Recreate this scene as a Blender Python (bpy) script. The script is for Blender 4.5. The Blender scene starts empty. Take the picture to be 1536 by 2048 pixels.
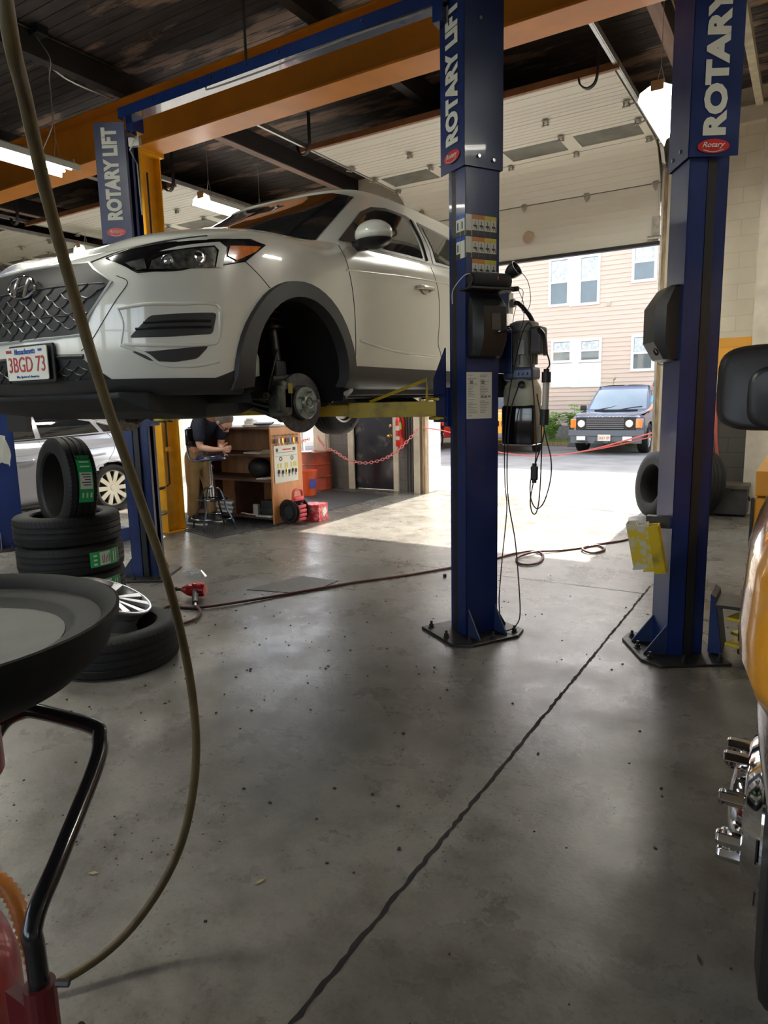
import bpy, bmesh, math, random
from mathutils import Vector, Matrix, Euler
from mathutils.bvhtree import BVHTree
random.seed(7)
sc = bpy.context.scene
COL = sc.collection
PI = math.pi
def R(a): return math.radians(a)
# ------------------------------------------------------------------ camera
cd = bpy.data.cameras.new('camera'); cam = bpy.data.objects.new('camera', cd); COL.objects.link(cam)
cam.matrix_world = Matrix(((0.8499, -0.0673, 0.5226, 0), (0.5263, 0.1495, -0.8371, 0), (-0.0218, 0.9865, 0.1625, 1.6), (0, 0, 0, 1)))
cd.sensor_fit = 'VERTICAL'; cd.sensor_height = 36; cd.sensor_width = 27; cd.lens = 1356/2048*36
cd.clip_start = 0.02; cd.clip_end = 300
sc.camera = cam
# ------------------------------------------------------------------ light
sc.view_settings.view_transform = 'Standard'; sc.view_settings.look = 'None'
sc.view_settings.gamma = 1; sc.view_settings.use_curve_mapping = False
sc.view_settings.exposure = 1.05
w = bpy.data.worlds.new('sky'); sc.world = w; w.use_nodes = True
wn = w.node_tree; bgn = wn.nodes['Background']
sky = wn.nodes.new('ShaderNodeTexSky'); sky.sky_type = 'NISHITA'; sky.sun_disc = False
sky.sun_elevation = R(43); sky.sun_rotation = R(0); sky.air_density = 1.0; sky.dust_density = 3.0; sky.ozone_density = 1.0
hsv = wn.nodes.new('ShaderNodeHueSaturation'); hsv.inputs['Saturation'].default_value = 0.45
wn.links.new(sky.outputs[0], hsv.inputs['Color']); wn.links.new(hsv.outputs[0], bgn.inputs['Color'])
bgn.inputs['Strength'].default_value = 0.42
sun = bpy.data.lights.new('sun', 'SUN'); sun.energy = 9.0; sun.color = (1.0, 0.93, 0.82); sun.angle = R(0.6)
so = bpy.data.objects.new('sun', sun); COL.objects.link(so)
so.rotation_euler = Vector((-0.04, 1.0, math.tan(R(43)))).to_track_quat('Z', 'Y').to_euler()
# ------------------------------------------------------------------ materials
MATS = {}
def mat(name, col, rough=0.5, metal=0.0, var=0.0, scale=8.0, bump=0.0, bscale=40.0, spec=0.5, coat=0.0, emit=0.0, stretch=None, col2=None, thr=(0.45, 0.6), alpha=None, trans=0.0, rvar=0.0):
    if name in MATS: return MATS[name]
    m = bpy.data.materials.new(name); m.use_nodes = True; nt = m.node_tree; b = nt.nodes['Principled BSDF']
    c = (*col, 1)
    b.inputs['Base Color'].default_value = c; b.inputs['Roughness'].default_value = rough; b.inputs['Metallic'].default_value = metal
    b.inputs['Specular IOR Level'].default_value = spec; b.inputs['Coat Weight'].default_value = coat; b.inputs['Coat Roughness'].default_value = 0.03
    if trans: b.inputs['Transmission Weight'].default_value = trans
    if alpha is not None: b.inputs['Alpha'].default_value = alpha
    if emit: b.inputs['Emission Color'].default_value = c; b.inputs['Emission Strength'].default_value = emit
    if var or col2 or bump or rvar:
        tc = nt.nodes.new('ShaderNodeTexCoord'); mp = nt.nodes.new('ShaderNodeMapping'); nt.links.new(tc.outputs['Object'], mp.inputs[0])
        if stretch: mp.inputs['Scale'].default_value = stretch
        n = nt.nodes.new('ShaderNodeTexNoise'); n.inputs['Scale'].default_value = scale; n.inputs['Detail'].default_value = 6; nt.links.new(mp.outputs[0], n.inputs[0])
        if var or col2:
            r = nt.nodes.new('ShaderNodeValToRGB'); nt.links.new(n.outputs['Fac'], r.inputs[0]); nt.links.new(r.outputs[0], b.inputs['Base Color'])
            if col2:
                r.color_ramp.elements[0].position = thr[0]; r.color_ramp.elements[1].position = thr[1]
                r.color_ramp.elements[0].color = c; r.color_ramp.elements[1].color = (*col2, 1)
            else:
                r.color_ramp.elements[0].position = 0.3; r.color_ramp.elements[1].position = 0.7
                r.color_ramp.elements[0].color = (*[x*(1-var) for x in col], 1); r.color_ramp.elements[1].color = (*[min(1, x*(1+var)) for x in col], 1)
        if rvar:
            mr = nt.nodes.new('ShaderNodeMapRange'); nt.links.new(n.outputs['Fac'], mr.inputs[0])
            mr.inputs[1].default_value = .3; mr.inputs[2].default_value = .7; mr.inputs[3].default_value = max(0.02, rough-rvar); mr.inputs[4].default_value = rough+rvar
            nt.links.new(mr.outputs[0], b.inputs['Roughness'])
        if bump:
            n2 = nt.nodes.new('ShaderNodeTexNoise'); n2.inputs['Scale'].default_value = bscale; n2.inputs['Detail'].default_value = 4; nt.links.new(mp.outputs[0], n2.inputs[0])
            bp = nt.nodes.new('ShaderNodeBump'); bp.inputs['Strength'].default_value = bump; bp.inputs['Distance'].default_value = 0.01
            nt.links.new(n2.outputs['Fac'], bp.inputs['Height']); nt.links.new(bp.outputs[0], b.inputs['Normal'])
    MATS[name] = m; return m
def nodes_of(m): return m.node_tree, m.node_tree.nodes['Principled BSDF']
BLUE = mat('lift_blue_paint', (0.004, 0.018, 0.10), 0.36, var=0.25, scale=3, coat=0.08, rvar=.08, bump=.03, bscale=60)
BLUED = mat('dusty_blue_steel', (0.02, 0.035, 0.09), 0.45, var=0.5, scale=5)
BLACK = mat('black_plastic', (0.012, 0.012, 0.013), 0.45, bump=.05, bscale=300)
BLACKG = mat('black_gloss', (0.008, 0.008, 0.009), 0.12, coat=.5)
RUB = mat('tire_rubber', (0.010, 0.010, 0.010), 0.62, var=.2, scale=20, spec=.3)
DKMET = mat('dark_steel', (0.05, 0.047, 0.043), 0.45, .7, var=.4, scale=12)
STEEL = mat('bare_steel', (0.45, 0.44, 0.42), 0.3, .95, var=.2, scale=15)
GALV = mat('galvanised_steel', (0.62, 0.62, 0.6), 0.38, .8, var=.15, scale=9)
CHROME = mat('chrome', (0.85, 0.85, 0.86), 0.06, 1.0)
ORANGE = mat('orange_beam_paint', (0.60, 0.21, 0.008), 0.42, var=.12, scale=2.5)
YEL = mat('yellow_arm_paint', (0.58, 0.42, 0.012), 0.45, col2=(0.22, 0.16, 0.03), scale=7, thr=(.52, .74))
YPOST = mat('yellow_orange_post_paint', (0.75, 0.36, 0.01), 0.4, var=.1)
WHITE = mat('white_plastic', (0.75, 0.75, 0.73), 0.4)
STICK = mat('sticker_white', (0.66, 0.68, 0.60), 0.45)
RED = mat('red_plastic', (0.55, 0.02, 0.02), 0.35)
DARKRED = mat('dark_red_rubber', (0.09, 0.018, 0.016), 0.5)
GLASS = mat('glass_clear', (0.9, 0.95, 0.95), 0.02, alpha=0.25)
GREEN = mat('green_label', (0.01, 0.36, 0.09), 0.4)
CORD = mat('black_cord', (0.02, 0.02, 0.02), 0.5)
# ------------------------------------------------------------------ mesh builder
def frame(d):
    d = Vector(d).normalized(); u = Vector((0, 0, 1)) if abs(d.z) < 0.95 else Vector((1, 0, 0))
    a = d.cross(u).normalized(); return a, a.cross(d).normalized()*1, d
def smooth_path(pts, n=6):
    P = [Vector(p) for p in pts]
    if len(P) < 3: return P
    out = []
    for i in range(len(P)-1):
        p0 = P[i-1] if i else P[0]*2-P[1]; p1 = P[i]; p2 = P[i+1]; p3 = P[i+2] if i+2 < len(P) else P[-1]*2-P[-2]
        for k in range(n):
            t = k/n
            out.append(0.5*((2*p1)+(-p0+p2)*t+(2*p0-5*p1+4*p2-p3)*t*t+(-p0+3*p1-3*p2+p3)*t**3))
    out.append(P[-1]); return out
class B:
    def __init__(s): s.v = []; s.f = []; s.m = []; s.mi = 0; s.T = Matrix.Identity(4)
    def add(s, vs, fs, mi=None):
        o = len(s.v); s.v += [s.T @ Vector(v) for v in vs]; s.f += [[i+o for i in f] for f in fs]; s.m += [s.mi if mi is None else mi]*len(fs); return s
    def box(s, c, d, rz=0, rot=None, mi=None):
        x, y, z = [k/2 for k in d]; m = rot if rot else Matrix.Rotation(rz, 3, 'Z')
        vs = [Vector(c)+m@Vector((sx*x, sy*y, sz*z)) for sz in (-1, 1) for sx, sy in ((-1, -1), (1, -1), (1, 1), (-1, 1))]
        return s.add(vs, [(3, 2, 1, 0), (4, 5, 6, 7), (0, 1, 5, 4), (1, 2, 6, 5), (2, 3, 7, 6), (3, 0, 4, 7)], mi)
    def bx(s, x0, x1, y0, y1, z0, z1, mi=None): return s.box(((x0+x1)/2, (y0+y1)/2, (z0+z1)/2), (abs(x1-x0), abs(y1-y0), abs(z1-z0)), mi=mi)
    def rbox(s, c, d, r=.02, rot=None, mi=None, n=3):
        # box with edges rounded about the local z axis and softened top and bottom
        x, y, z = [k/2 for k in d]; r = min(r, x*.98, y*.98); e = min(r, z*.6)
        m = rot if rot else Matrix.Identity(3); rings = []
        for zz, ins in ((-z, e*.7), (-z+e*.3, e*.2), (-z+e, 0), (z-e, 0), (z-e*.3, e*.2), (z, e*.7)):
            ring = []
            for cx, cy, a0 in ((1, 1, 0), (-1, 1, PI/2), (-1, -1, PI), (1, -1, 1.5*PI)):
                for k in range(n+1):
                    a = a0+k*PI/2/n; rr = max(r-ins, 1e-4)
                    ring.append(Vector(c)+m@Vector((cx*(x-r)+math.cos(a)*rr, cy*(y-r)+math.sin(a)*rr, zz)))
            rings.append(ring)
        return s.loft(rings, True, True, mi)
    def loft(s, rings, closed=True, cap=True, mi=None):
        n = len(rings[0]); vs = [v for r in rings for v in r]; fs = []
        for i in range(len(rings)-1):
            for k in range(n if closed else n-1):
                a = i*n+k; b2 = i*n+(k+1) % n; fs.append((a, b2, b2+n, a+n))
        if cap: fs.append(tuple(reversed(range(n)))); fs.append(tuple(range((len(rings)-1)*n, len(rings)*n)))
        return s.add(vs, fs, mi)
    def cyl(s, p0, p1, r0, r1=None, n=16, cap=True, mi=None):
        r1 = r0 if r1 is None else r1; p0 = Vector(p0); p1 = Vector(p1); a, b2, _ = frame(p1-p0)
        rg = lambda p, r: [p+a*math.cos(t*2*PI/n)*r+b2*math.sin(t*2*PI/n)*r for t in range(n)]
        return s.loft([rg(p0, r0), rg(p1, r1)], True, cap, mi)
    def tube(s, pts, r, n=8, sm=0, mi=None, cap=True):
        P = smooth_path(pts, sm) if sm else [Vector(p) for p in pts]
        rings = []; pa = None
        for i, p in enumerate(P):
            d = (P[min(i+1, len(P)-1)]-P[max(i-1, 0)])
            if d.length < 1e-9: d = Vector((0, 0, 1))
            d.normalize()
            if pa is None: a, b2, _ = frame(d)
            else:
                a = (pa-d*pa.dot(d)); a = a.normalized() if a.length > 1e-6 else frame(d)[0]; b2 = a.cross(d)
            pa = a; rr = r[i] if isinstance(r, (list, tuple)) else r
            rings.append([p+a*math.cos(t*2*PI/n)*rr+b2*math.sin(t*2*PI/n)*rr for t in range(n)])
        return s.loft(rings, True, cap, mi)
    def lathe(s, prof, c=(0, 0, 0), axis=(0, 0, 1), n=32, mi=None, closed=False):
        a, b2, d = frame(axis); c = Vector(c); P = list(prof)+([prof[0]] if closed else [])
        rings = [[c+d*h+(a*math.cos(t*2*PI/n)+b2*math.sin(t*2*PI/n))*max(r, 1e-5) for t in range(n)] for r, h in P]
        return s.loft(rings, True, False, mi)
    def prism(s, poly, h, T=None, mi=None):
        # poly of 2D points extruded by h along local z; T maps local to world
        T = T or Matrix.Identity(4); n = len(poly)
        vs = [T@Vector((x, y, 0)) for x, y in poly]+[T@Vector((x, y, h)) for x, y in poly]
        return s.add(vs, [tuple(reversed(range(n))), tuple(range(n, 2*n))]+[(i, (i+1) % n, n+(i+1) % n, n+i) for i in range(n)], mi)
    def ball(s, c, r, n=12, mi=None, sc3=(1, 1, 1), rot=None):
        c = Vector(c); vs = []; m = rot or Matrix.Identity(3); k2 = n//2
        for i in range(k2+1):
            a = PI*i/k2
            for k in range(n): vs.append(c+m@Vector((sc3[0]*r*math.sin(a)*math.cos(2*PI*k/n), sc3[1]*r*math.sin(a)*math.sin(2*PI*k/n), sc3[2]*r*math.cos(a))))
        fs = [(i*n+k, (i+1)*n+k, (i+1)*n+(k+1) % n, i*n+(k+1) % n) for i in range(k2) for k in range(n)]
        return s.add(vs, fs, mi)
    def torus(s, c, R0, r, axis=(0, 0, 1), n=28, k=8, a0=0, a1=2*PI, mi=None):
        a, b2, d = frame(axis); c = Vector(c); full = abs(a1-a0-2*PI) < 1e-6; N = n if full else n+1
        rings = []
        for i in range(N+(1 if full else 0)):
            t = a0+(a1-a0)*i/n; u = a*math.cos(t)+b2*math.sin(t)
            rings.append([c+u*(R0+r*math.cos(q*2*PI/k))+d*r*math.sin(q*2*PI/k) for q in range(k)])
        return s.loft(rings, True, not full, mi)
    def quad(s, a, b2, c, d, mi=None): return s.add([a, b2, c, d], [(0, 1, 2, 3)], mi)
    def text(s, body, size, T, ext=.002, off=0.0, mi=None, align='CENTER', sx=1.0, shear=0):
        cu = bpy.data.curves.new('t', 'FONT'); cu.body = body; cu.size = size; cu.extrude = ext; cu.offset = off; cu.align_x = align; cu.align_y = 'CENTER'; cu.shear = shear; cu.resolution_u = 3
        o = bpy.data.objects.new('t', cu); COL.objects.link(o); dg = bpy.context.evaluated_depsgraph_get(); me = o.evaluated_get(dg).to_mesh()
        vs = [T@Vector((v.co.x*sx, v.co.y, v.co.z)) for v in me.vertices]; fs = [tuple(p.vertices) for p in me.polygons]
        s.add(vs, fs, mi); o.evaluated_get(dg).to_mesh_clear(); bpy.data.objects.remove(o); bpy.data.curves.remove(cu); return s
    def build(s, name, mats, parent=None, smooth=False, bevel=0, sub=0, recalc=True, ang=40):
        me = bpy.data.meshes.new(name); me.from_pydata([tuple(v) for v in s.v], [], s.f)
        if not isinstance(mats, (list, tuple)): mats = [mats]
        for m in mats: me.materials.append(m)
        if len(mats) > 1: me.polygons.foreach_set('material_index', [min(i, len(mats)-1) for i in s.m])
        if recalc or smooth:
            bm = bmesh.new(); bm.from_mesh(me)
            if smooth: bmesh.ops.remove_doubles(bm, verts=bm.verts, dist=1e-5)
            if recalc: bmesh.ops.recalc_face_normals(bm, faces=bm.faces)
            if smooth:
                for e in bm.edges: e.smooth = not (len(e.link_faces) == 2 and e.calc_face_angle(0) > R(ang))
                for f in bm.faces: f.smooth = True
            bm.to_mesh(me); bm.free()
        me.update()
        o = bpy.data.objects.new(name, me); COL.objects.link(o)
        if parent is not None: attach(o, parent)
        if bevel:
            md = o.modifiers.new('b', 'BEVEL'); md.width = bevel; md.segments = 2; md.limit_method = 'ANGLE'; md.angle_limit = R(40)
        if sub:
            md = o.modifiers.new('s', 'SUBSURF'); md.levels = sub; md.render_levels = sub
        return o
WM = {}
def wmat(o):
    m = o.matrix_basis.copy()
    if o.parent: m = wmat(o.parent) @ o.matrix_parent_inverse @ m
    return m
def attach(o, p): o.parent = p; o.matrix_parent_inverse = wmat(p).inverted()
def tag(o, label=None, cat=None, group=None, kind=None):
    if label: o['label'] = label
    if cat: o['category'] = cat
    if group: o['group'] = group
    if kind: o['kind'] = kind
    return o
def thing(name, label, cat, loc=(0, 0, 0), group=None, kind=None):
    o = bpy.data.objects.new(name, None); COL.objects.link(o); o.location = loc; o.empty_display_size = .1
    return tag(o, label, cat, group, kind)
def kids(o): return [c for c in bpy.data.objects if c.parent == o]
def dup(root, label=None, loc=None, rot=None, parent=None):
    ch = kids(root); c = root.copy(); COL.objects.link(c)
    if parent is not None: c.parent = parent
    if label: c['label'] = label
    for k in ch: dup(k, parent=c)
    if loc is not None: c.location = loc
    if rot is not None: c.rotation_euler = rot
    return c
def MT(origin, xdir, ydir):
    # matrix whose local x, y run along the given directions
    x = Vector(xdir).normalized(); y = Vector(ydir); y = (y-x*x.dot(y)).normalized(); z = x.cross(y)
    return Matrix(((x.x, y.x, z.x, origin[0]), (x.y, y.y, z.y, origin[1]), (x.z, y.z, z.z, origin[2]), (0, 0, 0, 1)))
# ================================================================== SETTING
def concrete():
    m = bpy.data.materials.new('worn_concrete'); m.use_nodes = True; nt, b = nodes_of(m); N = nt.nodes.new; L = nt.links.new
    tc = N('ShaderNodeTexCoord')
    def noise(s, d=6, rgh=.55): n = N('ShaderNodeTexNoise'); n.inputs['Scale'].default_value = s; n.inputs['Detail'].default_value = d; n.inputs['Roughness'].default_value = rgh; L(tc.outputs['Object'], n.inputs[0]); return n
    def ramp(src, *st):
        r = N('ShaderNodeValToRGB'); L(src, r.inputs[0]); e = r.color_ramp.elements
        while len(e) < len(st): e.new(.5)
        for i, (p, c) in enumerate(st): e[i].position = p; e[i].color = (*c, 1)
        return r
    def mix(a, c, f, mode='MULTIPLY'):
        x = N('ShaderNodeMix'); x.data_type = 'RGBA'; x.blend_type = mode
        if isinstance(f, float): x.inputs[0].default_value = f
        else: L(f, x.inputs[0])
        L(a, x.inputs[6]); L(c, x.inputs[7]); return x.outputs[2]
    big = ramp(noise(.55, 4).outputs[0], (.34, (.10, .091, .075)), (.50, (.172, .162, .142)), (.68, (.27, .26, .238)))
    med = ramp(noise(5, 8, .7).outputs[0], (.34, (.5, .48, .45)), (.52, (1, 1, 1)), (.68, (1.25, 1.25, 1.25)))
    fine = ramp(noise(60, 3).outputs[0], (.25, (.6, .6, .6)), (.5, (1, 1, 1)))
    c = mix(big.outputs[0], med.outputs[0], .75); c = mix(c, fine.outputs[0], .6)
    stain = ramp(noise(1.7, 7, .68).outputs[0], (.58, (1, 1, 1)), (.70, (.42, .36, .30)))
    c = mix(c, stain.outputs[0], .55)
    # rough worn patch of specks in the middle of the bay
    vo = N('ShaderNodeTexVoronoi'); vo.inputs['Scale'].default_value = 34; L(tc.outputs['Object'], vo.inputs[0])
    sp = ramp(vo.outputs['Distance'], (.10, (.10, .09, .08)), (.17, (1, 1, 1)))
    msk = ramp(noise(1.1, 4).outputs[0], (.47, (0, 0, 0)), (.58, (1, 1, 1)))
    c = mix(c, sp.outputs[0], msk.outputs[0])
    # cracks
    L(c, b.inputs['Base Color'])
    rr = ramp(noise(2.2, 8, .7).outputs[0], (.3, (.42, .42, .42)), (.6, (.24, .24, .24))); L(rr.outputs[0], b.inputs['Roughness'])
    bp = N('ShaderNodeBump'); bp.inputs['Strength'].default_value = .25; bp.inputs['Distance'].default_value = .004; L(noise(35, 6, .7).outputs[0], bp.inputs['Height']); L(bp.outputs[0], b.inputs['Normal'])
    return m
CONC = concrete()
s = B(); s.bx(-17, 6, -6, 10.75, -.2, 0)
fl_ = tag(s.build('floor', CONC), kind='structure')
# wavy sawn joints: shallow dark strips in the slab
JM = mat('joint_dirt', (.012, .011, .010), .9)
def joint(p0, p1, wd, n=60, jit=.006, name='joint'):
    s = B(); p0 = Vector(p0); p1 = Vector(p1); d = (p1-p0).normalized(); q = Vector((-d.y, d.x, 0)); vs = []
    for i in range(n+1):
        p = p0.lerp(p1, i/n)+q*random.uniform(-jit, jit)*.5; w2 = wd*random.uniform(.7, 1.3)
        vs += [p-q*w2/2, p+q*w2/2]
    s.add([v+Vector((0, 0, .0012)) for v in vs], [(2*i, 2*i+1, 2*i+3, 2*i+2) for i in range(n)])
    return s.build(name, JM, fl_, recalc=False)
joint((-1.04, -1, 0), (-1.04, 5.9, 0), .016, 240, .008, 'expansion_joint')
joint((-1.03, 5.9, 0), (-1.03, 10.3, 0), .006, 60, .003, 'expansion_joint')
joint((-12, 5.64, 0), (3, 5.64, 0), .006, 120, .004, 'expansion_joint')
# asphalt yard
ASPH = mat('asphalt', (.20, .20, .20), .85, var=.25, scale=1.2, bump=.3, bscale=70)
s = B(); s.bx(-45, 25, 10.75, 60, -.25, -.01); tag(s.build('ground', ASPH), kind='structure')
APR = mat('concrete_apron', (.36, .345, .31), .8, var=.2, scale=3)
s = B(); s.bx(-16, 3, 10.75, 11.4, -.2, -.003); tag(s.build('trim_1', APR), kind='structure')
# ceiling deck with planks along x
def planks():
    m = bpy.data.materials.new('dark_plank_deck'); m.use_nodes = True; nt, b = nodes_of(m); N = nt.nodes.new; L = nt.links.new
    tc = N('ShaderNodeTexCoord'); mp = N('ShaderNodeMapping'); mp.inputs['Scale'].default_value = (1.2, 9, 9); L(tc.outputs['Object'], mp.inputs[0])
    n = N('ShaderNodeTexNoise'); n.inputs['Scale'].default_value = 1.6; n.inputs['Detail'].default_value = 7; L(mp.outputs[0], n.inputs[0])
    r = N('ShaderNodeValToRGB'); L(n.outputs[0], r.inputs[0]); r.color_ramp.elements[0].position = .3; r.color_ramp.elements[0].color = (.022, .018, .018, 1); r.color_ramp.elements[1].position = .72; r.color_ramp.elements[1].color = (.075, .06, .055, 1)
    # bare worn wood patches where the dark stain has flaked off
    mp2 = N('ShaderNodeMapping'); mp2.inputs['Scale'].default_value = (.35, 1.3, 1); L(tc.outputs['Object'], mp2.inputs[0])
    n2 = N('ShaderNodeTexNoise'); n2.inputs['Scale'].default_value = 1.9; n2.inputs['Detail'].default_value = 9; n2.inputs['Roughness'].default_value = .62; L(mp2.outputs[0], n2.inputs[0])
    r2 = N('ShaderNodeValToRGB'); L(n2.outputs[0], r2.inputs[0]); r2.color_ramp.elements[0].position = .545; r2.color_ramp.elements[0].color = (0, 0, 0, 1); r2.color_ramp.elements[1].position = .61; r2.color_ramp.elements[1].color = (1, 1, 1, 1)
    mx = N('ShaderNodeMix'); mx.data_type = 'RGBA'; L(r2.outputs[0], mx.inputs[0]); L(r.outputs[0], mx.inputs[6]); mx.inputs[7].default_value = (.28, .19, .14, 1)
    L(mx.outputs[2], b.inputs['Base Color']); b.inputs['Roughness'].default_value = .75
    return m
PLK = planks()
s = B(); y = -6.0; k = 0
while y < 10.6:
    s.bx(-17, 6, y+.004, y+.131, 5.36, 5.44); y += .135
s.bx(-17, 6, -6, 10.7, 5.40, 5.6)
tag(s.build('ceiling', PLK), kind='structure')
JOI = mat('dark_joist', (.022, .018, .018), .7, var=.4, scale=4, stretch=(1, .2, 1))
JOW = mat('bare_joist_edge', (.30, .21, .18), .7, var=.25, scale=6, stretch=(3, .3, 1))
for i, x in enumerate((-15.2, -12.45, -9.7, -6.95, -4.2, -1.45, 1.3)):
    s = B(); s.bx(x-.06, x+.06, -6, 10.6, 5.112, 5.358)
    s.bx(x-.061, x+.061, 5.9 if i != 4 else 8.5, 10.6, 5.1, 5.112, mi=1)
    tag(s.build('ceiling_joist', [JOI, JOW]), ['dark ceiling joist at the far left, first from the left wall', 'dark ceiling joist over the silver sedan, second from the left wall', 'dark ceiling joist over the far left lift column', 'dark wooden ceiling joist at upper left beside the far blue column', 'dark wooden ceiling joist at top centre meeting the orange beam', 'ceiling joist with pale edge between the two near blue columns', 'ceiling joist over the yellow truck at the far right'][i], 'joist', 'ceiling joists')
# wall blocks
def blockmat(name, col, mortar):
    m = bpy.data.materials.new(name); m.use_nodes = True; nt, b = nodes_of(m); N = nt.nodes.new; L = nt.links.new
    tc = N('ShaderNodeTexCoord'); sp = N('ShaderNodeSeparateXYZ'); cb = N('ShaderNodeCombineXYZ'); L(tc.outputs['Object'], sp.inputs[0]); 
    ad = N('ShaderNodeMath'); ad.operation = 'ADD'; L(sp.outputs[0], ad.inputs[0]); L(sp.outputs[1], ad.inputs[1])
    L(ad.outputs[0], cb.inputs[0]); L(sp.outputs[2], cb.inputs[1])
    br = N('ShaderNodeTexBrick'); br.inputs['Scale'].default_value = 1; br.inputs['Brick Width'].default_value = .4; br.inputs['Row Height'].default_value = .2; br.inputs['Mortar Size'].default_value = .006
    br.inputs['Color1'].default_value = (*col, 1); br.inputs['Color2'].default_value = (*[c*.93 for c in col], 1); br.inputs['Mortar'].default_value = (*mortar, 1); L(cb.outputs[0], br.inputs[0])
    n = N('ShaderNodeTexNoise'); n.inputs['Scale'].default_value = 3; n.inputs['Detail'].default_value = 6; L(tc.outputs['Object'], n.inputs[0])
    r = N('ShaderNodeValToRGB'); L(n.outputs[0], r.inputs[0]); r.color_ramp.elements[0].position = .3; r.color_ramp.elements[0].color = (.8, .78, .74, 1); r.color_ramp.elements[1].color = (1, 1, 1, 1)
    mx = N('ShaderNodeMix'); mx.data_type = 'RGBA'; mx.blend_type = 'MULTIPLY'; mx.inputs[0].default_value = .6; L(br.outputs[0], mx.inputs[6]); L(r.outputs[0], mx.inputs[7]); L(mx.outputs[2], b.inputs['Base Color'])
    bp = N('ShaderNodeBump'); bp.inputs['Strength'].default_value = .4; bp.inputs['Distance'].default_value = .004; L(br.outputs['Fac'], bp.inputs['Height']); bp.invert = True; L(bp.outputs[0], b.inputs['Normal'])
    b.inputs['Roughness'].default_value = .6
    return m
CREAM = blockmat('cream_block', (.72, .67, .55), (.62, .56, .45)); DGREY = blockmat('dark_grey_block', (.085, .082, .075), (.05, .048, .045)); ORB = blockmat('orange_block', (.85, .42, .05), (.7, .33, .04))
GREYB = blockmat('grey_block', (.16, .155, .15), (.11, .105, .10)); WBLK = blockmat('white_block', (.8, .79, .76), (.6, .58, .55))
TRIMC = mat('cream_trim', (.62, .57, .47), .55, var=.12, scale=5); TRIMD = mat('worn_brown_trim', (.33, .24, .14), .7, var=.5, scale=10, stretch=(3, 3, .5))
s = B()   # wall right of the big door
s.bx(-1.62, 6, 10.3, 10.62, 0, 1.6, mi=0); s.bx(-1.62, 6, 10.3, 10.62, 1.6, 1.84, mi=1); s.bx(-1.62, 6, 10.3, 10.62, 1.84, 2.32, mi=2); s.bx(-1.62, 6, 10.3, 10.62, 2.32, 5.36, mi=1)
s.bx(-17, -1.62, 10.43, 10.62, 4.2, 5.36, mi=1)     # header over the openings
s.bx(-7.02, -5.72, 10.3, 10.62, 2.1, 4.6, mi=1)
s.bx(-5.72, -5.50, 10.3, 10.75, 0, 4.6, mi=3)       # painted jamb of the big opening
s.bx(-6.18, -5.72, 10.3, 10.62, 0, 2.1, mi=4); s.bx(-7.60, -7.04, 10.3, 10.62, 0, 4.6, mi=4)
s.bx(-17, -11.9, 10.3, 10.62, 0, 4.6, mi=1)
s.bx(-.2, 6, 10.24, 10.3, 0, 5.3, mi=1)
tag(s.build('wall_back', [DGREY, CREAM, ORB, WBLK, GREYB]), kind='structure')
s = B(); s.bx(-.68, -.2, 10.12, 10.3, 0, 5.0); s.bx(-1.61, 4, 10.2, 10.3, 4.93, 5.12)
tag(s.build('trim_2', TRIMC), kind='structure')
s = B(); s.bx(-17.2, -17, -6, 10.62, 0, 5.4); tag(s.build('wall_left', CREAM), kind='structure')
s = B(); s.bx(5.0, 5.2, -6, 10.3, 0, 5.4); tag(s.build('wall_right', CREAM), kind='structure')
s = B(); s.bx(-17, 5.2, -6.2, -6, 0, 1.9); s.bx(-17, 5.2, -6.2, -6, 4.4, 5.4)  # unseen wall added to darken the near floor; gaps let fill light in
for x in (-17, -13, -9, -5, -1, 3): s.bx(x, x+(.6 if x < 3 else 2.2), -6.2, -6, 1.9, 4.4)
tag(s.build('wall_front', CREAM), kind='structure')
for i, x in enumerate((-16.4, -12.4, -8.4, -4.4, -.4)):
    s = B(); s.bx(x, x+3.4, -6.13, -6.07, 3.12, 3.18); s.bx(x+1.67, x+1.73, -6.13, -6.07, 1.9, 4.4); tag(s.build('window_%d' % (i+1), TRIMC), kind='structure')  # frames in unseen openings added for soft fill light
# jamb trims
s = B(); s.bx(-5.74, -5.62, 10.2, 10.3, 0, 4.6); s.bx(-5.56, -5.5, 10.18, 10.3, 0, 4.6, mi=1); s.bx(-1.86, -1.62, 10.3, 10.62, 0, 4.6, mi=1); s.bx(-1.79, -1.62, 10.2, 10.3, 0, 4.9)
tag(s.build('trim_3', [TRIMC, TRIMD]), kind='structure')
s = B(); s.bx(-11.88, -11.74, 10.2, 10.5, 0, 4.6); s.bx(-7.9, -7.62, 10.2, 10.5, 0, 4.6)
tag(s.build('trim_4', [TRIMC]), kind='structure')
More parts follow.
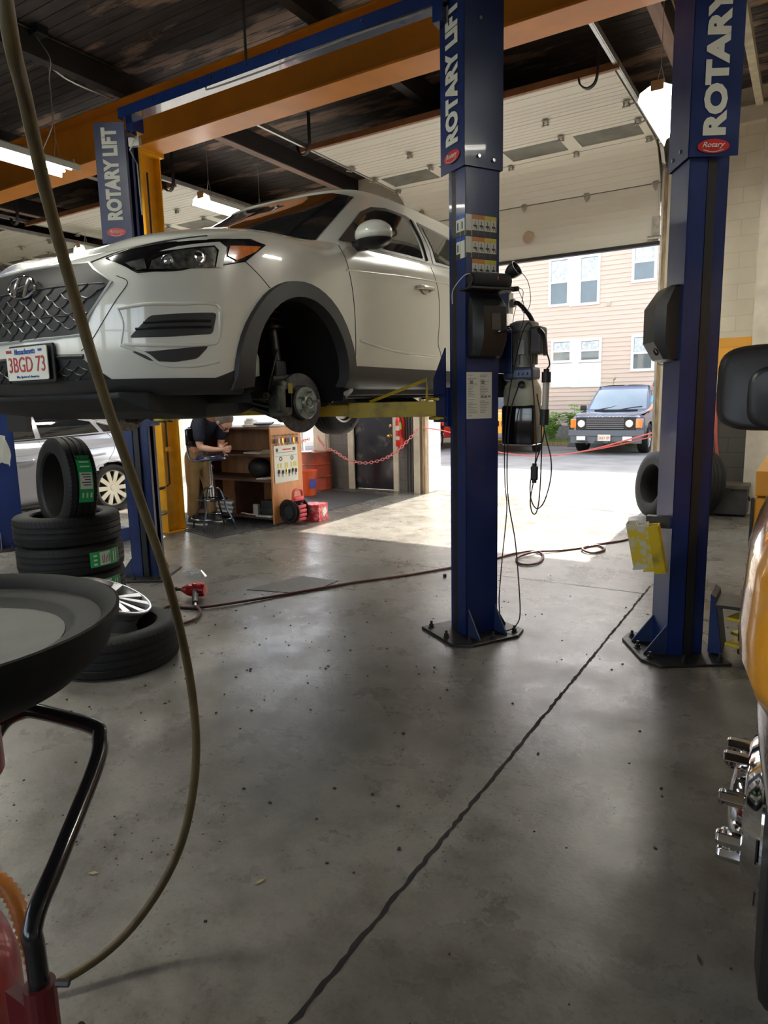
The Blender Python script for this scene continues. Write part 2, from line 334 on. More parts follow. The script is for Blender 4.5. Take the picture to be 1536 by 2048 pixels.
# personnel door with frame
DOORM = mat('scuffed_black_door', (.018, .017, .024), .22, col2=(.16, .14, .13), scale=4.5, thr=(.56, .8), rvar=.1)
BRASS = mat('brass', (.7, .45, .12), .2, 1.0)
s = B(); s.bx(-7.04, -6.19, 10.34, 10.39, .01, 2.08); d = tag(s.build('door_1', DOORM, bevel=.004), kind='structure')
s = B(); s.lathe([(0, 0), (.035, 0), (.035, .012), (.015, .018), (.015, .045), (.032, .06), (.034, .08), (.02, .095), (0, .1)], (-6.28, 10.34, .97), (0, -1, 0)); s.build('door_knob', BRASS, d, True)
s = B(); s.lathe([(0, 0), (.03, 0), (.032, .012), (.02, .022), (0, .024)], (-6.28, 10.34, 1.15), (0, -1, 0)); s.build('deadbolt', BRASS, d, True)
FR = mat('cream_door_frame', (.66, .60, .50), .5, var=.1)
s = B(); s.bx(-7.16, -7.04, 10.26, 10.40, 0, 2.2); s.bx(-6.19, -6.09, 10.26, 10.40, 0, 2.2); s.bx(-7.16, -6.09, 10.26, 10.40, 2.08, 2.2); s.bx(-7.72, -7.60, 10.24, 10.4, 0, 3); s.build('door_frame', FR, d, bevel=.004)
s = B(); 
for x in (-5.92, -5.86, -5.80): s.tube([(x, 10.27, 0), (x, 10.27, 4.6)], .014)
tag(s.build('trim_5', mat('grey_conduit', (.12, .118, .115), .4, .3)), kind='structure')
# ------------------------------------------------------------------ sectional doors, open under the ceiling
DWH = mat('white_door_panel', (.74, .72, .64), .42, var=.06, scale=1.5, stretch=(.3, 1, 1)); DSEAM = mat('door_seam_shadow', (.02, .02, .02), .8)
DGL = mat('dusty_door_glass', (.16, .17, .15), .25, var=.3, scale=3)
def garage_door(idx, x0, x1, bottom):
    root = thing('door_%d' % idx, None, None, ((x0+x1)/2, 10.4, 0), kind='structure')
    prof = [(10.36, 3.68), (10.36, 4.44), (10.05, 4.80), (9.80, 4.86), (9.12, 4.87), (8.52, 4.87), (7.92, 4.87), (7.62, 4.87)]
    segs = [(0, 1), (1, 3), (3, 4), (4, 5), (5, 7)]
    HW = mat('door_hardware', (.42, .40, .36), .4, .8, var=.3, scale=20)
    for si, (a, b2) in enumerate(segs):
        s = B(); pts = [Vector((0, prof[i][0], prof[i][1])) for i in range(a, b2+1)]
        win = si == 2
        for i in range(len(pts)-1):
            p, q = pts[i], pts[i+1]; d = (q-p).normalized(); nrm = Vector((0, d.z, -d.y)) ; g = .006
            p2 = p+d*(g if i == 0 else 0); q2 = q-d*(g if i == len(pts)-2 else 0)
            th = Vector((0, abs(nrm.y), abs(nrm.z)))*.045
            def slab(xa, xb, u0, u1, mi=0, off=0):
                A = p2.lerp(q2, u0); C2 = p2.lerp(q2, u1); o_ = -th.normalized()*off
                vs = []
                for x in (xa, xb):
                    for P2 in (A, C2): vs += [Vector((x, P2.y, P2.z))+o_, Vector((x, P2.y, P2.z))+th]
                s.add(vs, [(0, 2, 3, 1), (4, 5, 7, 6), (0, 4, 6, 2), (1, 3, 7, 5), (0, 1, 5, 4), (2, 6, 7, 3)], mi)
            if not win: slab(x0, x1, 0, 1)
            else:
                nW = 4; W = (x1-x0)/nW
                slab(x0, x1, 0, .2); slab(x0, x1, .86, 1)
                for k in range(nW+1):
                    xc = x0+W*k; slab(max(x0, xc-.09), min(x1, xc+.09), .2, .86)
            # pressed ribs along the panel
            if not win:
                L2 = (q2-p2).length; nr = max(2, int(L2/.09))
                for k in range(1, nr): slab(x0+.01, x1-.01, k/nr-.004/L2, k/nr+.004/L2, 0, .0025)
        pn = s.build('door_panel', [DWH, DSEAM], root)
        if win:
            nW = 4; W = (x1-x0)/nW; p, q = pts
            for k in range(nW):
                g_ = B(); y_a = p.lerp(q, .2).y; y_b = p.lerp(q, .86).y
                g_.bx(x0+W*k+.09, x0+W*(k+1)-.09, y_b, y_a, 4.875, 4.885); g_.build('window_pane', DGL, pn)
    s = B(); s.bx(x0-.02, x1+.02, 10.33, 10.42, 3.635, 3.68); s.build('bottom_seal', BLACK, root)
    # tracks
    for sx, x in ((-1, x0-.05), (1, x1+.05)):
        s = B(); path = [(x, 10.40, bottom), (x, 10.40, 4.4), (x, 10.30, 4.68), (x, 10.05, 4.86), (x, 9.6, 4.9), (x, 6.0, 4.9)]
        P = [Vector(p) for p in smooth_path(path, 4)]
        for i in range(len(P)-1):
            p, q = P[i], P[i+1]; d = (q-p).normalized(); up = Vector((0, -d.z, d.y)); rings = []
            for P2 in (p, q):
                rings.append([P2+up*.03+Vector((-.012, 0, 0)), P2+up*.03+Vector((.012, 0, 0)), P2-up*.03+Vector((.012, 0, 0)), P2-up*.03+Vector((-.012, 0, 0))])
            s.loft(rings, True, True)
            s.loft([[P2+up*.035+Vector((-sx*.03, 0, 0)), P2+up*.035, P2+up*.025, P2+up*.025+Vector((-sx*.03, 0, 0))] for P2 in (p, q)], True, True)
        s.build('door_track', GALV, root)
    # hinges and rollers
    for (hy, hz, a) in ((10.345, 4.44, 0), (9.8, 4.85, 1), (9.12, 4.85, 1), (8.52, 4.85, 1)):
        for k in range(5):
            x = x0+.06+(x1-x0-.12)*k/4; s = B()
            if a: s.bx(x-.035, x+.035, hy-.055, hy+.055, hz-.006, hz, mi=0); s.bx(x-.03, x-.022, hy-.02, hy+.02, hz-.05, hz); s.bx(x+.022, x+.03, hy-.02, hy+.02, hz-.05, hz); s.cyl((x-.045, hy, hz-.04), (x+.045, hy, hz-.04), .008)
            else:
                s.prism([(0, -.1), (.035, -.05), (.035, .05), (0, .1), (-.035, .05), (-.035, -.05)], .008, MT((x, hy, hz), (1, 0, 0), (0, 0, 1)))
                s.cyl((x-.04, hy-.012, hz), (x+.04, hy-.012, hz), .009)
            if k in (0, 4) and a: s.cyl((x, hy, hz-.04), (x+(.1 if k == 4 else -.1), hy, hz-.02), .01)
            s.build('hinge', HW, root)
    return root
d2 = garage_door(2, -5.78, -1.92, .02)
garage_door(3, -12.1, -8.35, .02)
garage_door(4, -16.8, -12.9, .02)
HW = MATS['door_hardware']
s = B(); s.lathe([(0, 0), (.085, 0), (.09, .008), (.07, .02), (.07, .012), (0, .012)], (-3.78, 10.345, 3.98), (0, -1, 0)); s.build('exhaust_port', mat('port_tan', (.5, .38, .28), .6), d2, True)
s = B(); s.bx(-2.1, -1.95, 10.3, 10.35, 4.72, 4.8); s.tube([(-2.05, 10.28, 4.76), (-2.24, 10.28, 4.78), (-2.3, 10.28, 4.76), (-2.3, 10.28, 4.70)], .01); s.build('lock_handle', HW, d2)
s = B(); s.bx(-2.0, -1.9, 10.3, 10.36, 3.7, 4.0); s.cyl((-2.05, 10.3, 3.73), (-1.88, 10.3, 3.73), .02); s.build('bottom_bracket', HW, d2)
s = B(); s.tube([(-1.93, 10.3, 4.4), (-1.93, 10.28, 4.2), (-1.93, 10.28, 4.12)], .008); s.ball((-1.93, 10.28, 4.1), .02); s.build('pull_cord', WHITE, d2)
# ------------------------------------------------------------------ orange steel beam and post
s = B(); s.bx(-17, 5, 5.66, 6.0, 4.54, 4.565); s.bx(-17, 5, 5.815, 5.845, 4.565, 5.08); s.bx(-17, 5, 5.66, 6.0, 5.08, 5.105)
tag(s.build('steel_beam', ORANGE, bevel=.004), 'long orange painted steel I-beam crossing under the dark ceiling', 'beam')
s = B(); s.bx(-6.97, -6.79, 5.72, 5.735, .012, 4.54); s.bx(-6.97, -6.79, 5.985, 6.0, .012, 4.54); s.bx(-6.888, -6.872, 5.735, 5.985, .012, 4.54)
po = tag(s.build('steel_post', YPOST), 'yellow orange steel H-shaped post standing behind the far blue lift column', 'post')
for z0, z1 in ((4.5, 4.54), (0, .012)): s = B(); s.bx(-7.02, -6.74, 5.70, 6.02, z0, z1); s.build('end_plate', YPOST, po)
s = B(); s.tube([(-6.80, 5.80, 4.3), (-6.80, 5.80, .62), (-6.80, 5.76, .60), (-6.80, 5.68, .58)], .011, mi=1); s.bx(-6.872, -6.77, 5.76, 5.84, 1.03, 1.08); s.bx(-6.872, -6.77, 5.76, 5.84, 3.3, 3.34); s.cyl((-6.80, 5.70, .58), (-6.86, 5.58, .56), .018, mi=1)
s.build('crank_rod', [YPOST, DKMET], po)
s = B(); s.bx(-6.96, -6.84, 5.714, 5.72, 1.56, 1.62); s.build('paper_tag', mat('dark_tag', (.05, .08, .03), .6), po)
# ================================================================== TWO-POST LIFTS
def fit_text(b, body, length, cap, T, ext=.0015, off=0.012, mi=0, shear=0):
    t = B(); t.text(body, 1.0, Matrix.Identity(4), ext=ext, off=off, shear=shear)
    xs = [v.x for v in t.v]; ys = [v.y for v in t.v]; x0, x1, y0, y1 = min(xs), max(xs), min(ys), max(ys)
    b.add([T@Vector(((v.x-(x0+x1)/2)*length/(x1-x0), (v.y-(y0+y1)/2)*cap/(y1-y0), v.z)) for v in t.v], t.f, mi); return b
CA, SA = math.cos(R(30)), math.sin(R(30))
def W2(F, s, a, c, z):
    # a along the flange towards the car, c along the web (posts stand turned by 30 degrees)
    return Vector((F[0]+s*(-CA*a+SA*c), F[1]+SA*a+CA*c, z))
def outline(o=0.0): return [(.25, -o), (-o, -o), (-o, .26+o), (.25, .26+o)]
def column(root, F, s, top, sleeve_z, text, tz0, tz1, cap, logo_z, lbl=None):
    # s = +1: back towards +x; F = front fold on the floor
    W = lambda a, c, z: W2(F, s, a, c, z)
    b = B(); t = .008
    lip = [(.23, .09), (.23, .035), (.10, .035), (.10, 0), (0, 0), (0, .26), (.10, .26), (.10, .225), (.23, .225), (.23, .17)]
    for i in range(len(lip)-1):
        p, q = lip[i], lip[i+1]; d = Vector((q[0]-p[0], q[1]-p[1])); L = d.length; n = Vector((d.y, -d.x))/L*t
        # n points outwards or inwards; make it point to the inside
        c = Vector((.06, .13)); m = Vector(((p[0]+q[0])/2, (p[1]+q[1])/2))
        if (c-m).dot(n) < 0: n = -n
        vs = [W(p[0], p[1], .012), W(q[0], q[1], .012), W(q[0]+n.x, q[1]+n.y, .012), W(p[0]+n.x, p[1]+n.y, .012)]
        vs += [Vector((v.x, v.y, top)) for v in vs]
        b.add(vs, [(0, 1, 2, 3), (4, 5, 6, 7), (0, 1, 5, 4), (1, 2, 6, 5), (2, 3, 7, 6), (3, 0, 4, 7)])
    col_ = b.build('column', BLUE, root, bevel=.002)
    b = B(); b.loft([[W(a, c, z) for a, c in ((.104, .004), (.152, .004), (.152, .033), (.104, .033))] for z in (.02, sleeve_z-.01)], True, True); b.build('groove_shade_strip', BLACK, col_)  # black strip added to stand for the shade in the recessed groove
    if lbl: col_['label'] = lbl
    b = B()
    o1 = outline(.012)
    for i in range(len(o1)-1):
        p, q = o1[i], o1[i+1]; vs = [W(*p, sleeve_z), W(*q, sleeve_z), W(*q, top+.03), W(*p, top+.03)]
        b.add(vs, [(0, 1, 2, 3)])
    sl = b.build('sleeve', BLUE, col_); md = sl.modifiers.new('t', 'SOLIDIFY'); md.thickness = .004; md.offset = 1
    # lettering on the front sleeve face, reading upwards
    a, c = o1[0], o1[1]; mid = ((a[0]+c[0])/2, (a[1]+c[1])/2); A = W(*a, 0); C2 = W(*c, 0)
    right = (C2-A) if s > 0 else (A-C2); right.normalize()          # left to right as seen from the front
    T = MT(W(*mid, (tz0+tz1)/2)+Vector((0, -.006, 0)), (0, 0, 1), -right)
    b = B(); fit_text(b, text, tz1-tz0, cap, T, off=.055); b.build('lettering', STICK, sl)
    T = MT(W(*mid, logo_z)+Vector((0, -.006, 0)), right, (0, 0, 1))
    b = B(); b.prism([(math.cos(k*PI/16)*.085, math.sin(k*PI/16)*.036) for k in range(32)], .002, T)
    em = b.build('emblem', RED, sl)
    b = B(); T2 = T @ Matrix.Translation((0, .004, .003)); fit_text(b, 'Rotary', .12, .036, T2, off=.01, shear=.35)
    P = [T2@Vector((-.055+.11*k/8, -.022-.012*math.sin(k*PI/8), .001)) for k in range(9)]; b.tube(P, .0028, 4); b.build('emblem_script', STICK, em)
    # base plate with gussets and anchor bolts
    base = [(.33, -.15), (-.09, -.17), (-.17, -.06), (-.17, .31), (-.09, .42), (.33, .40)]
    b = B(); b.prism([tuple(W(*q, 0))[:2] for q in base], .018); bp_ = b.build('base_plate', DKMET, root, bevel=.003)
    for (p0, p1) in (((0, .02), (-.13, .02)), ((0, .24), (-.13, .24)), ((.05, .26), (.05, .37))):
        b = B(); P0 = W(*p0, 0); P1 = W(*p1, 0); n = (P1-P0).cross(Vector((0, 0, 1))).normalized()*.005
        vs = [P0-n+Vector((0, 0, .018)), P1-n+Vector((0, 0, .018)), P1-n+Vector((0, 0, .03)), P0-n+Vector((0, 0, .20))]
        vs += [v+2*n for v in vs]; b.add(vs, [(0, 1, 2, 3), (4, 5, 6, 7), (0, 1, 5, 4), (1, 2, 6, 5), (2, 3, 7, 6), (3, 0, 4, 7)]); b.build('gusset', BLUED, bp_)
    for u, v in ((.28, -.1), (.06, -.12), (-.12, -.06), (-.13, .13), (-.1, .33), (.2, .35)):
        b = B(); c0 = W(u, v, .018); b.cyl(c0, c0+Vector((0, 0, .004)), .024, n=14); b.cyl(c0+Vector((0, 0, .004)), c0+Vector((0, 0, .022)), .016, n=6); b.cyl(c0+Vector((0, 0, .022)), c0+Vector((0, 0, .045)), .009, n=10); b.build('anchor_bolt', DKMET, bp_)
    for (u, v, z) in ((-.012, .20, sleeve_z+.05), (-.012, .09, sleeve_z+.06), (-.012, .10, top-.12)):
        b = B(); c0 = W(u, v, z); n = (W(-1, 0, 0)-W(0, 0, 0)); b.cyl(c0, c0+n*.012, .011, n=6); b.build('bolt', STEEL, sl)
    return col_
def carriage(root, F, s, z, name='carriage'):
    W = lambda a, c, zz: W2(F, s, a, c, zz)
    b = B()
    def bb(a0, a1, c0, c1, z0, z1):
        P = [W(a0, c0, 0), W(a1, c0, 0), W(a1, c1, 0), W(a0, c1, 0)]; b.loft([[Vector((p.x, p.y, zz)) for p in P] for zz in (z0, z1)], True, True)
    bb(.03, .22, .06, .20, z-.1, z+.75); bb(.22, .27, .01, .25, z-.1, z+.16)
    P = [(.24, z+.42), (.385, z+.22), (.385, z-.03), (.24, z-.03)]
    for c in (.0, .245):
        vs = [W(u, c, zz) for u, zz in P]+[W(u, c+.012, zz) for u, zz in P]
        b.add(vs, [(0, 1, 2, 3), (4, 5, 6, 7), (0, 1, 5, 4), (1, 2, 6, 5), (2, 3, 7, 6), (3, 0, 4, 7)])
    bb(.24, .385, .0, .255, z+.10, z+.12); bb(.24, .385, .0, .255, z-.07, z-.05)
    return b.build(name, BLUE, root, bevel=.002)
def arm(root, P0, P1, guard=True):
    # P0 pivot at carriage, P1 pad end, both at arm mid-height
    P0 = Vector(P0); P1 = Vector(P1); d = (P1-P0); L = d.length; d.normalize(); rot = Matrix.Rotation(math.atan2(d.y, d.x), 3, 'Z'); q = Vector((-d.y, d.x, 0))
    b = B(); b.box(P0.lerp(P1, .36)+Vector((0, 0, 0)), (L*.72, .11, .105), rot=rot); b.box(P0.lerp(P1, .8), (L*.46, .085, .08), rot=rot)
    b.cyl(P0+Vector((0, 0, -.075)), P0+Vector((0, 0, -.055)), .09); b.cyl(P0+Vector((0, 0, .055)), P0+Vector((0, 0, .075)), .09)
    a = b.build('lift_arm', YEL, root, bevel=.004)
    b = B(); b.cyl(P0+Vector((0, 0, -.09)), P0+Vector((0, 0, .11)), .03, n=14); b.build('pivot_pin', DKMET, a)
    b = B(); e = P1-d*.05; b.cyl(e+Vector((0, 0, .03)), e+Vector((0, 0, .055)), .06); b.build('pad_socket', DKMET, a)
    b = B(); b.lathe([(0, .055), (.075, .055), (.082, .065), (.082, .085), (.07, .095), (0, .095)], (e.x, e.y, e.z)); b.build('lift_pad', RUB, a)
    if guard:
        o = q*.0; A = P0+d*.10; b = B(); b.tube([A+Vector((0, 0, .05)), A+Vector((0, 0, .20)), P0+d*.5+Vector((0, 0, .055))], .012, 6); b.build('guard_rod', YEL, a)
    return a
TOP = 3.93
Z0 = 1.515
lift = thing('vehicle_lift', 'blue two-post lift raising the white crossover, with an overhead beam', 'vehicle lift', (-3.57, 4.3, 0))
FM = (-1.865, 4.0); FL = (-5.29, 4.0)
column(lift, FM, 1, TOP, 2.99, 'ROTARY LIFT', 3.14, 3.93, .135, 3.07)
column(lift, FL, -1, TOP, 2.99, 'ROTARY LIFT', 3.18, 3.92, .135, 3.08)
carriage(lift, FM, 1, Z0); carriage(lift, FL, -1, Z0)
b = B(); b.bx(-5.03, -2.04, 4.03, 4.035, 3.95, 4.03); b.bx(-5.03, -2.04, 4.03, 4.15, 3.95, 3.956); b.bx(-5.03, -2.04, 4.145, 4.15, 3.95, 4.03); b.bx(-5.05, -4.97, 4.12, 4.24, 3.88, 4.06); b.bx(-2.09, -2.02, 4.02, 4.2, 3.84, 4.06)
ob = b.build('overhead_beam', mat('beam_blue_paint', (.008, .03, .15), .18, coat=.6, var=.15), lift, bevel=.002)
for x in (-4.6, -4.1, -3.95, -3.8, -3.6, -3.3, -2.6):
    b = B(); b.cyl((x, 4.03, 4.0), (x, 4.02, 4.0), .008, n=6); b.build('bolt', DKMET, ob)
b = B(); b.tube([(-4.03, 4.05, 3.945), (-3.95, 4.04, 3.93), (-3.4, 4.03, 3.92), (-2.7, 4.04, 3.94), (-2.1, 4.06, 3.94)], .006, 6, 4); b.build('cable', mat('grey_cable', (.3, .3, .3), .5), ob)
b = B(); b.box((-5.0, 4.16, 3.80), (.10, .04, .07), rz=.3); b.tube([(-5.03, 4.12, 3.86), (-4.93, 4.10, 3.80), (-5.0, 4.1, 3.72), (-4.92, 4.1, 3.6), (-4.93, 4.12, 3.2)], .006); b.build('limit_switch', STEEL, lift)
arm(lift, (-2.16, 4.24, Z0+.02), (-2.98, 3.88, Z0+.02)); arm(lift, (-2.10, 4.36, Z0+.02), (-2.75, 5.5, Z0+.02), False)
arm(lift, (-4.99, 4.24, Z0+.02), (-4.16, 3.88, Z0+.02)); arm(lift, (-5.05, 4.36, Z0+.02), (-4.4, 5.5, Z0+.02), False)
# latch cover on the near chamfer, with shelf
def latch_cover(root, F, s, z0, z1, v0=.06, v1=.28, hole=True, name='latch_cover'):
    # box moulded over the chamfer between folds
    K0 = Vector((F[0], F[1])); K1 = Vector((F[0]+s*SA, F[1]+CA)); d = (K1-K0).normalized(); n = Vector((s*d.y*s, -d.x*s)) if s > 0 else Vector((-d.y*-1, d.x*-1))
    n = Vector((d.y, -d.x)) if s > 0 else Vector((-d.y, d.x))
    W = lambda a, h, z: Vector((K0.x+d.x*a+n.x*h, K0.y+d.y*a+n.y*h, z))
    L = .235; a0 = .02; b = B(); dep = .11
    rings = []
    for z, h, ia in ((z0, .03, .02), (z0+.015, .06, .005), (z0+(z1-z0)*.28, dep, 0), (z1-(z1-z0)*.2, dep, 0), (z1-.02, .055, .005), (z1, .035, .02)):
        rings.append([W(a0+ia, 0, z), W(a0+ia, h*.45, z), W(a0+.045+ia, h*.95, z), W(a0+.07, h, z), W(a0+L-.02, h, z), W(a0+L-ia, h*.8, z), W(a0+L-ia, 0, z)])
    b.loft(rings, True, True); c = b.build(name, BLACK, root, smooth=True, ang=30)
    for a, z in ((a0+.02, z0+.04), (a0+.02, z1-.06)):
        q = B(); q.cyl(W(a, .03, z), W(a, .045, z), .008, n=8); q.build('screw', STEEL, c)
    if hole:
        q = B(); q.add([W(a0+.10, dep+.002, z0+.17), W(a0+.17, dep+.002, z0+.17), W(a0+.17, dep+.002, z0+.27), W(a0+.10, dep+.002, z0+.27)], [(0, 1, 2, 3)]); q.build('recess', BLACKG, c, recalc=False)
        q = B(); q.tube([W(a0+.13, dep, z0+.15), W(a0+.15, dep+.03, z0+.155), W(a0+.2, dep+.03, z0+.16)], .006); q.ball(W(a0+.21, dep+.03, z0+.165), .018, 10); q.build('release_lever', BLACKG, c, True)
    return c, W
cv, WC = latch_cover(lift, FM, 1, 1.85, 2.24)
latch_cover(lift, FL, -1, 1.85, 2.24)
# shelf plate over the cover
b = B(); T = [WC(-.05, 0, 2.255), WC(-.05, .13, 2.255), WC(.26, .15, 2.255), WC(.28, 0, 2.255)]; b.loft([T, [v+Vector((0, 0, .015)) for v in T]], True, True); b.build('shelf_plate', BLACK, cv, bevel=.004)
# warning stickers and instruction sheet on the chamfer
d = Vector((SA, CA, 0)); fd = Vector((-CA, SA, 0)); fn = Vector((-SA, -CA, 0)); nn = Vector((d.y, -d.x, 0))
INK = mat('sticker_ink', (.03, .03, .03), .5); YST = mat('sticker_yellow', (.62, .55, .06), .45); OST = mat('sticker_orange', (.6, .22, .03), .45); BST = mat('sticker_blue', (.02, .08, .4), .45)
def onch(a, z, h=.002): return Vector((FM[0], FM[1], z))+d*a+nn*h
b = B()
def st(a0, a1, z0, z1, mi, h=.002): b.add([onch(a0, z0, h), onch(a1, z0, h), onch(a1, z1, h), onch(a0, z1, h)], [(0, 1, 2, 3)], mi)
rowz = [(2.59, 2.715), (2.46, 2.585), (2.33, 2.455)]
for ri, (za, zb) in enumerate(rowz):
    for ci in range(4):
        a0 = .05+ci*.047; a1 = a0+.045; st(a0, a1, za, zb, 0); st(a0, a1, zb-.026, zb, 3 if ci < 2 else 2, .003); st(a0, a1, za, za+.034, 1, .003)
        m_ = (a0+a1)/2; st(m_-.014, m_+.014, za+.055, za+.066, 1, .0035); st(m_-.003, m_+.002, za+.042, za+.09, 1, .0036); st(m_+.008+.001*ci, m_+.015, za+.04, za+.056, 1, .0037)
st(.05, .236, 2.255, 2.328, 2); 
for k in range(4): st(.06, .225, 2.268+k*.014, 2.271+k*.014, 1, .003)
# two columns of notices on the narrow flange beside the fold
def sf(a0, a1, z0, z1, mi, h=.002):
    g = lambda a, z: Vector((FM[0], FM[1], z))+(fd*a+fn*h if a >= 0 else d*(-a)+nn*h)
    b.add([g(a0, z0), g(a1, z0), g(a1, z1), g(a0, z1)], [(0, 1, 2, 3)], mi)
for ri, (za, zb) in enumerate(rowz[:2]):
    for ci in range(2):
        a1 = .095-ci*.047; a0 = a1-.045; sf(a0, a1, za, zb, 0); sf(a0, a1, zb-.022, zb, 4, .003)
        if ri == 0 or ci == 0: sf(a0+.002, a1-.002, za, za+.03, 1, .003); sf(a0+.02, a1-.012, za+.042, za+.085, 1, .003)
for (za, zb) in rowz[:2]: st(0, .048, za, zb, 0); st(.004, .044, za, za+.03, 1, .003)
b.build('warning_labels', [STICK, INK, YST, OST, BST], lift, recalc=False)
b = B(); st(.0+.005, .205, 1.47, 1.765, 0)
for k in range(26):
    zz = 1.745-k*.0103
    for c0 in (.015, .11):
        if random.random() < .85: st(c0, c0+.075*random.uniform(.4, 1), zz, zz+.003, 1, .003)
for k in range(3): st(.118+k*.028, .138+k*.028, 1.605, 1.617, 1, .004)
for k in range(2): st(.03+k*.09, .055+k*.09, 1.69, 1.712, 1, .004)
b.build('instruction_sheet', [STICK, mat('sheet_ink', (.22, .22, .19), .5)], lift, recalc=False)
# power unit behind the near column
MOT = mat('motor_grey', (.28, .27, .24), .45, .3, var=.2); TANK = mat('cloudy_tank_plastic', (.50, .47, .34), .4, var=.25, scale=6); 
PUG = thing('power_unit', None, None); pu = B(); cx, cy = -1.655, 4.47
pu.cyl((cx, cy, 1.80), (cx, cy, 2.03), .075, n=24)
for k in range(20):
    a = 2*PI*k/20; pu.box((cx+math.cos(a)*.082, cy+math.sin(a)*.082, 1.915), (.022, .004, .20), rz=a)
pu.lathe([(0, 2.10), (.06, 2.10), (.095, 2.085), (.10, 2.03), (.075, 2.03)], (cx, cy, 0), n=28)
bpy.data.objects.remove(PUG)
pum = pu.build('power_unit', MOT, lift, True, ang=30)
b = B(); b.rbox((cx+.10, cy-.02, 1.965), (.10, .12, .18), .02); b.build('junction_box', mat('dark_motor_box', (.09, .085, .08), .5), pum)
b = B(); b.bx(-1.80, -1.765, 4.30, 4.5, 1.76, 2.07); b.bx(-1.78, -1.70, 4.37, 4.385, 1.76, 2.07); b.build('bracket', BLUE, pum, bevel=.003)
b = B(); b.rbox((cx-.01, cy-.005, 1.755), (.21, .16, .085), .02); 
for k in range(4): b.cyl((cx-.01+k*.03, cy-.085, 1.755), (cx-.01+k*.03, cy-.098, 1.755), .011, n=10)
b.build('valve_block', mat('pump_block', (.10, .12, .18), .4, .5, var=.3), pum)
b = B(); b.cyl((cx, cy, 1.8), (cx, cy, 1.72), .07, mi=0); b.rbox((cx-.005, cy, 1.60), (.24, .20, .19), .07)
b.lathe([(.118, 1.67), (.09, 1.715), (.07, 1.73)], (cx-.003, cy, 0)); b.build('reservoir', TANK, pum, True, ang=40)
b = B(); b.rbox((cx-.005, cy, 1.415), (.235, .2, .27), .025); b.build('reservoir_shell', BLACKG, pum, True)
b = B(); b.lathe([(0, 0), (.022, 0), (.024, .012), (.012, .02), (0, .02)], (cx+.03, cy-.11, 1.68), (0, -1, .3)); b.build('filler_cap', BLACK, pum, True)
b = B(); b.bx(cx-.0, cx+.04, cy-.105, cy-.095, 1.88, 1.97); b.build('outlet_plate', GALV, pum)
b = B(); b.bx(-1.81, -1.735, 4.40, 4.48, 2.15, 2.29); b.tube([(-1.735, 4.44, 2.22), (-1.71, 4.44, 2.22)], .03); eb = b.build('electrical_box', GALV, lift, bevel=.004)
b = B(); b.tube([(-1.71, 4.44, 2.22), (-1.68, 4.45, 2.21), (-1.62, 4.46, 2.14), (-1.58, 4.47, 2.06)], .015, 8, 5); b.build('conduit', BLACK, eb, True)
# ---------------------------------------------------------------- second lift on the right: one column, arms parked at the floor
lift2 = thing('vehicle_lift', 'near blue lift column at right with ROTARY lettering and yellow adapter holder', 'vehicle lift', (-.55, 4.55, 0))
FR2 = (-.645, 4.27)
column(lift2, FR2, -1, 4.35, 2.87, 'ROTARY LIFT', 2.975, 4.08, .125, 2.92)
def shift(F): return F
b = B(); b.add([(-.43, 4.40, .03), (-.35, 4.40, .03), (-.40, 4.40, .38), (-.43, 4.40, .40), (-.43, 4.66, .03), (-.35, 4.66, .03), (-.40, 4.66, .38), (-.43, 4.66, .40)], [(0, 1, 2, 3), (4, 7, 6, 5), (0, 4, 5, 1), (1, 5, 6, 2), (2, 6, 7, 3), (3, 7, 4, 0)]); b.build('carriage', BLUE, lift2, bevel=.003)
# the boxy cover is on the back face
b = B(); rings = []
for z, h, ia in ((1.79, .03, .02), (1.80, .07, 0), (1.90, .13, 0), (2.10, .13, 0), (2.2, .06, 0), (2.215, .04, .02)):
    x0 = FR2[0]-.06; y0 = FR2[1]+.06
    d2_ = Vector((-SA, CA)); n2 = Vector((-d2_.y, d2_.x)) ; n2 = -n2 if n2.x > 0 else n2
    Wq = lambda a, hh: Vector((FR2[0]+d2_.x*a+n2.x*hh, FR2[1]+d2_.y*a+n2.y*hh, z))
    rings.append([Wq(.03+ia, 0), Wq(.03+ia, h*.6), Wq(.07, h), Wq(.25, h), Wq(.285-ia, h*.6), Wq(.285-ia, 0)])
b.loft(rings, True, True); c2 = b.build('latch_cover', BLACK, lift2, True, ang=25)
b = B(); z = 1.845; b.lathe([(0, 0), (.022, 0), (.022, .006), (.014, .006), (0, .004)], tuple(Wq(.09, .105)), (-.7, -.6, -.4)); b.build('knockout', BLACKG, c2, True)
for z in (1.84, 2.15):
    b = B(); p = Wq(.055, .04 if z < 2 else .04); p.z = z; b.cyl(p, p+Vector((-.01, -.02, 0)), .009, n=8); b.build('screw', STEEL, c2)
# adapter holder with yellow extension adapters
YW = mat('worn_yellow_white', (.62, .46, .03), .55, col2=(.55, .53, .42), scale=16, thr=(.46, .56)); 
b = B(); b.bx(-.80, -.655, 4.30, 4.36, .80, .87); b.build('adapter_bracket', DKMET, lift2)
for k in range(3):
    b = B(); x0 = -.86+k*.065; y0 = 4.235-k*.022; lean = Matrix.Rotation(R(-9), 3, 'Y') @ Matrix.Rotation(R(10), 3, 'X')
    for dx, dy, wx, wy in ((0, -.03, .058, .005), (0, .03, .058, .005), (-.029, 0, .005, .06), (.029, 0, .005, .06)):
        b.box(Vector((x0+.02, y0, .70))+lean@Vector((dx, dy, 0)), (wx, wy, .29), rot=lean)
    b.box(Vector((x0+.02, y0, .70))+lean@Vector((0, 0, -.145)), (.07, .072, .012), rot=lean)
    b.build('adapter_sleeve', YW if k < 2 else YEL, lift2)
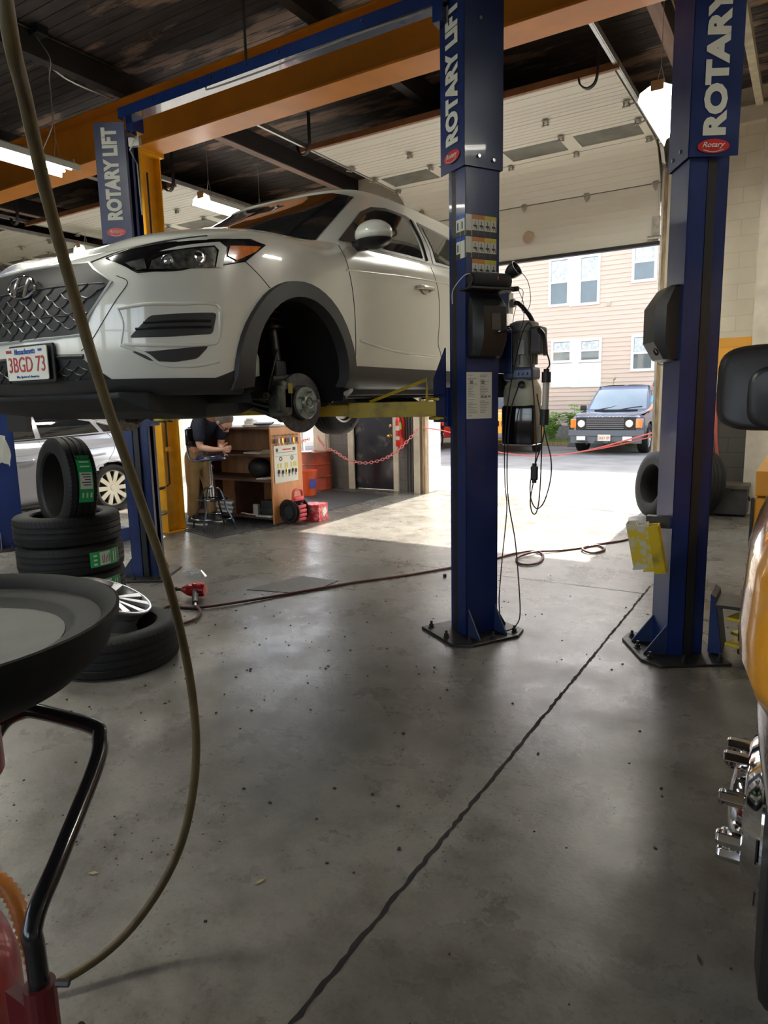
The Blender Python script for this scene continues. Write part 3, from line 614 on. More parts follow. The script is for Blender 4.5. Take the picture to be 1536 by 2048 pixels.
# arms at floor level
b = B(); P = [(-.40, 4.36), (-.24, 4.36), (-.16, 4.46), (-.16, 4.54), (-.24, 4.64), (-.40, 4.64)]
b.prism(P, .02, Matrix.Translation((0, 0, .33))); b.build('pivot_plate', DKMET, lift2, bevel=.003)

b = B(); b.cyl((-.24, 4.48, .03), (-.24, 4.48, .36), .035); b.build('pivot_pin', DKMET, lift2)
def arm2(P0, P1):
    P0 = Vector(P0); P1 = Vector(P1); d = (P1-P0); L = d.length; d.normalize(); rot = Matrix.Rotation(math.atan2(d.y, d.x), 3, 'Z')
    b = B(); b.box(P0.lerp(P1, .5)+d*.05, (L, .12, .11), rot=rot); b.box(P0+Vector((0, 0, .08))+d*.02, (.2, .14, .02), rot=rot); b.box(P0+Vector((0, 0, -.08))+d*.02, (.2, .14, .02), rot=rot)
    a = b.build('lift_arm', YEL, lift2, bevel=.004)
    b = B(); e = P1; b.cyl(e+Vector((0, 0, .05)), e+Vector((0, 0, .10)), .07); b.build('lift_pad', RUB, a)
arm2((-.24, 4.44, .18), (.5, 4.15, .18)); arm2((-.22, 4.6, .20), (.9, 6.2, .20))
# third lift far left: the column with the rag
lift3 = thing('vehicle_lift', 'dark blue lift column at the far left beside the silver sedan', 'vehicle lift', (-7.8, 4.5, 0))
FL3 = (-7.78, 4.13); col3 = column(lift3, FL3, 1, TOP, 2.99, 'ROTARY LIFT', 3.18, 3.92, .135, 3.08)
b = B(); b.bx(-7.40, -7.04, 4.16, 4.22, 1.35, 1.68); b.bx(-7.65, -7.40, 4.17, 4.21, 1.6, 1.66); b.build('cover_plate', BLACK, lift3)
# ================================================================== CARS
def cat(p0, p1, p2, p3, t): return 0.5*((2*p1)+(-p0+p2)*t+(2*p0-5*p1+4*p2-p3)*t*t+(-p0+3*p1-3*p2+p3)*t**3)
def sample(P, n, lin=False):
    # resample a control polyline: n pieces between neighbours
    out = []
    for i in range(len(P)-1):
        for k in range(n):
            t = k/n
            out.append(P[i].lerp(P[i+1], t) if lin else cat(P[max(i-1, 0)] if i else P[0]*2-P[1], P[i], P[i+1], P[i+2] if i+2 < len(P) else P[-1]*2-P[-2], t))
    out.append(P[-1]); return out
def grid_from(levels, nu, nv):
    L = [sample([Vector(p) for p in lv], nu) for lv in levels]
    return [list(r) for r in zip(*[sample([L[j][i] for j in range(len(L))], nv) for i in range(len(L[0]))])]
def grid_mesh(b, G, mirror=True, mi=None, skip=None):
    # G[v][u] grid of points
    for sgn in ((1, -1) if mirror else (1,)):
        vs = [Vector((p.x*sgn, p.y, p.z)) for row in G for p in row]; n = len(G[0]); fs = []
        for j in range(len(G)-1):
            for i in range(n-1):
                f = (j*n+i, j*n+i+1, (j+1)*n+i+1, (j+1)*n+i)
                if skip and skip(sum((vs[k] for k in f), Vector())/4): continue
                fs.append(f if sgn > 0 else f[::-1])
        b.add(vs, fs, mi)
    return b
def bvh_of(b):
    return BVHTree.FromPolygons([tuple(v) for v in b.v], b.f)
def decal(bvh, poly, u, v, D, off=.003, cell=.04, org=Vector((0, 0, 0))):
    # drape a 2D polygon (coordinates along u, v) onto a surface along direction D; returns builder-ready verts, faces
    u = Vector(u); v = Vector(v); D = Vector(D).normalized(); nrm = u.cross(v)
    bm = bmesh.new(); vs = [bm.verts.new((p[0], p[1], 0)) for p in poly]; bm.faces.new(vs)
    bmesh.ops.triangulate(bm, faces=bm.faces[:])
    xs = [p[0] for p in poly]; ys = [p[1] for p in poly]
    for ax, lo, hi in ((0, min(xs), max(xs)), (1, min(ys), max(ys))):
        c = math.floor(lo/cell)*cell+cell
        while c < hi:
            co = (c, 0, 0) if ax == 0 else (0, c, 0); no = (1, 0, 0) if ax == 0 else (0, 1, 0)
            bmesh.ops.bisect_plane(bm, geom=bm.verts[:]+bm.edges[:]+bm.faces[:], plane_co=co, plane_no=no); c += cell
    bm.verts.index_update(); V = []; 
    for q in bm.verts:
        P = org+u*q.co.x+v*q.co.y
        h = bvh.ray_cast(P-D*6, D)
        if h[0] is None:
            h = bvh.find_nearest(P); 
        n = h[1]; n = -n if n.dot(D) > 0 else n
        V.append(h[0]+n*off)
    F = [tuple(x.index for x in f.verts) for f in bm.faces]; bm.free(); return V, F
def rounded(poly, r=.02, n=4, closed=True):
    out = []; N = len(poly)
    for i in range(N):
        p0 = Vector((*poly[i-1], 0)); p = Vector((*poly[i], 0)); p1 = Vector((*poly[(i+1) % N], 0))
        a = (p0-p); c = (p1-p); ra = min(r, a.length*.45, c.length*.45); A = p+a.normalized()*ra; C2 = p+c.normalized()*ra
        for k in range(n+1):
            t = k/n; q = A*(1-t)**2+p*2*t*(1-t)+C2*t*t; out.append((q.x, q.y))
    return out
PAINTW = mat('white_car_paint', (.74, .75, .68), .22, coat=1.0, var=.02, scale=1)
CLAD = mat('grey_cladding', (.035, .035, .037), .5, bump=.06, bscale=250)
DARKGL = mat('tinted_glass', (.012, .014, .016), .04, coat=.6, spec=.8)
LINER = mat('wheel_liner_black', (.006, .006, .006), .8)
CAR_O = Vector((-3.60, 2.15, 1.40))
suv = thing('crossover_car', 'white crossover with Massachusetts plate raised on the blue lift, front wheel removed', 'car', tuple(CAR_O))
Yf = [0, .012, .055, .15, .29, .43, .63]; Xf = [0, .30, .55, .74, .87, .95, 1.0]
side = [(1.01, 1.1), (1.005, 1.62), (1.0, 2.25), (1.0, 2.9), (1.005, 3.5), (1.01, 4.1), (.98, 4.6), (.86, 4.86), (.5, 4.95), (0, 4.97)]
def lev(z, dy, sx, zs=None, dyr=0):
    pts = [(Xf[i]*sx, Yf[i]+dy*(1-.45*i/6), z) for i in range(7)]
    pts += [(x*sx, y-(dyr if i > 6 else 0), z if zs is None else zs) for i, (x, y) in enumerate(side)]
    return pts
L0 = lev(.25, .16, .93, .27, .1); L1 = lev(.30, .05, .985, .32); L2 = lev(.42, .005, 1.0, .44); L3 = lev(.60, 0, 1.0, .62); L4 = lev(.78, .02, 1.0, .82)
L5 = [(0, .07, .91), (.30, .08, .92), (.54, .13, .94), (.73, .22, .97), (.86, .36, 1.01), (.94, .52, 1.05), (.985, .75, 1.085), (.995, 1.1, 1.10), (.995, 1.62, 1.08), (.99, 2.25, 1.10), (.99, 2.9, 1.12), (.99, 3.5, 1.13), (.99, 4.1, 1.14), (.95, 4.55, 1.14), (.83, 4.8, 1.14), (.48, 4.9, 1.14), (0, 4.92, 1.14)]
L6 = [(0, .16, .965), (.30, .17, .97), (.53, .22, .985), (.71, .32, 1.015), (.82, .47, 1.06), (.89, .65, 1.10), (.93, .85, 1.13), (.945, 1.15, 1.155), (.955, 1.55, 1.195), (.96, 2.25, 1.225), (.96, 2.9, 1.245), (.95, 3.5, 1.26), (.94, 4.1, 1.27), (.9, 4.5, 1.27), (.78, 4.72, 1.27), (.45, 4.82, 1.27), (0, 4.84, 1.27)]
W_ = lambda rows: [[Vector(p)+CAR_O for p in r] for r in rows]
NV = 6; GB = grid_from([L0, L1, L2, L3, L4, L5, L6], 10, NV)
HG = grid_from(list(zip(*[
    [(0, .16, .965), (0, .32, 1.05), (0, .62, 1.13), (0, .95, 1.175), (0, 1.24, 1.18)],
    [(.30, .17, .97), (.30, .33, 1.055), (.31, .63, 1.135), (.32, .96, 1.18), (.33, 1.28, 1.185)],
    [(.53, .22, .985), (.55, .36, 1.075), (.58, .66, 1.16), (.60, .98, 1.205), (.62, 1.34, 1.20)],
    [(.71, .32, 1.015), (.74, .44, 1.075), (.78, .72, 1.15), (.80, 1.02, 1.195), (.82, 1.42, 1.20)],
    [(.82, .47, 1.06), (.89, .65, 1.10), (.93, .85, 1.13), (.945, 1.15, 1.155), (.955, 1.55, 1.195)]])), 5, 5)
CAP = [(0, 1.2), (.35, 1.24), (.62, 1.34), (.81, 1.49), (.92, 1.66), (.955, 2.0), (.955, 2.5), (.955, 3.1), (.95, 3.7), (.9, 4.3), (.72, 4.68), (.4, 4.78), (0, 4.8)]
CMD = [(0, 1.66), (.33, 1.69), (.57, 1.77), (.72, 1.88), (.815, 2.03), (.85, 2.3), (.86, 2.7), (.86, 3.2), (.845, 3.7), (.78, 4.3), (.62, 4.55), (.35, 4.63), (0, 4.65)]
CTP = [(0, 2.12), (.30, 2.13), (.50, 2.17), (.62, 2.24), (.69, 2.36), (.73, 2.6), (.74, 2.9), (.74, 3.3), (.73, 3.7), (.67, 4.2), (.52, 4.38), (.3, 4.43), (0, 4.44)]
def capl(sc_, z): return [(x*sc_, 3.2+(y-3.2)*sc_, z) for x, y in CTP]
ZB = [1.17, 1.172, 1.18, 1.185, 1.19, 1.22, 1.235, 1.25, 1.26, 1.27, 1.27, 1.27, 1.27]
GG = grid_from([[(x, y, z) for (x, y), z in zip(CAP, ZB)], [(x, y, 1.46) for x, y in CMD], [(x, y, 1.70) for x, y in CTP], capl(.93, 1.755), capl(.6, 1.80), capl(.3, 1.815), capl(.02, 1.82)], 5, 5)
FWC = Vector((0, 1.13, .36)); RWC = Vector((0, 4.1, .36)); AR = .485
def inarch(p):
    p = p-CAR_O
    return any((p.y-c.y)**2+(p.z-c.z)**2 < AR**2 and abs(p.x) > .5 for c in (FWC, RWC))
def mirror_grid(b, G, skip=None, mi=None):
    G0 = G; vs2 = B(); grid_mesh(vs2, G0, True, mi); 
    return vs2
def shift_b(b, off):
    b.v = [v+off for v in b.v]; return b
bb_ = grid_mesh(B(), GB); hb_ = grid_mesh(B(), HG); gb_ = grid_mesh(B(), GG)
full = B(); 
for q in (bb_, hb_, gb_): full.add(q.v, q.f)
BV = bvh_of(full)       # the closed skin before the wheel openings are cut, in car coordinates
b = B(); grid_mesh(b, GB, True, None, lambda p: inarch(p+CAR_O)); shift_b(b, CAR_O); body = b.build('body', PAINTW, suv, True, ang=60)
b = B(); b.T = Matrix.Translation(CAR_O); grid_mesh(b, HG); hood = b.build('hood', PAINTW, suv, True, ang=60)
b = B(); b.T = Matrix.Translation(CAR_O); grid_mesh(b, GG); cabin = b.build('cabin', PAINTW, suv, True, ang=60)
# ------------------------------------------------------------------ crossover details (coordinates from the car's front centre on the ground)
DIAG = ((.8, .6, 0), (0, 0, 1), (-.6, .8, 0)); FRONT = ((1, 0, 0), (0, 0, 1), (0, 1, 0)); SIDE = ((0, 1, 0), (0, 0, 1), (-1, 0, 0))
dg = lambda pts: [(.8*p[0]+.6*p[1], p[2]) for p in pts]
def patch(name, polys, basis, mats, parent=None, off=.003, sides=(1,), cell=.04, bvh=None, org=CAR_O, thick=0, mi=None, smooth=True):
    parent = parent or suv; bvh = bvh or BV; res = []
    for sgn in sides:
        b = B()
        for i, pl in enumerate(polys):
            V, F = decal(bvh, pl, *basis, off=off+(.001*i if i else 0), cell=cell)
            V = [Vector((v.x*sgn, v.y, v.z))+org for v in V]
            b.add(V, F if sgn > 0 else [f[::-1] for f in F], mi[i] if mi else 0)
        o = b.build(name, mats, parent, smooth=smooth, recalc=False, ang=70)
        if thick: md = o.modifiers.new('t', 'SOLIDIFY'); md.thickness = thick; md.offset = 1
        res.append(o)
    return res
def line_on(b, pts, basis, r=.002, off=.001, sgn=1, bvh=None, org=CAR_O, n=5, sm=4, mi=None):
    bvh = bvh or BV; u, v, D = [Vector(k) for k in basis]; P = [Vector((p[0], p[1], 0)) for p in pts]; P = smooth_path(P, sm) if sm else P; out = []
    for p in P:
        q = u*p.x+v*p.y; h = bvh.ray_cast(q-D*6, D)
        if h[0] is None: h = bvh.find_nearest(q)
        nn_ = h[1] if h[1].dot(D) < 0 else -h[1]; w_ = h[0]+nn_*off; out.append(Vector((w_.x*sgn, w_.y, w_.z))+org)
    b.tube(out, r, n, mi=mi)
# glazing
ws = [(-.80, 1.235), (-.45, 1.195), (0, 1.185), (.45, 1.195), (.80, 1.235), (.74, 1.45), (.665, 1.67), (.5, 1.715), (0, 1.73), (-.5, 1.715), (-.665, 1.67), (-.74, 1.45)]
patch('windshield', [ws], FRONT, DARKGL, off=.004, cell=.06)
wf = [(1.70, 1.245), (1.92, 1.393), (2.13, 1.53), (2.30, 1.60), (2.5, 1.635), (2.80, 1.64), (2.90, 1.62), (2.95, 1.40), (2.90, 1.268), (2.5, 1.255), (2.15, 1.238)]
wg = [(1.93, 1.28), (1.98, 1.40), (2.15, 1.51), (2.32, 1.575), (2.5, 1.605), (2.74, 1.605), (2.80, 1.42), (2.77, 1.29), (2.5, 1.28), (2.2, 1.265)]
GTR = mat('window_trim_grey', (.06, .058, .055), .4); 
for o in patch('window_frame', [wf], SIDE, GTR, off=.004, sides=(1, -1)): pass
patch('front_side_window', [wg], SIDE, DARKGL, off=.009, sides=(1, -1))
patch('window_frame', [[(2.93, 1.27), (2.98, 1.40), (2.95, 1.62), (3.5, 1.60), (3.98, 1.53), (4.2, 1.40), (3.9, 1.31), (3.4, 1.29)]], SIDE, GTR, off=.004, sides=(1, -1))
patch('rear_side_window', [[(3.0, 1.30), (3.03, 1.42), (3.01, 1.59), (3.5, 1.57), (3.8, 1.51), (3.78, 1.33), (3.4, 1.31)]], SIDE, DARKGL, off=.009, sides=(1, -1))
for sgn in (1, -1):
    for P_, r_ in (([(2.83, 1.28), (2.86, 1.45), (2.83, 1.61)], .007), ([(1.96, 1.27), (1.97, 1.34), (1.95, 1.40)], .006)): b = B(); line_on(b, P_, SIDE, r_, .012, sgn); b.build('window_divider', BLACK, suv)
# body seams, creases
SEAM = mat('panel_gap', (.05, .05, .048), .8)
b = B()
for sgn in (1, -1):
    line_on(b, [(1.60, 1.19), (1.65, 1.04), (1.69, .86), (1.70, .6), (1.68, .43)], SIDE, .0028, .0005, sgn)
    line_on(b, [(2.86, 1.24), (2.93, 1.02), (2.93, .83), (2.90, .65), (2.95, .55), (2.92, .43)], SIDE, .0028, .0005, sgn)
    line_on(b, [dg([(.994, .682, .948)])[0], dg([(1.0, .78, .89)])[0], dg([(1.007, .858, .83)])[0]], DIAG, .0025, .0005, sgn)
    line_on(b, dg([(.66, .12, .835), (.713, .14, .80), (.661, .108, .716), (.549, .054, .553), (.501, .04, .506), (.46, .03, .48)]), DIAG, .0022, .0005, sgn, sm=5)
    line_on(b, [(.62, 1.50), (1.0, 1.7)], SIDE, .001, .0, sgn)
b.build('panel_gaps', SEAM, suv)
b = B()
for sgn in (1, -1): 
    line_on(b, dg([(.50, .10, .912), (.60, .15, .945), (.70, .22, .975), (.80, .34, 1.01), (.90, .52, 1.05)]), DIAG, .004, .0005, sgn)
b.build('hood_gap', SEAM, hood)
b = B()
for sgn in (1, -1):
    line_on(b, [(1.62, 1.035), (1.9, 1.06), (2.4, 1.10), (2.95, 1.13), (3.6, 1.14), (4.3, 1.15)], SIDE, .008, -.003, sgn, n=8)
    line_on(b, [(1.75, .60), (2.2, .55), (2.85, .54)], SIDE, .012, -.006, sgn, n=8)
b.build('body_crease', PAINTW, body, True, ang=80)
# grille
GR = [(-.495, .907), (-.287, .915), (0, .925), (.287, .915), (.495, .907), (.537, .87), (.635, .807), (.521, .646), (.475, .556), (.2, .552), (-.2, .552), (-.475, .556), (-.521, .646), (-.635, .807), (-.537, .87)]
g, = patch('grille', [GR], FRONT, BLACK, off=.004)
def inpoly(x, y, P):
    c = False
    for i in range(len(P)):
        (x0, y0), (x1, y1) = P[i-1], P[i]
        if (y0 > y) != (y1 > y) and x < (x1-x0)*(y-y0)/(y1-y0)+x0: c = not c
    return c
def mesh_lines(poly, px, pz, r, parent, m, org=(0, 0), bend=.006, basis=FRONT):
    b = B(); xs = [p[0] for p in poly]; zs = [p[1] for p in poly]
    nx = int((max(xs)-min(xs))/px)+3; nz = int((max(zs)-min(zs))/pz)+3
    for i in range(nx):
        for k in range(nz):
            cx = min(xs)+(i+(.5 if k % 2 else 0))*px-px; cz = min(zs)+k*pz/1.0*.5*2/2-pz*.5
            for (dx, dz) in ((px/2, pz/2), (px/2, -pz/2)):
                a = (cx, cz); c = (cx+dx, cz+dz); m_ = ((a[0]+c[0])/2, (a[1]+c[1])/2-abs(dz)*.25)
                if inpoly(*a, poly) and inpoly(*c, poly): line_on(b, [a, m_, c], basis, r, .006, n=4, sm=2)
    return b.build('grille_mesh', m, parent)
GM = mat('grille_bars', (.05, .05, .052), .35)
mesh_lines(GR, .115, .036*2, .0042, g, GM)
b = B()
for z in (.80, .655): line_on(b, [(-.6 if z > .7 else -.5, z), (0, z+.005), (.6 if z > .7 else .5, z)], FRONT, .003, .008)
b.build('grille_bar', GM, g)
b = B(); PG = [(x*1.0, z) for x, z in GR]; line_on(b, PG+[PG[0]], FRONT, .009, .004, sm=0); b.build('grille_surround', mat('satin_silver_trim', (.62, .64, .62), .3, .4), g, True)
def ring(b, c, rx, rz, r, n=36, sh=0.0):
    P = [Vector(c)+Vector((math.cos(t*2*PI/n)*rx+sh*math.sin(t*2*PI/n), 0, math.sin(t*2*PI/n)*rz)) for t in range(n+1)]; b.tube(P, r, 8, cap=False)
b = B(); ec = CAR_O+Vector((.045, .005, .825)); ring(b, ec, .118, .052, .008)
b.tube([ec+Vector((-.072, 0, -.040)), ec+Vector((-.048, -.004, .0)), ec+Vector((-.012, 0, .048))], .011, 8, 4)
b.tube([ec+Vector((.012, 0, -.048)), ec+Vector((.048, -.004, .0)), ec+Vector((.078, 0, .038))], .011, 8, 4)
b.tube([ec+Vector((-.045, 0, -.004)), ec+Vector((0, -.006, .002)), ec+Vector((.048, 0, .010))], .007, 8, 4)
b.build('emblem', CHROME, g, True)
# lower grille and plate
LG = [(-.596, .336), (-.553, .373), (-.458, .442), (-.222, .446), (.222, .446), (.458, .442), (.553, .373), (.596, .336)]
lg, = patch('lower_grille', [LG], FRONT, BLACK, off=.003); mesh_lines([(x*.96, z) for x, z in LG], .10, .05, .0035, lg, GM)
b = B(); line_on(b, [(-.47, .452), (-.222, .458), (.222, .458), (.47, .452)], FRONT, .013, .0); b.build('grille_lip', CLAD, lg, True)
def plate(parent, c, w_, h, T, big, top=None, bot=None, cols=None, extra=None):
    b = B(); b.rbox((0, 0, -.003), (w_, h, .006), .012, mi=0); b.v = [T@v for v in b.v]
    o = b.build('license_plate', STICK if not cols else cols[0], parent)
    ink = mat('plate_red', (.42, .03, .03), .5); bl = mat('plate_blue', (.02, .08, .35), .5)
    b = B(); fit_text(b, big, w_*.88, h*.46, T@Matrix.Translation((0, -h*.02, .001)), off=.0, mi=0)
    if top: fit_text(b, top, w_*.50, h*.17, T@Matrix.Translation((w_*-.02, h*.37, .001)), off=.01, mi=1); fit_text(b, 'MAR', w_*.14, h*.10, T@Matrix.Translation((-w_*.41, h*.39, .001)), mi=0, off=.01); b.quad(*[T@Vector((w_*.30+dx, h*.38+dy, .0012)) for dx, dy in ((0, -.006), (.035, -.006), (.035, .006), (0, .006))], mi=1)
    if bot: fit_text(b, bot, w_*.55, h*.09, T@Matrix.Translation((0, -h*.40, .001)), off=.0, mi=1, shear=.3)
    b.build('plate_lettering', [ink, bl], o); return o
b = B(); b.rbox(tuple(CAR_O+Vector((.09, -.005, .43))), (.40, .02, .20), .01); b.build('plate_bracket', BLACK, suv)
T = MT(CAR_O+Vector((.077, -.032, .432)), (1, -.02, 0), (0, 0, 1)); plate(suv, None, .385, .172, T, '3BGD 73', 'Massachusetts', 'The Spirit of America')
# headlights
HL = dg([(.583, .133, .925), (.688, .194, .962), (.817, .304, .995), (.945, .52, 1.032), (.987, .738, 1.065), (.998, .84, 1.055), (.994, .682, .948), (.959, .496, .897), (.865, .313, .862), (.743, .183, .848)])
DRL = dg([(.808, .271, .948), (.859, .339, .976), (.954, .536, 1.021), (.968, .569, .999), (.971, .531, .895), (.959, .494, .891), (.958, .524, .978), (.948, .505, .999), (.861, .336, .962)])
AMB = dg([(.972, .592, 1.009), (.996, .803, 1.039), (.996, .758, 1.004), (.987, .622, .94), (.974, .568, .957)])
CHR = dg([(.789, .238, .905), (.858, .33, .956), (.949, .504, .992), (.956, .513, .97), (.957, .488, .89), (.869, .32, .867), (.785, .222, .863)])
SML = dg([(.688, .162, .893), (.761, .216, .914), (.776, .215, .865), (.74, .183, .856)])
REFL = mat('headlight_reflector', (.42, .43, .42), .16, .85, var=.7, scale=30); AMBER = mat('amber_lens', (.75, .20, .01), .15, coat=.8, var=.2, scale=30); DRLM = mat('headlight_light_strip', (.75, .78, .75), .2, coat=.6)
for sgn in (1, -1):
    hl, = patch('headlight', [HL], DIAG, BLACKG, off=.004, sides=(sgn,), cell=.03)
    patch('reflector', [CHR, SML], DIAG, REFL, hl, off=.008, sides=(sgn,), cell=.03)
    patch('light_strip', [DRL], DIAG, DRLM, hl, off=.012, sides=(sgn,), cell=.03)
    patch('turn_signal', [AMB], DIAG, AMBER, hl, off=.012, sides=(sgn,), cell=.03)
    for (p, r) in (((.92, .42, .935), .036), ((.845, .292, .905), .028)):
        b = B(); c = CAR_O+Vector((p[0]*sgn, p[1], p[2])); ax = Vector((.5*sgn, -.86, 0)); 
        b.lathe([(r*1.15, 0), (r*1.15, .012), (r, .014), (r*.9, .006), (r*.6, .016), (0, .022)], c, ax, 20); b.build('projector_lens', REFL if r < .03 else CHROME, hl, True, ang=25)
    b = B(); line_on(b, HL+[HL[0]], DIAG, .005, .004, sgn, sm=0); b.build('headlight_rim', BLACK, hl)
# fog vents
V1 = rounded(dg([(.712, .126, .532), (.793, .198, .640), (.897, .33, .655), (.969, .477, .665), (.958, .449, .556), (.851, .263, .538)]), .02)
V2 = rounded(dg([(.713, .131, .468), (.785, .188, .466), (.95, .428, .496), (.922, .37, .432), (.857, .278, .414), (.78, .188, .42)]), .02)
for sgn in (1, -1):
    v, = patch('bumper_vent', [V1], DIAG, CLAD, off=.003, sides=(sgn,), cell=.03)
    b = B()
    for z0, z1, pa in ((.605, .622, .72), (.575, .592, .68)): line_on(b, [(pa, z0), (.85, (z0+z1)/2), (1.03, z1)], DIAG, .006, .006, sgn)
    b.build('vent_slat', BLACK, v, True)
    patch('bumper_vent', [V2], DIAG, CLAD, off=.003, sides=(sgn,), cell=.03)
    b = B()
    line_on(b, [(.60, .675), (.75, .695), (.90, .70), (1.06, .705), (1.075, .62), (1.06, .53), (1.02, .505), (.85, .495), (.62, .50)], DIAG, .011, -.004, sgn, sm=6, n=8)
    line_on(b, [(.60, .50), (.72, .455), (.80, .40), (.95, .395), (1.06, .42)], DIAG, .010, -.004, sgn, sm=6, n=8)
    line_on(b, [(.60, .675), (.62, .60), (.60, .50)], DIAG, .008, -.004, sgn, sm=6, n=8)
    b.build('bumper_ridge', PAINTW, body, True, ang=80)
# black lower cladding wrapping the whole skin
def zc(p):
    x, y = abs(p.x), p.y
    if y < .45: return .335
    if y < .7: return .335+.09*(y-.45)/.25
    return .43
rows = [[], [], [], []]
for u in range(len(GB[0])):
    colp = [GB[v][u] for v in range(len(GB))]; cut = zc(GB[2*NV][u]); pr = [colp[0]]
    for i in range(len(colp)-1):
        if colp[i].z < cut <= colp[i+1].z: t = (cut-colp[i].z)/(colp[i+1].z-colp[i].z); end = colp[i].lerp(colp[i+1], t); break
    def at(z):
        for i in range(len(colp)-1):
            if colp[i].z <= z <= colp[i+1].z: return colp[i].lerp(colp[i+1], (z-colp[i].z)/max(1e-6, colp[i+1].z-colp[i].z))
        return colp[0]
    zs = [colp[0].z, colp[0].z+.03, (colp[0].z+.03+cut)/2, cut]
    for k, z in enumerate(zs):
        p = at(z); o_ = Vector((p.x, p.y-2.4, 0)).normalized(); o_ = Vector((1, 0, 0)) if .7 < p.y < 4.4 and p.x > .8 else o_
        rows[k].append(p+o_*.008)
b = B(); b.T = Matrix.Translation(CAR_O); grid_mesh(b, rows, True, None, lambda p: inarch(p+CAR_O)); b.build('lower_cladding', CLAD, suv, True, ang=60)
b = B()
for sgn in (1, -1):
    x = .93*sgn; pts = [(1.62, .25), (1.70, .30), (1.85, .34), (2.9, .35), (3.6, .32)]
    b.tube([CAR_O+Vector((x, y, z-.02)) for y, z in pts], .035, 8, 4); 
b.build('sill_panel', mat('sill_grey', (.12, .118, .115), .35), suv, True)
# wheel arch cladding and liners
def arch(c, sgn, front):
    b = B(); N_ = 26; rows = []
    for k in range(N_+1):
        a = R(-9)+R(198)*k/N_
        ro = .535+(.04*max(0, (math.degrees(a)-140)/50) if front else 0); rw = []
        for r in (.43, .448, .49, ro, ro+.004):
            y, z = c.y+math.cos(a)*r, c.z+math.sin(a)*r
            h = BV.ray_cast(Vector((4, y, max(z, .26))), Vector((-1, 0, 0))); X = h[0].x if h[0] else .99
            X = X+(.030 if .445 < r < ro+.002 else (-.04 if r < .445 else -.004)); rw.append(CAR_O+Vector((X*sgn, y, z)))
        rows.append(rw)
    b.loft(rows, False, False); b.build('arch_cladding', CLAD, suv, True, ang=50)
    b = B(); rings = []
    for X in (.98, .42):
        rings.append([CAR_O+Vector((X*sgn, c.y+math.cos(R(-20)+R(220)*k/24)*.458, c.z+math.sin(R(-20)+R(220)*k/24)*.458)) for k in range(25)])
    b.loft(rings, False, False); n = len(b.v); b.add(rings[1], [tuple(range(25))]); b.build('wheel_liner', LINER, suv, True, ang=50)
for c, f in ((FWC, True), (RWC, False)):
    for sgn in (1, -1): arch(c, sgn, f)
# underside
b = B(); rows = []
for y, hw, z in ((.10, .62, .24), (.22, .72, .17), (.6, .66, .12), (1.0, .60, .13), (1.3, .55, .2)): rows.append([CAR_O+Vector(q) for q in ((-hw, y, .27), (-hw, y, z), (hw, y, z), (hw, y, .27))])
b.loft(rows, True, True); b.bx(-.95+CAR_O.x, .95+CAR_O.x, CAR_O.y+1.62, CAR_O.y+3.6, CAR_O.z+.24, CAR_O.z+.28); b.bx(-.62+CAR_O.x, .62+CAR_O.x, CAR_O.y+.3, CAR_O.y+4.8, CAR_O.z+.22, CAR_O.z+.28)
b.bx(-.3+CAR_O.x, .3+CAR_O.x, CAR_O.y+.9, CAR_O.y+3.4, CAR_O.z+.16, CAR_O.z+.24)
b.build('underbody', mat('underbody_black', (.014, .014, .014), .7, bump=.2, bscale=20), suv, bevel=.01)
b = B()
for k in range(9): b.box(CAR_O+Vector((.45, 2.6+k*.1, .20)), (.5, .035, .05), rot=Matrix.Rotation(.5, 3, 'Y'))
b.build('heat_shield', BLACK, suv)
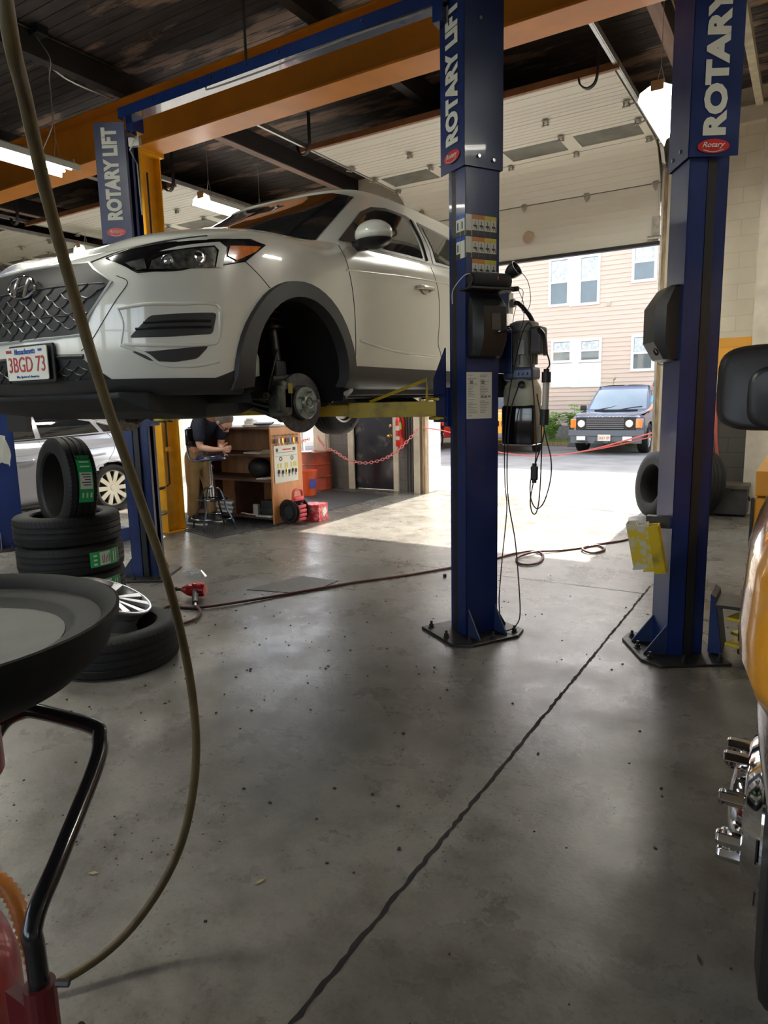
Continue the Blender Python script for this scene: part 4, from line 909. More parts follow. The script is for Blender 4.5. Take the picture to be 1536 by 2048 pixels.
# brake and suspension where the wheel is off
DISC = mat('brake_disc_steel', (.16, .15, .15), .35, .85, var=.35, scale=30); HUBM = mat('hub_steel', (.42, .47, .43), .35, .8, var=.3, scale=25); CALM = mat('caliper_iron', (.11, .115, .10), .5, .5, var=.5, scale=18)
def corner(sgn):
    hc = CAR_O+Vector((.85*sgn, 1.28, .195)); ax = Vector((sgn, -.10, .03)).normalized()
    b = B(); b.lathe([(.07, -.02), (.185, -.02), (.187, -.016), (.187, .0), (.185, .004), (.11, .004), (.108, .0), (.106, .045), (.10, .05), (0, .05)], hc, ax, 48); d_ = b.build('brake_disc', DISC, suv, True, ang=25)
    b = B(); b.lathe([(.098, .05), (.098, .056), (.042, .056), (.040, .075), (.034, .078), (.032, .066), (.02, .066), (.018, .085), (0, .085)], hc, ax, 36); hb = b.build('wheel_hub', HUBM, d_, True, ang=25)
    fa, fb, _ = frame(ax)
    for k in range(5):
        a = 2*PI*k/5+.5; p = hc+fa*math.cos(a)*.066+fb*math.sin(a)*.066; b = B(); b.cyl(p+ax*.055, p+ax*.10, .0085, n=8); b.build('wheel_stud', HUBM, hb)
    b = B(); cc = hc+Vector((-.02*sgn, -.17, .03)); 
    b.rbox(tuple(cc), (.13, .11, .22), .03); b.rbox(tuple(cc+Vector((.03*sgn, -.01, -.0))), (.07, .13, .17), .03); b.cyl(cc+Vector((-.02*sgn, -.05, .12)), cc+Vector((-.02*sgn, .12, .13)), .018); b.cyl(cc+Vector((-.03*sgn, -.10, .02)), cc+Vector((-.03*sgn, -.05, .02)), .02)
    cl = b.build('brake_caliper', CALM, suv, True, ang=30)
    b = B(); b.bx(cc.x+.065*sgn, cc.x+.068*sgn, cc.y-.0, cc.y+.04, cc.z+.03, cc.z+.09); b.build('caliper_paint_mark', mat('dull_yellow_mark', (.35, .32, .05), .6), cl)
    st = CAR_O+Vector((.66*sgn, 1.22, .95)); sb = CAR_O+Vector((.74*sgn, 1.20, .36))
    b = B(); b.cyl(st, st.lerp(sb, .55), .022); b.cyl(st.lerp(sb, .5), sb, .036); b.cyl(st.lerp(sb, .48), st.lerp(sb, .51), .075); b.rbox(tuple(sb), (.08, .11, .2), .02); b.build('strut', mat('strut_black', (.02, .02, .022), .4), suv, True, ang=30)
    b = B(); N_ = 6; b.tube([st.lerp(sb, .02+.46*k/60)+Vector((math.cos(k*2*PI/10)*.062, math.sin(k*2*PI/10)*.062, 0)) for k in range(61)], .009, 6); b.build('coil_spring', BLACK, suv, True)
    b = B(); b.rbox(tuple(hc+Vector((-.10*sgn, -.02, .02))), (.10, .12, .28), .03); b.tube([hc+Vector((-.1*sgn, 0, -.10)), hc+Vector((-.35*sgn, -.02, -.02)), CAR_O+Vector((.35*sgn, 1.2, .2))], .035, 8, 3); b.tube([hc+Vector((-.08*sgn, -.16, -.02)), CAR_O+Vector((.4*sgn, 1.0, .26))], .014)
    b.build('steering_knuckle', DKMET, suv, True, ang=30)
    b = B(); b.tube([sb+Vector((.05*sgn, -.05, .16)), sb+Vector((.07*sgn, -.12, .05)), sb+Vector((.06*sgn, -.16, -.08)), cc+Vector((0, -.05, .05))], .008, 6, 5); b.build('brake_hose', BLACK, suv)
    b = B(); q = CAR_O+Vector((.80*sgn, .93, .44)); b.prism([(-.03, -.09), (.03, -.08), (.035, .02), (0, .09), (-.02, .09)], .006, MT(q, (0, 1, 0), (0, 0, 1))); b.build('bracket', HUBM, suv)
corner(1); corner(-1)
# mirrors, handles
for sgn in (1, -1):
    mc = CAR_O+Vector((1.10*sgn, 1.80, 1.275))
    b = B(); b.ball(mc, 1, 24, sc3=(.135, .10, .088)); b.v = [v if v.z > mc.z-.035 else Vector((v.x, v.y, mc.z-.035)) for v in b.v]; mr = b.build('side_mirror', PAINTW, suv, True, ang=60)
    b = B(); b.ball(mc+Vector((0, .005, -.03)), 1, 20, sc3=(.13, .095, .062)); b.v = [v if v.z < mc.z-.035 else Vector((v.x, v.y, mc.z-.035)) for v in b.v]; b.tube([mc+Vector((-.05*sgn, .0, -.06)), mc+Vector((-.13*sgn, .02, -.055)), mc+Vector((-.2*sgn, .05, -.04))], .035, 8, 3); b.build('mirror_base', BLACK, mr, True, ang=60)
    b = B(); x = 1.012*sgn; b.tube([CAR_O+Vector((x*.985, 2.56, 1.045)), CAR_O+Vector((x*1.02, 2.60, 1.05)), CAR_O+Vector((x*1.02, 2.76, 1.055)), CAR_O+Vector((x*.985, 2.80, 1.055))], .015, 8, 4); dh = b.build('door_handle', PAINTW, suv, True)
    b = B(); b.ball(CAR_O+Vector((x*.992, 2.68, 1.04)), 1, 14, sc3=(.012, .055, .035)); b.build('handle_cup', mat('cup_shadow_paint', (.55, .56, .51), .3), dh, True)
# rear wheels
def tire_mesh(b, r, w_, rim, c=(0, 0, 0), ax=(0, 0, 1), n=48, grooves=3):
    # profile from inner bead round the tread to the other bead (distance from axis, height along axis)
    h = w_/2; P = [(rim, -h*.82), (rim+.012, -h*.95), (rim+(r-rim)*.5, -h*1.04), (r-.022, -h*.93), (r-.006, -h*.80)]
    ng = grooves; 
    for k in range(ng):
        g = -h*.80+h*1.6*(k+1)/(ng+1); P += [(r, g-.007*1.2), (r-.008, g-.004), (r-.008, g+.004), (r, g+.007*1.2)]
    P += [(r-.006, h*.80), (r-.022, h*.93), (rim+(r-rim)*.5, h*1.04), (rim+.012, h*.95), (rim, h*.82), (rim-.004, 0)]
    b.lathe(P, c, ax, n, closed=True)
def tread(b, r, w_, c=(0, 0, 0), ax=(0, 0, 1), n=60, d=.0015, wid=.010):
    a, b2, dd = frame(ax); c = Vector(c); h = w_/2
    for k in range(n):
        t = 2*PI*k/n
        for s2 in (-1, 1):
            rad = a*math.cos(t)+b2*math.sin(t); tan = -a*math.sin(t)+b2*math.cos(t)
            p0 = c+rad*(r+.0005)+dd*(s2*h*.48); p1 = c+rad*(r-.008)+dd*(s2*h*.88)+tan*.012; q = tan*wid/2*.5
            b.add([p0-q, p0+q, p1+q, p1-q], [(0, 1, 2, 3)])
SIPE = mat('tread_sipe', (.004, .004, .004), .9)
for sgn in (-1, 1):
    wc = CAR_O+Vector((.80*sgn, 3.95, .215)); b = B(); tire_mesh(b, .375, .25, .235, wc, (1, 0, 0)); tw = b.build('rear_tire', RUB, suv, True, ang=35)
    b = B(); b.lathe([(.235, -.11), (.228, -.10), (.215, -.02), (.20, .06), (.225, .11), (.236, .112)], wc, (1, 0, 0), 40); b.lathe([(0, .05), (.06, .055), (.21, .07), (.21, .075), (0, .062)], wc, (1, 0, 0), 40)
    b.lathe([(.235, -.112), (.245, -.115), (.246, -.10)], wc, (1, 0, 0), 40)
    b.lathe([(.235, .112), (.245, .115), (.246, .10)], wc, (1, 0, 0), 40); b.build('wheel_rim', mat('rim_silver', (.6, .6, .58), .3, .8), tw, True, ang=30)
    if sgn < 0:
        b = B(); T0 = B(); fa = 'MICHELIN'
        for i, chh in enumerate(fa):
            a = R(-66+i*9); rr = .305; p = wc+Vector((.1335, math.cos(a)*rr, math.sin(a)*rr)); rad = Vector((0, math.cos(a), math.sin(a))); tan = Vector((0, -math.sin(a), math.cos(a)))
            b.text(chh, .045, MT(p, tan, -rad), ext=.001, off=.001)
        b.build('sidewall_lettering', mat('sidewall_grey', (.10, .10, .10), .5), tw)
# wiper cowl
b = B(); line_on(b, [(-.78, 1.225), (-.4, 1.19), (0, 1.182), (.4, 1.19), (.78, 1.225)], FRONT, .014, .002); b.build('wiper_cowl', BLACK, suv, True)
# ================================================================== OUTSIDE
SIDING = mat('peach_siding', (.62, .50, .41), .6, var=.05, scale=2, stretch=(.3, 1, 4)); WTRIM = mat('white_house_trim', (.74, .76, .78), .5); HGL = mat('house_window_glass', (.10, .14, .16), .06, coat=.5, var=.3, scale=.8)
CURT = mat('lace_curtain', (.55, .60, .60), .8, var=.25, scale=12); HY = 24.5
house = thing('apartment_house', 'peach lap-sided house with white windows across the yard', 'house', (-6, HY+3, 0))
b = B(); z = .55; X0, X1 = -19, 4.5
while z < 8.6:
    vs = [(X0, HY, z+.15), (X1, HY, z+.15), (X1, HY-.022, z), (X0, HY-.022, z), (X0, HY, z), (X1, HY, z)]
    b.add(vs, [(0, 1, 2, 3), (3, 2, 5, 4)]); z += .15
b.bx(X0, X1, HY, HY+6, .5, 8.75); b.build('siding_wall', SIDING, house, recalc=False)
b = B(); b.bx(X0, X1, HY-.01, HY+6, 0, .55); b.build('foundation', mat('foundation_grey', (.3, .29, .27), .8, var=.2), house)
b = B(); b.bx(X0-.3, X1+.3, HY-.35, HY+6.3, 8.7, 8.85); b.build('roof', mat('roof_brown', (.12, .1, .09), .8), house)
def hwin(x0, x1, z0, z1, curt=True, panel=None):
    b = B(); y = HY-.06; t = .09
    b.bx(x0, x1, y, HY+.01, z1-t, z1); b.bx(x0, x1, y, HY+.01, z0, z0+t); b.bx(x0, x0+t, y, HY+.01, z0+t, z1-t); b.bx(x1-t, x1, y, HY+.01, z0+t, z1-t)
    zm = (z0+z1)/2; b.bx(x0+t, x1-t, y+.01, HY, zm-.035, zm+.035); w_ = b.build('window', WTRIM, house)
    b = B(); b.bx(x0+t, x1-t, HY-.035, HY-.03, z0+t, z1-t); b.build('window_pane', HGL, w_)
    if curt: b = B(); b.bx(x0+t+.01, x1-t-.01, HY-.04, HY-.036, zm+.04, z1-t-.02); b.build('curtain', CURT, w_)
    if panel: b = B(); b.bx(x0, x1, HY-.04, HY-.0, panel, z0-.02); b.build('lower_panel', WTRIM, w_)
hwin(-8.16, -7.40, 4.74, 6.40); hwin(-7.10, -6.36, 4.70, 6.38); hwin(-5.33, -4.53, 5.28, 6.6)
hwin(-8.03, -7.26, 2.78, 3.60, panel=1.92); hwin(-7.03, -6.24, 2.76, 3.58, panel=1.90); hwin(-5.26, -4.50, 2.38, 3.60)
hwin(-11.5, -10.7, 4.8, 6.4); hwin(-11.5, -10.7, 2.4, 3.6); hwin(-1.5, -.7, 4.8, 6.4); hwin(-1.5, -.7, 2.4, 3.6)
for q in ((-7.40, -7.10, HY-.05, HY, 4.7, 6.4), (-7.26, -7.03, HY-.05, HY, 1.9, 3.6)): b = B(); b.bx(*q); b.build('window_mullion', WTRIM, house)
b = B(); b.bx(-6.12, -5.98, HY-.07, HY, 4.62, 4.76)
for k in range(3): b.bx(-6.11, -5.99, HY-.09, HY-.06, 4.645+k*.04, 4.655+k*.04)
b.build('vent_cap', TRIMC, house)
# weeds, grass and a grey plastic wedge in front of the house
LEAF = mat('leaf_green', (.16, .34, .05), .6, var=.35, scale=4); GRASS = mat('grass_green', (.22, .30, .08), .8, var=.4, scale=6)
def bush(x, y, h, r, n, label, name='shrub', group=None, long=True, z0=0):
    root = thing(name, label, 'plant', (x, y, z0), group); b = B(); st_ = B(); rnd = random.Random(int(x*100+y*10))
    for k in range(n):
        a = rnd.uniform(0, 2*PI); e = rnd.uniform(.15, 1.2); L = h*rnd.uniform(.5, 1.1); tip = Vector((x+math.cos(a)*r*rnd.uniform(.2, 1), y+math.sin(a)*r*rnd.uniform(.2, .8), z0+L)); base = Vector((x+rnd.uniform(-.1, .1)*r, y, z0))
        mid = base.lerp(tip, .6)+Vector((0, 0, L*.2)); P = smooth_path([base, mid, tip+Vector((0, 0, -L*.12))], 5); st_.tube(P, .008, 4)
        for i in range(2, len(P)):
            for s2 in (-1, 1):
                d = (P[i]-P[i-1]).normalized(); q = Vector((-d.y, d.x, .1)).normalized()*s2; lf = rnd.uniform(.09, .2)*(.7+.3*h); c = P[i]; w_ = lf*.18
                b.add([c, c+q*lf*.5+d*w_, c+q*lf+Vector((0, 0, -.03)), c+q*lf*.5-d*w_], [(0, 1, 2, 3)])
    b.build('foliage', LEAF, root, recalc=False); st_.build('stem', mat('stem_green', (.18, .22, .06), .7), root); return root
bush(-6.7, 23.3, 1.35, .75, 34, 'leafy green sumac plant beside the dark blue off-roader'); bush(-7.7, 23.6, 1.1, .7, 26, 'low green fern-like weeds behind the orange off-roader'); bush(-5.75, 23.9, 2.3, .35, 7, 'tall thin green shoot by the house wall')
b = B(); rnd = random.Random(3)
for k in range(5200):
    x = rnd.uniform(-10.5, -1.5); y = rnd.uniform(22.3, 24.3); h = rnd.uniform(.06, .2); dx = rnd.uniform(-.05, .05)
    b.add([(x, y, -.01), (x+.02, y, -.01), (x+dx, y+dx, h)], [(0, 1, 2)])
g = b.build('grass', GRASS, recalc=False); tag(g, 'strip of rough green grass along the house foundation', 'grass', kind='stuff')
b = B(); b.bx(-19, 4, 22.2, 24.5, -.2, .01); tag(b.build('trim_6', mat('dirt_strip', (.20, .19, .10), .9, var=.3)), kind='structure')
b = B(); b.add([(-6.55, 21.7, -.01), (-5.4, 21.7, -.01), (-5.4, 22.2, -.01), (-6.55, 22.2, -.01), (-6.1, 21.75, .62), (-5.4, 21.75, .62), (-5.4, 22.0, .62), (-6.1, 22.0, .62)], [(0, 1, 5, 4), (1, 2, 6, 5), (2, 3, 7, 6), (3, 0, 4, 7), (4, 5, 6, 7), (0, 3, 2, 1)])
tag(b.build('curb_ramp', mat('grey_ramp', (.13, .14, .15), .6), bevel=.01), 'grey plastic wedge lying by the weeds beside the dark blue off-roader', 'ramp')
b = B(); b.bx(-8.2, -6.3, 22.0, 22.08, -.01, .10); tag(b.build('timber_edging', TRIMD), 'weathered timber edging board in front of the green weeds', 'board')
# ------------------------------------------------------------------ simple vehicles
def skin_car(root, O, levels, hoodl, capl_, nu=6, nv=4, paint=None, wheels=(), ar=.42, rot=0):
    GBx = grid_from(levels, nu, nv); GGx = grid_from(capl_, nu, nv) if capl_ else None; HGx = grid_from(hoodl, nu, nv) if hoodl else None
    fb = grid_mesh(B(), GBx); fl2 = B(); fl2.add(fb.v, fb.f)
    for G in (GGx, HGx):
        if G: t = grid_mesh(B(), G); fl2.add(t.v, t.f)
    bv = bvh_of(fl2)
    T = Matrix.Translation(O) @ Matrix.Rotation(rot, 4, 'Z')
    hole = lambda p: any((p.y-y)**2+(p.z-z)**2 < ar**2 and abs(p.x) > .5 for y, z in wheels)
    b = B(); t = grid_mesh(B(), GBx, True, None, hole); b.add([T@v for v in t.v], t.f); bo = b.build('body', paint, root, True, ang=60)
    if HGx: t = grid_mesh(B(), HGx); b = B(); b.add([T@v for v in t.v], t.f); b.build('hood', paint, root, True, ang=60)
    if GGx: t = grid_mesh(B(), GGx); b = B(); b.add([T@v for v in t.v], t.f); b.build('cabin', paint, root, True, ang=60)
    return bv, T, bo
def vpatch(root, name, polys, basis, m, bv, T, off=.004, sides=(1,), cell=.06):
    out = []
    for sgn in sides:
        b = B()
        for pl in polys:
            V, F = decal(bv, pl, *basis, off=off, cell=cell); b.add([T@Vector((v.x*sgn, v.y, v.z)) for v in V], F if sgn > 0 else [f[::-1] for f in F])
        out.append(b.build(name, m, root, smooth=True, recalc=False, ang=70))
    return out
def wheel(root, T, x, y, z, r, w_, spokes, rimm, sgn=1, rim=None, name='wheel'):
    rim = rim or r*.66; c = T@Vector((x*sgn, y, z)); ax = (T.to_3x3()@Vector((sgn, 0, 0))).normalized()
    b = B(); tire_mesh(b, r, w_, rim, c, ax, 40, 3); tr = b.build('tire', RUB, root, True, ang=35)
    b = B(); h = w_/2; b.lathe([(rim, h*.75), (rim*.96, h*.8), (rim*.93, h*.55), (rim*.9, -h*.8)], c, ax, 36)
    fa, fb, _ = frame(ax)
    if spokes:
        for k in range(spokes):
            a = 2*PI*k/spokes; rad = fa*math.cos(a)+fb*math.sin(a); tn = -fa*math.sin(a)+fb*math.cos(a); w0, w1 = rim*.10, rim*(.13 if spokes > 8 else .2)
            A = c+ax*h*.62+rad*rim*.12; E_ = c+ax*h*.72+rad*rim*.95; dp = ax*(-.025)
            vs = [A-tn*w0, A+tn*w0, E_+tn*w1, E_-tn*w1]; vs += [v+dp for v in vs]
            b.add(vs, [(0, 1, 2, 3), (4, 7, 6, 5), (0, 4, 5, 1), (1, 5, 6, 2), (2, 6, 7, 3), (3, 7, 4, 0)])
    b.lathe([(0, h*.7), (rim*.16, h*.68), (rim*.2, h*.55)], c, ax, 20)
    b.build('rim', rimm, tr, True, ang=30)
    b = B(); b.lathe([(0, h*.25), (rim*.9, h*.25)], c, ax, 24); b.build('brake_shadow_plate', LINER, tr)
    return tr
SILV = mat('silver_car_paint', (.52, .53, .58), .25, .35, coat=.9); RIMS = mat('rim_silver', (.6, .6, .58), .3, .8)
# ---- dark blue boxy off-roader
RRB = mat('dark_blue_car_paint', (.035, .06, .13), .25, coat=.9, var=.05); GUN = mat('bumper_grey', (.10, .12, .15), .5); PALEGL = mat('windshield_sky', (.20, .27, .32), .05, coat=.6, var=.2, scale=.8)
rr = thing('off_road_car', 'dark blue boxy off-roader facing the garage with orange corner lamps', 'car', (-4.72, 19.1, 0)); O = Vector((-4.72, 19.08, 0))
def boxlev(z, W1, yf, yr, rc=.12, z2=None, zs=None):
    z2 = z2 or z; return [(0, yf, z), (W1*.5, yf+.01, z), (W1-rc*1.2, yf+.03, z), (W1-rc*.3, yf+.06+rc*.5, z), (W1, yf+.3, z), (W1, 1.2, z2), (W1, 2.4, z2), (W1, 3.6, z2), (W1, yr-.2, z2), (W1-rc, yr, z2), (0, yr, z2)]
lv = [boxlev(.42, .93, .10, 4.9), boxlev(.55, .97, .05, 4.95), boxlev(.70, .99, .06, 4.95), boxlev(.86, .99, .06, 4.95), boxlev(.98, .98, .08, 4.93, z2=1.02), boxlev(1.05, .93, .16, 4.9, z2=1.16)]
hd = [[(0, .16, 1.05), (0, .5, 1.10), (0, 1.25, 1.15)], [(.46, .17, 1.05), (.46, .5, 1.11), (.46, 1.3, 1.16)], [(.80, .19, 1.05), (.80, .5, 1.12), (.80, 1.35, 1.17)], [(.93, .46, 1.10), (.93, .8, 1.13), (.93, 1.4, 1.16)]]
hd = list(zip(*hd)); cp = lambda w_, yf, yr, z: [(0, yf, z), (w_*.5, yf+.02, z), (w_-.06, yf+.07, z), (w_, yf+.16, z), (w_, 2.2, z), (w_, 3.0, z), (w_, 4.0, z), (w_-.05, yr-.1, z), (w_*.5, yr, z), (0, yr, z)]
cpl = [cp(.90, 1.25, 4.88, 1.15), cp(.80, 1.72, 4.7, 1.58), cp(.72, 2.02, 4.55, 1.82), cp(.66, 2.1, 4.5, 1.87), cp(.4, 2.5, 4.2, 1.895), cp(.02, 3, 3.4, 1.90)]
bv, T, bo = skin_car(rr, O, lv, hd, cpl, paint=RRB, wheels=((1.0, .42), (3.9, .42)), ar=.46)
vpatch(rr, 'windshield', [[(-.80, 1.20), (.80, 1.20), (.69, 1.76), (-.69, 1.76)]], FRONT, PALEGL, bv, T, .006)
vpatch(rr, 'side_window', [[(1.75, 1.22), (2.15, 1.72), (2.7, 1.76), (2.7, 1.22)], [(2.8, 1.22), (2.8, 1.76), (3.6, 1.76), (3.6, 1.22)], [(3.7, 1.22), (3.7, 1.75), (4.4, 1.7), (4.5, 1.25)]], SIDE, DARKGL, bv, T, .006, (1, -1))
b = B(); b.T = T; b.bx(-.62, .62, -.01, .08, .68, 1.0); b.bx(-.80, .80, .03, .1, .66, 1.01); gr = b.build('grille_panel', BLACK, rr)
b = B(); b.T = T
for k in range(6): b.bx(-.50, .50, -.03, .0, .70+k*.05, .722+k*.05)
b.build('grille_slat', mat('slat_grey', (.16, .17, .2), .4), gr)
for sgn in (1, -1):
    b = B(); b.lathe([(0, .03), (.06, .028), (.095, .015), (.10, 0), (.105, 0), (.105, .02)], T@Vector((.64*sgn, .0, .84)), (0, -1, 0), 24); b.build('headlamp', DRLM, rr, True, ang=40)
    b = B(); b.T = T; b.rbox((.875*sgn, .09, .84), (.17, .12, .25), .02); b.build('corner_lamp', AMBER, rr)
    b = B(); b.T = T; b.rbox((.62*sgn, -.10, .44), (.24, .04, .11), .01); b.build('fog_lamp', DRLM, rr)
    b = B(); b.T = T; b.rbox((1.0*sgn, 1.45, 1.25), (.18, .1, .15), .03); b.build('side_mirror', BLACK, rr)
b = B(); b.T = T; b.loft([[(x, -.12 if abs(x) < .8 else -.02, z) for x in (-1.0, -.82, -.3, .3, .82, 1.0)]+[(x, .15, z) for x in (1.0, -1.0)] for z in (.50, .66)], True, True)
b.loft([[(x, -.09 if abs(x) < .8 else .0, z) for x in (-.95, -.8, -.3, .3, .8, .95)]+[(x, .15, z) for x in (.95, -.95)] for z in (.30, .50)], True, True); bm_ = b.build('bumper', GUN, rr, bevel=.01)
b = B(); b.T = T
for x0, x1 in ((-.7, -.42), (-.25, .0), (.12, .36), (.5, .75)): b.bx(x0, x1, -.13, -.08, .335, .355)
b.build('bumper_slot', BLACK, bm_)
plate(rr, None, .34, .17, MT(T@Vector((.02, -.15, .46)), (1, 0, 0), (0, 0, 1)), '266Y 89')
b = B(); 
for i, ch in enumerate('RANGE ROVER'):
    if ch != ' ': b.text(ch, .075, MT(T@Vector((-.47+i*.095, .085, 1.005)), (1, 0, 0), (0, -.1, 1)), ext=.002, off=.004)
b.build('lettering', STICK, rr)
b = B(); b.T = T; b.tube([(-.55, 1.28, 1.19), (-.2, 1.36, 1.25), (.0, 1.42, 1.30)], .012); b.tube([(.1, 1.28, 1.19), (.45, 1.36, 1.25), (.68, 1.40, 1.27)], .012); b.tube([(-.6, 1.2, 1.175), (0, 1.16, 1.165), (.6, 1.2, 1.175)], .02); b.build('wiper', BLACK, rr)
for x, y, sg in ((.86, 1.0, 1), (.86, 1.0, -1), (.86, 3.9, 1), (.86, 3.9, -1)): wheel(rr, T, x, y, .40, .41, .28, 5, RIMS, sg)
b = B(); b.T = T; b.bx(-.7, .7, .3, 4.6, .35, .5); b.build('chassis', LINER, rr)
for z in (.62,):
    b = B(); line_on(b, [(1.5, z+.13), (4.7, z+.13)], SIDE, .008, .004, 1, bv, O, sm=3); b.build('side_trim', GALV, rr)
# ---- orange boxy off-roader
OCP = mat('orange_car_paint', (.85, .33, .015), .3, coat=.8)
oj = thing('small_off_road_car', 'orange yellow boxy small off-roader parked beyond the lift power unit', 'car', (-7.3, 18.9, 0)); O = Vector((-7.15, 18.35, 0))
lv = [boxlev(.40, .88, .10, 4.5, .25), boxlev(.55, .93, .03, 4.5, .25), boxlev(.80, .94, .02, 4.5, .25), boxlev(1.0, .93, .04, 4.5, .25), boxlev(1.12, .86, .14, 4.45, .25, z2=1.2)]
hd = list(zip([(0, .14, 1.12), (0, .6, 1.2), (0, 1.1, 1.22)], [(.43, .15, 1.12), (.43, .6, 1.2), (.43, 1.15, 1.22)], [(.6, .19, 1.12), (.7, .6, 1.2), (.7, 1.2, 1.22)], [(.86, .44, 1.14), (.87, .8, 1.18), (.86, 1.3, 1.2)]))
cpl = [cp(.86, 1.1, 4.4, 1.2), cp(.78, 1.45, 4.3, 1.6), cp(.70, 1.75, 4.2, 1.82), cp(.4, 2.1, 4.0, 1.86), cp(.02, 3, 3.2, 1.87)]
bv, T, bo = skin_car(oj, O, lv, hd, cpl, paint=OCP, wheels=((.95, .40), (3.7, .40)), ar=.44, rot=R(24))
vpatch(oj, 'windshield', [[(-.72, 1.26), (.72, 1.26), (.64, 1.74), (-.64, 1.74)]], FRONT, DARKGL, bv, T, .006)
vpatch(oj, 'side_window', [[(1.5, 1.28), (1.8, 1.7), (2.6, 1.75), (2.6, 1.28)], [(2.7, 1.28), (2.7, 1.75), (3.7, 1.72), (3.8, 1.3)]], SIDE, DARKGL, bv, T, .006, (1, -1))
b = B(); b.T = T
for k in range(7): b.rbox((-.36+k*.12, .005, .88), (.055, .03, .16), .02)
b.build('grille_slot', BLACKG, oj)
b = B(); b.T = T; b.rbox((0, .02, .52), (1.7, .14, .16), .05); b.build('bumper', GUN, oj, True)
for sgn in (1, -1):
    b = B(); b.lathe([(0, .03), (.09, .02), (.11, 0)], T@Vector((.62*sgn, .02, .90)), T.to_3x3()@Vector((0, -1, 0)), 20); b.build('headlamp', DRLM, oj, True)
    b = B(); b.T = T; b.tube([(.60*sgn, 1.8, 1.92), (.60*sgn, 3.9, 1.92)], .02); b.build('roof_rail', BLACK, oj)
plate(oj, None, .32, .13, MT(T@Vector((.0, -.06, .62)), T.to_3x3()@Vector((1, 0, 0)), (0, 0, 1)), '7TX 41', cols=[STICK]) if False else None
for x, y, sg in ((.80, .95, 1), (.80, .95, -1), (.80, 3.7, 1), (.80, 3.7, -1)): wheel(oj, T, x, y, .39, .39, .24, 6, RIMS, sg)
# ---- red suv
RCP = mat('red_car_paint', (.50, .03, .025), .3, coat=.8)
rs = thing('red_car', 'bright red car glimpsed between the doorway edge and the blue column', 'car', (-10, 19.5, 0)); O = Vector((-10.75, 18.0, 0))
lv = [boxlev(.36, .92, .15, 4.7, .3), boxlev(.55, .96, .03, 4.75, .3), boxlev(.85, .97, .02, 4.75, .3), boxlev(1.1, .92, .16, 4.7, .3, z2=1.2)]
hd = list(zip([(0, .16, 1.1), (0, .6, 1.18), (0, 1.1, 1.22)], [(.46, .17, 1.1), (.46, .6, 1.18), (.46, 1.15, 1.22)], [(.6, .22, 1.1), (.7, .6, 1.2), (.7, 1.2, 1.22)], [(.92, .46, 1.12), (.92, .8, 1.18), (.9, 1.3, 1.2)]))
cpl = [cp(.9, 1.1, 4.6, 1.2), cp(.8, 1.6, 4.4, 1.6), cp(.70, 1.95, 4.2, 1.82), cp(.4, 2.3, 4.0, 1.88), cp(.02, 3, 3.2, 1.9)]
bv, T, bo = skin_car(rs, O, lv, hd, cpl, paint=RCP, wheels=((1.0, .40), (3.85, .40)), ar=.44)
vpatch(rs, 'side_window', [[(1.7, 1.28), (2.0, 1.72), (2.7, 1.77), (2.7, 1.28)], [(2.8, 1.28), (2.8, 1.77), (3.8, 1.74), (4.0, 1.3)]], SIDE, DARKGL, bv, T, .006, (1, -1))
vpatch(rs, 'windshield', [[(-.75, 1.26), (.75, 1.26), (.62, 1.76), (-.62, 1.76)]], FRONT, DARKGL, bv, T, .006)
for x, y, sg in ((.84, 1.0, 1), (.84, 1.0, -1), (.84, 3.85, 1), (.84, 3.85, -1)): wheel(rs, T, x, y, .38, .38, .24, 6, RIMS, sg)
# ---- white van outside the second bay
vn = thing('white_van', 'white van standing outside the second bay behind the bookshelf', 'van', (-12.6, 16, 0)); O = Vector((-12.9, 15.2, 0))
lv = [boxlev(.36, .98, .12, 5.4, .2), boxlev(.6, 1.05, .0, 5.45, .2), boxlev(1.05, 1.05, .05, 5.45, .2), boxlev(1.3, 1.03, .25, 5.4, .2, z2=1.4)]
hd = list(zip([(0, .25, 1.3), (0, .5, 1.38), (0, .8, 1.42)], [(.5, .26, 1.3), (.5, .5, 1.38), (.5, .85, 1.42)], [(.7, .3, 1.3), (.8, .5, 1.4), (.8, .9, 1.42)], [(1.03, .55, 1.3), (1.03, .7, 1.38), (1.0, 1.0, 1.4)]))
cpl = [cp(1.03, .8, 5.4, 1.4), cp(.98, 1.2, 5.35, 1.9), cp(.92, 1.6, 5.3, 2.4), cp(.5, 2.0, 5.2, 2.5), cp(.02, 3, 3.2, 2.5)]
bv, T, bo = skin_car(vn, O, lv, hd, cpl, paint=mat('van_white', (.8, .8, .8), .35, coat=.5), wheels=((1.0, .42), (4.2, .42)), ar=.46)
vpatch(vn, 'windshield', [[(-.85, 1.46), (.85, 1.46), (.78, 2.15), (-.78, 2.15)]], FRONT, DARKGL, bv, T, .006)
b = B(); b.T = T
for k in range(3): b.bx(-.5, .5, -.02, .04, .72+k*.1, .77+k*.1)
b.build('grille_bar', BLACK, vn)
for sgn in (1, -1): b = B(); b.T = T; b.rbox((.82*sgn, .03, .95), (.25, .08, .2), .03); b.build('headlamp', DRLM, vn)
for x, y, sg in ((.9, 1.0, 1), (.9, 1.0, -1), (.9, 4.2, 1), (.9, 4.2, -1)): wheel(vn, T, x, y, .40, .40, .25, 6, RIMS, sg)
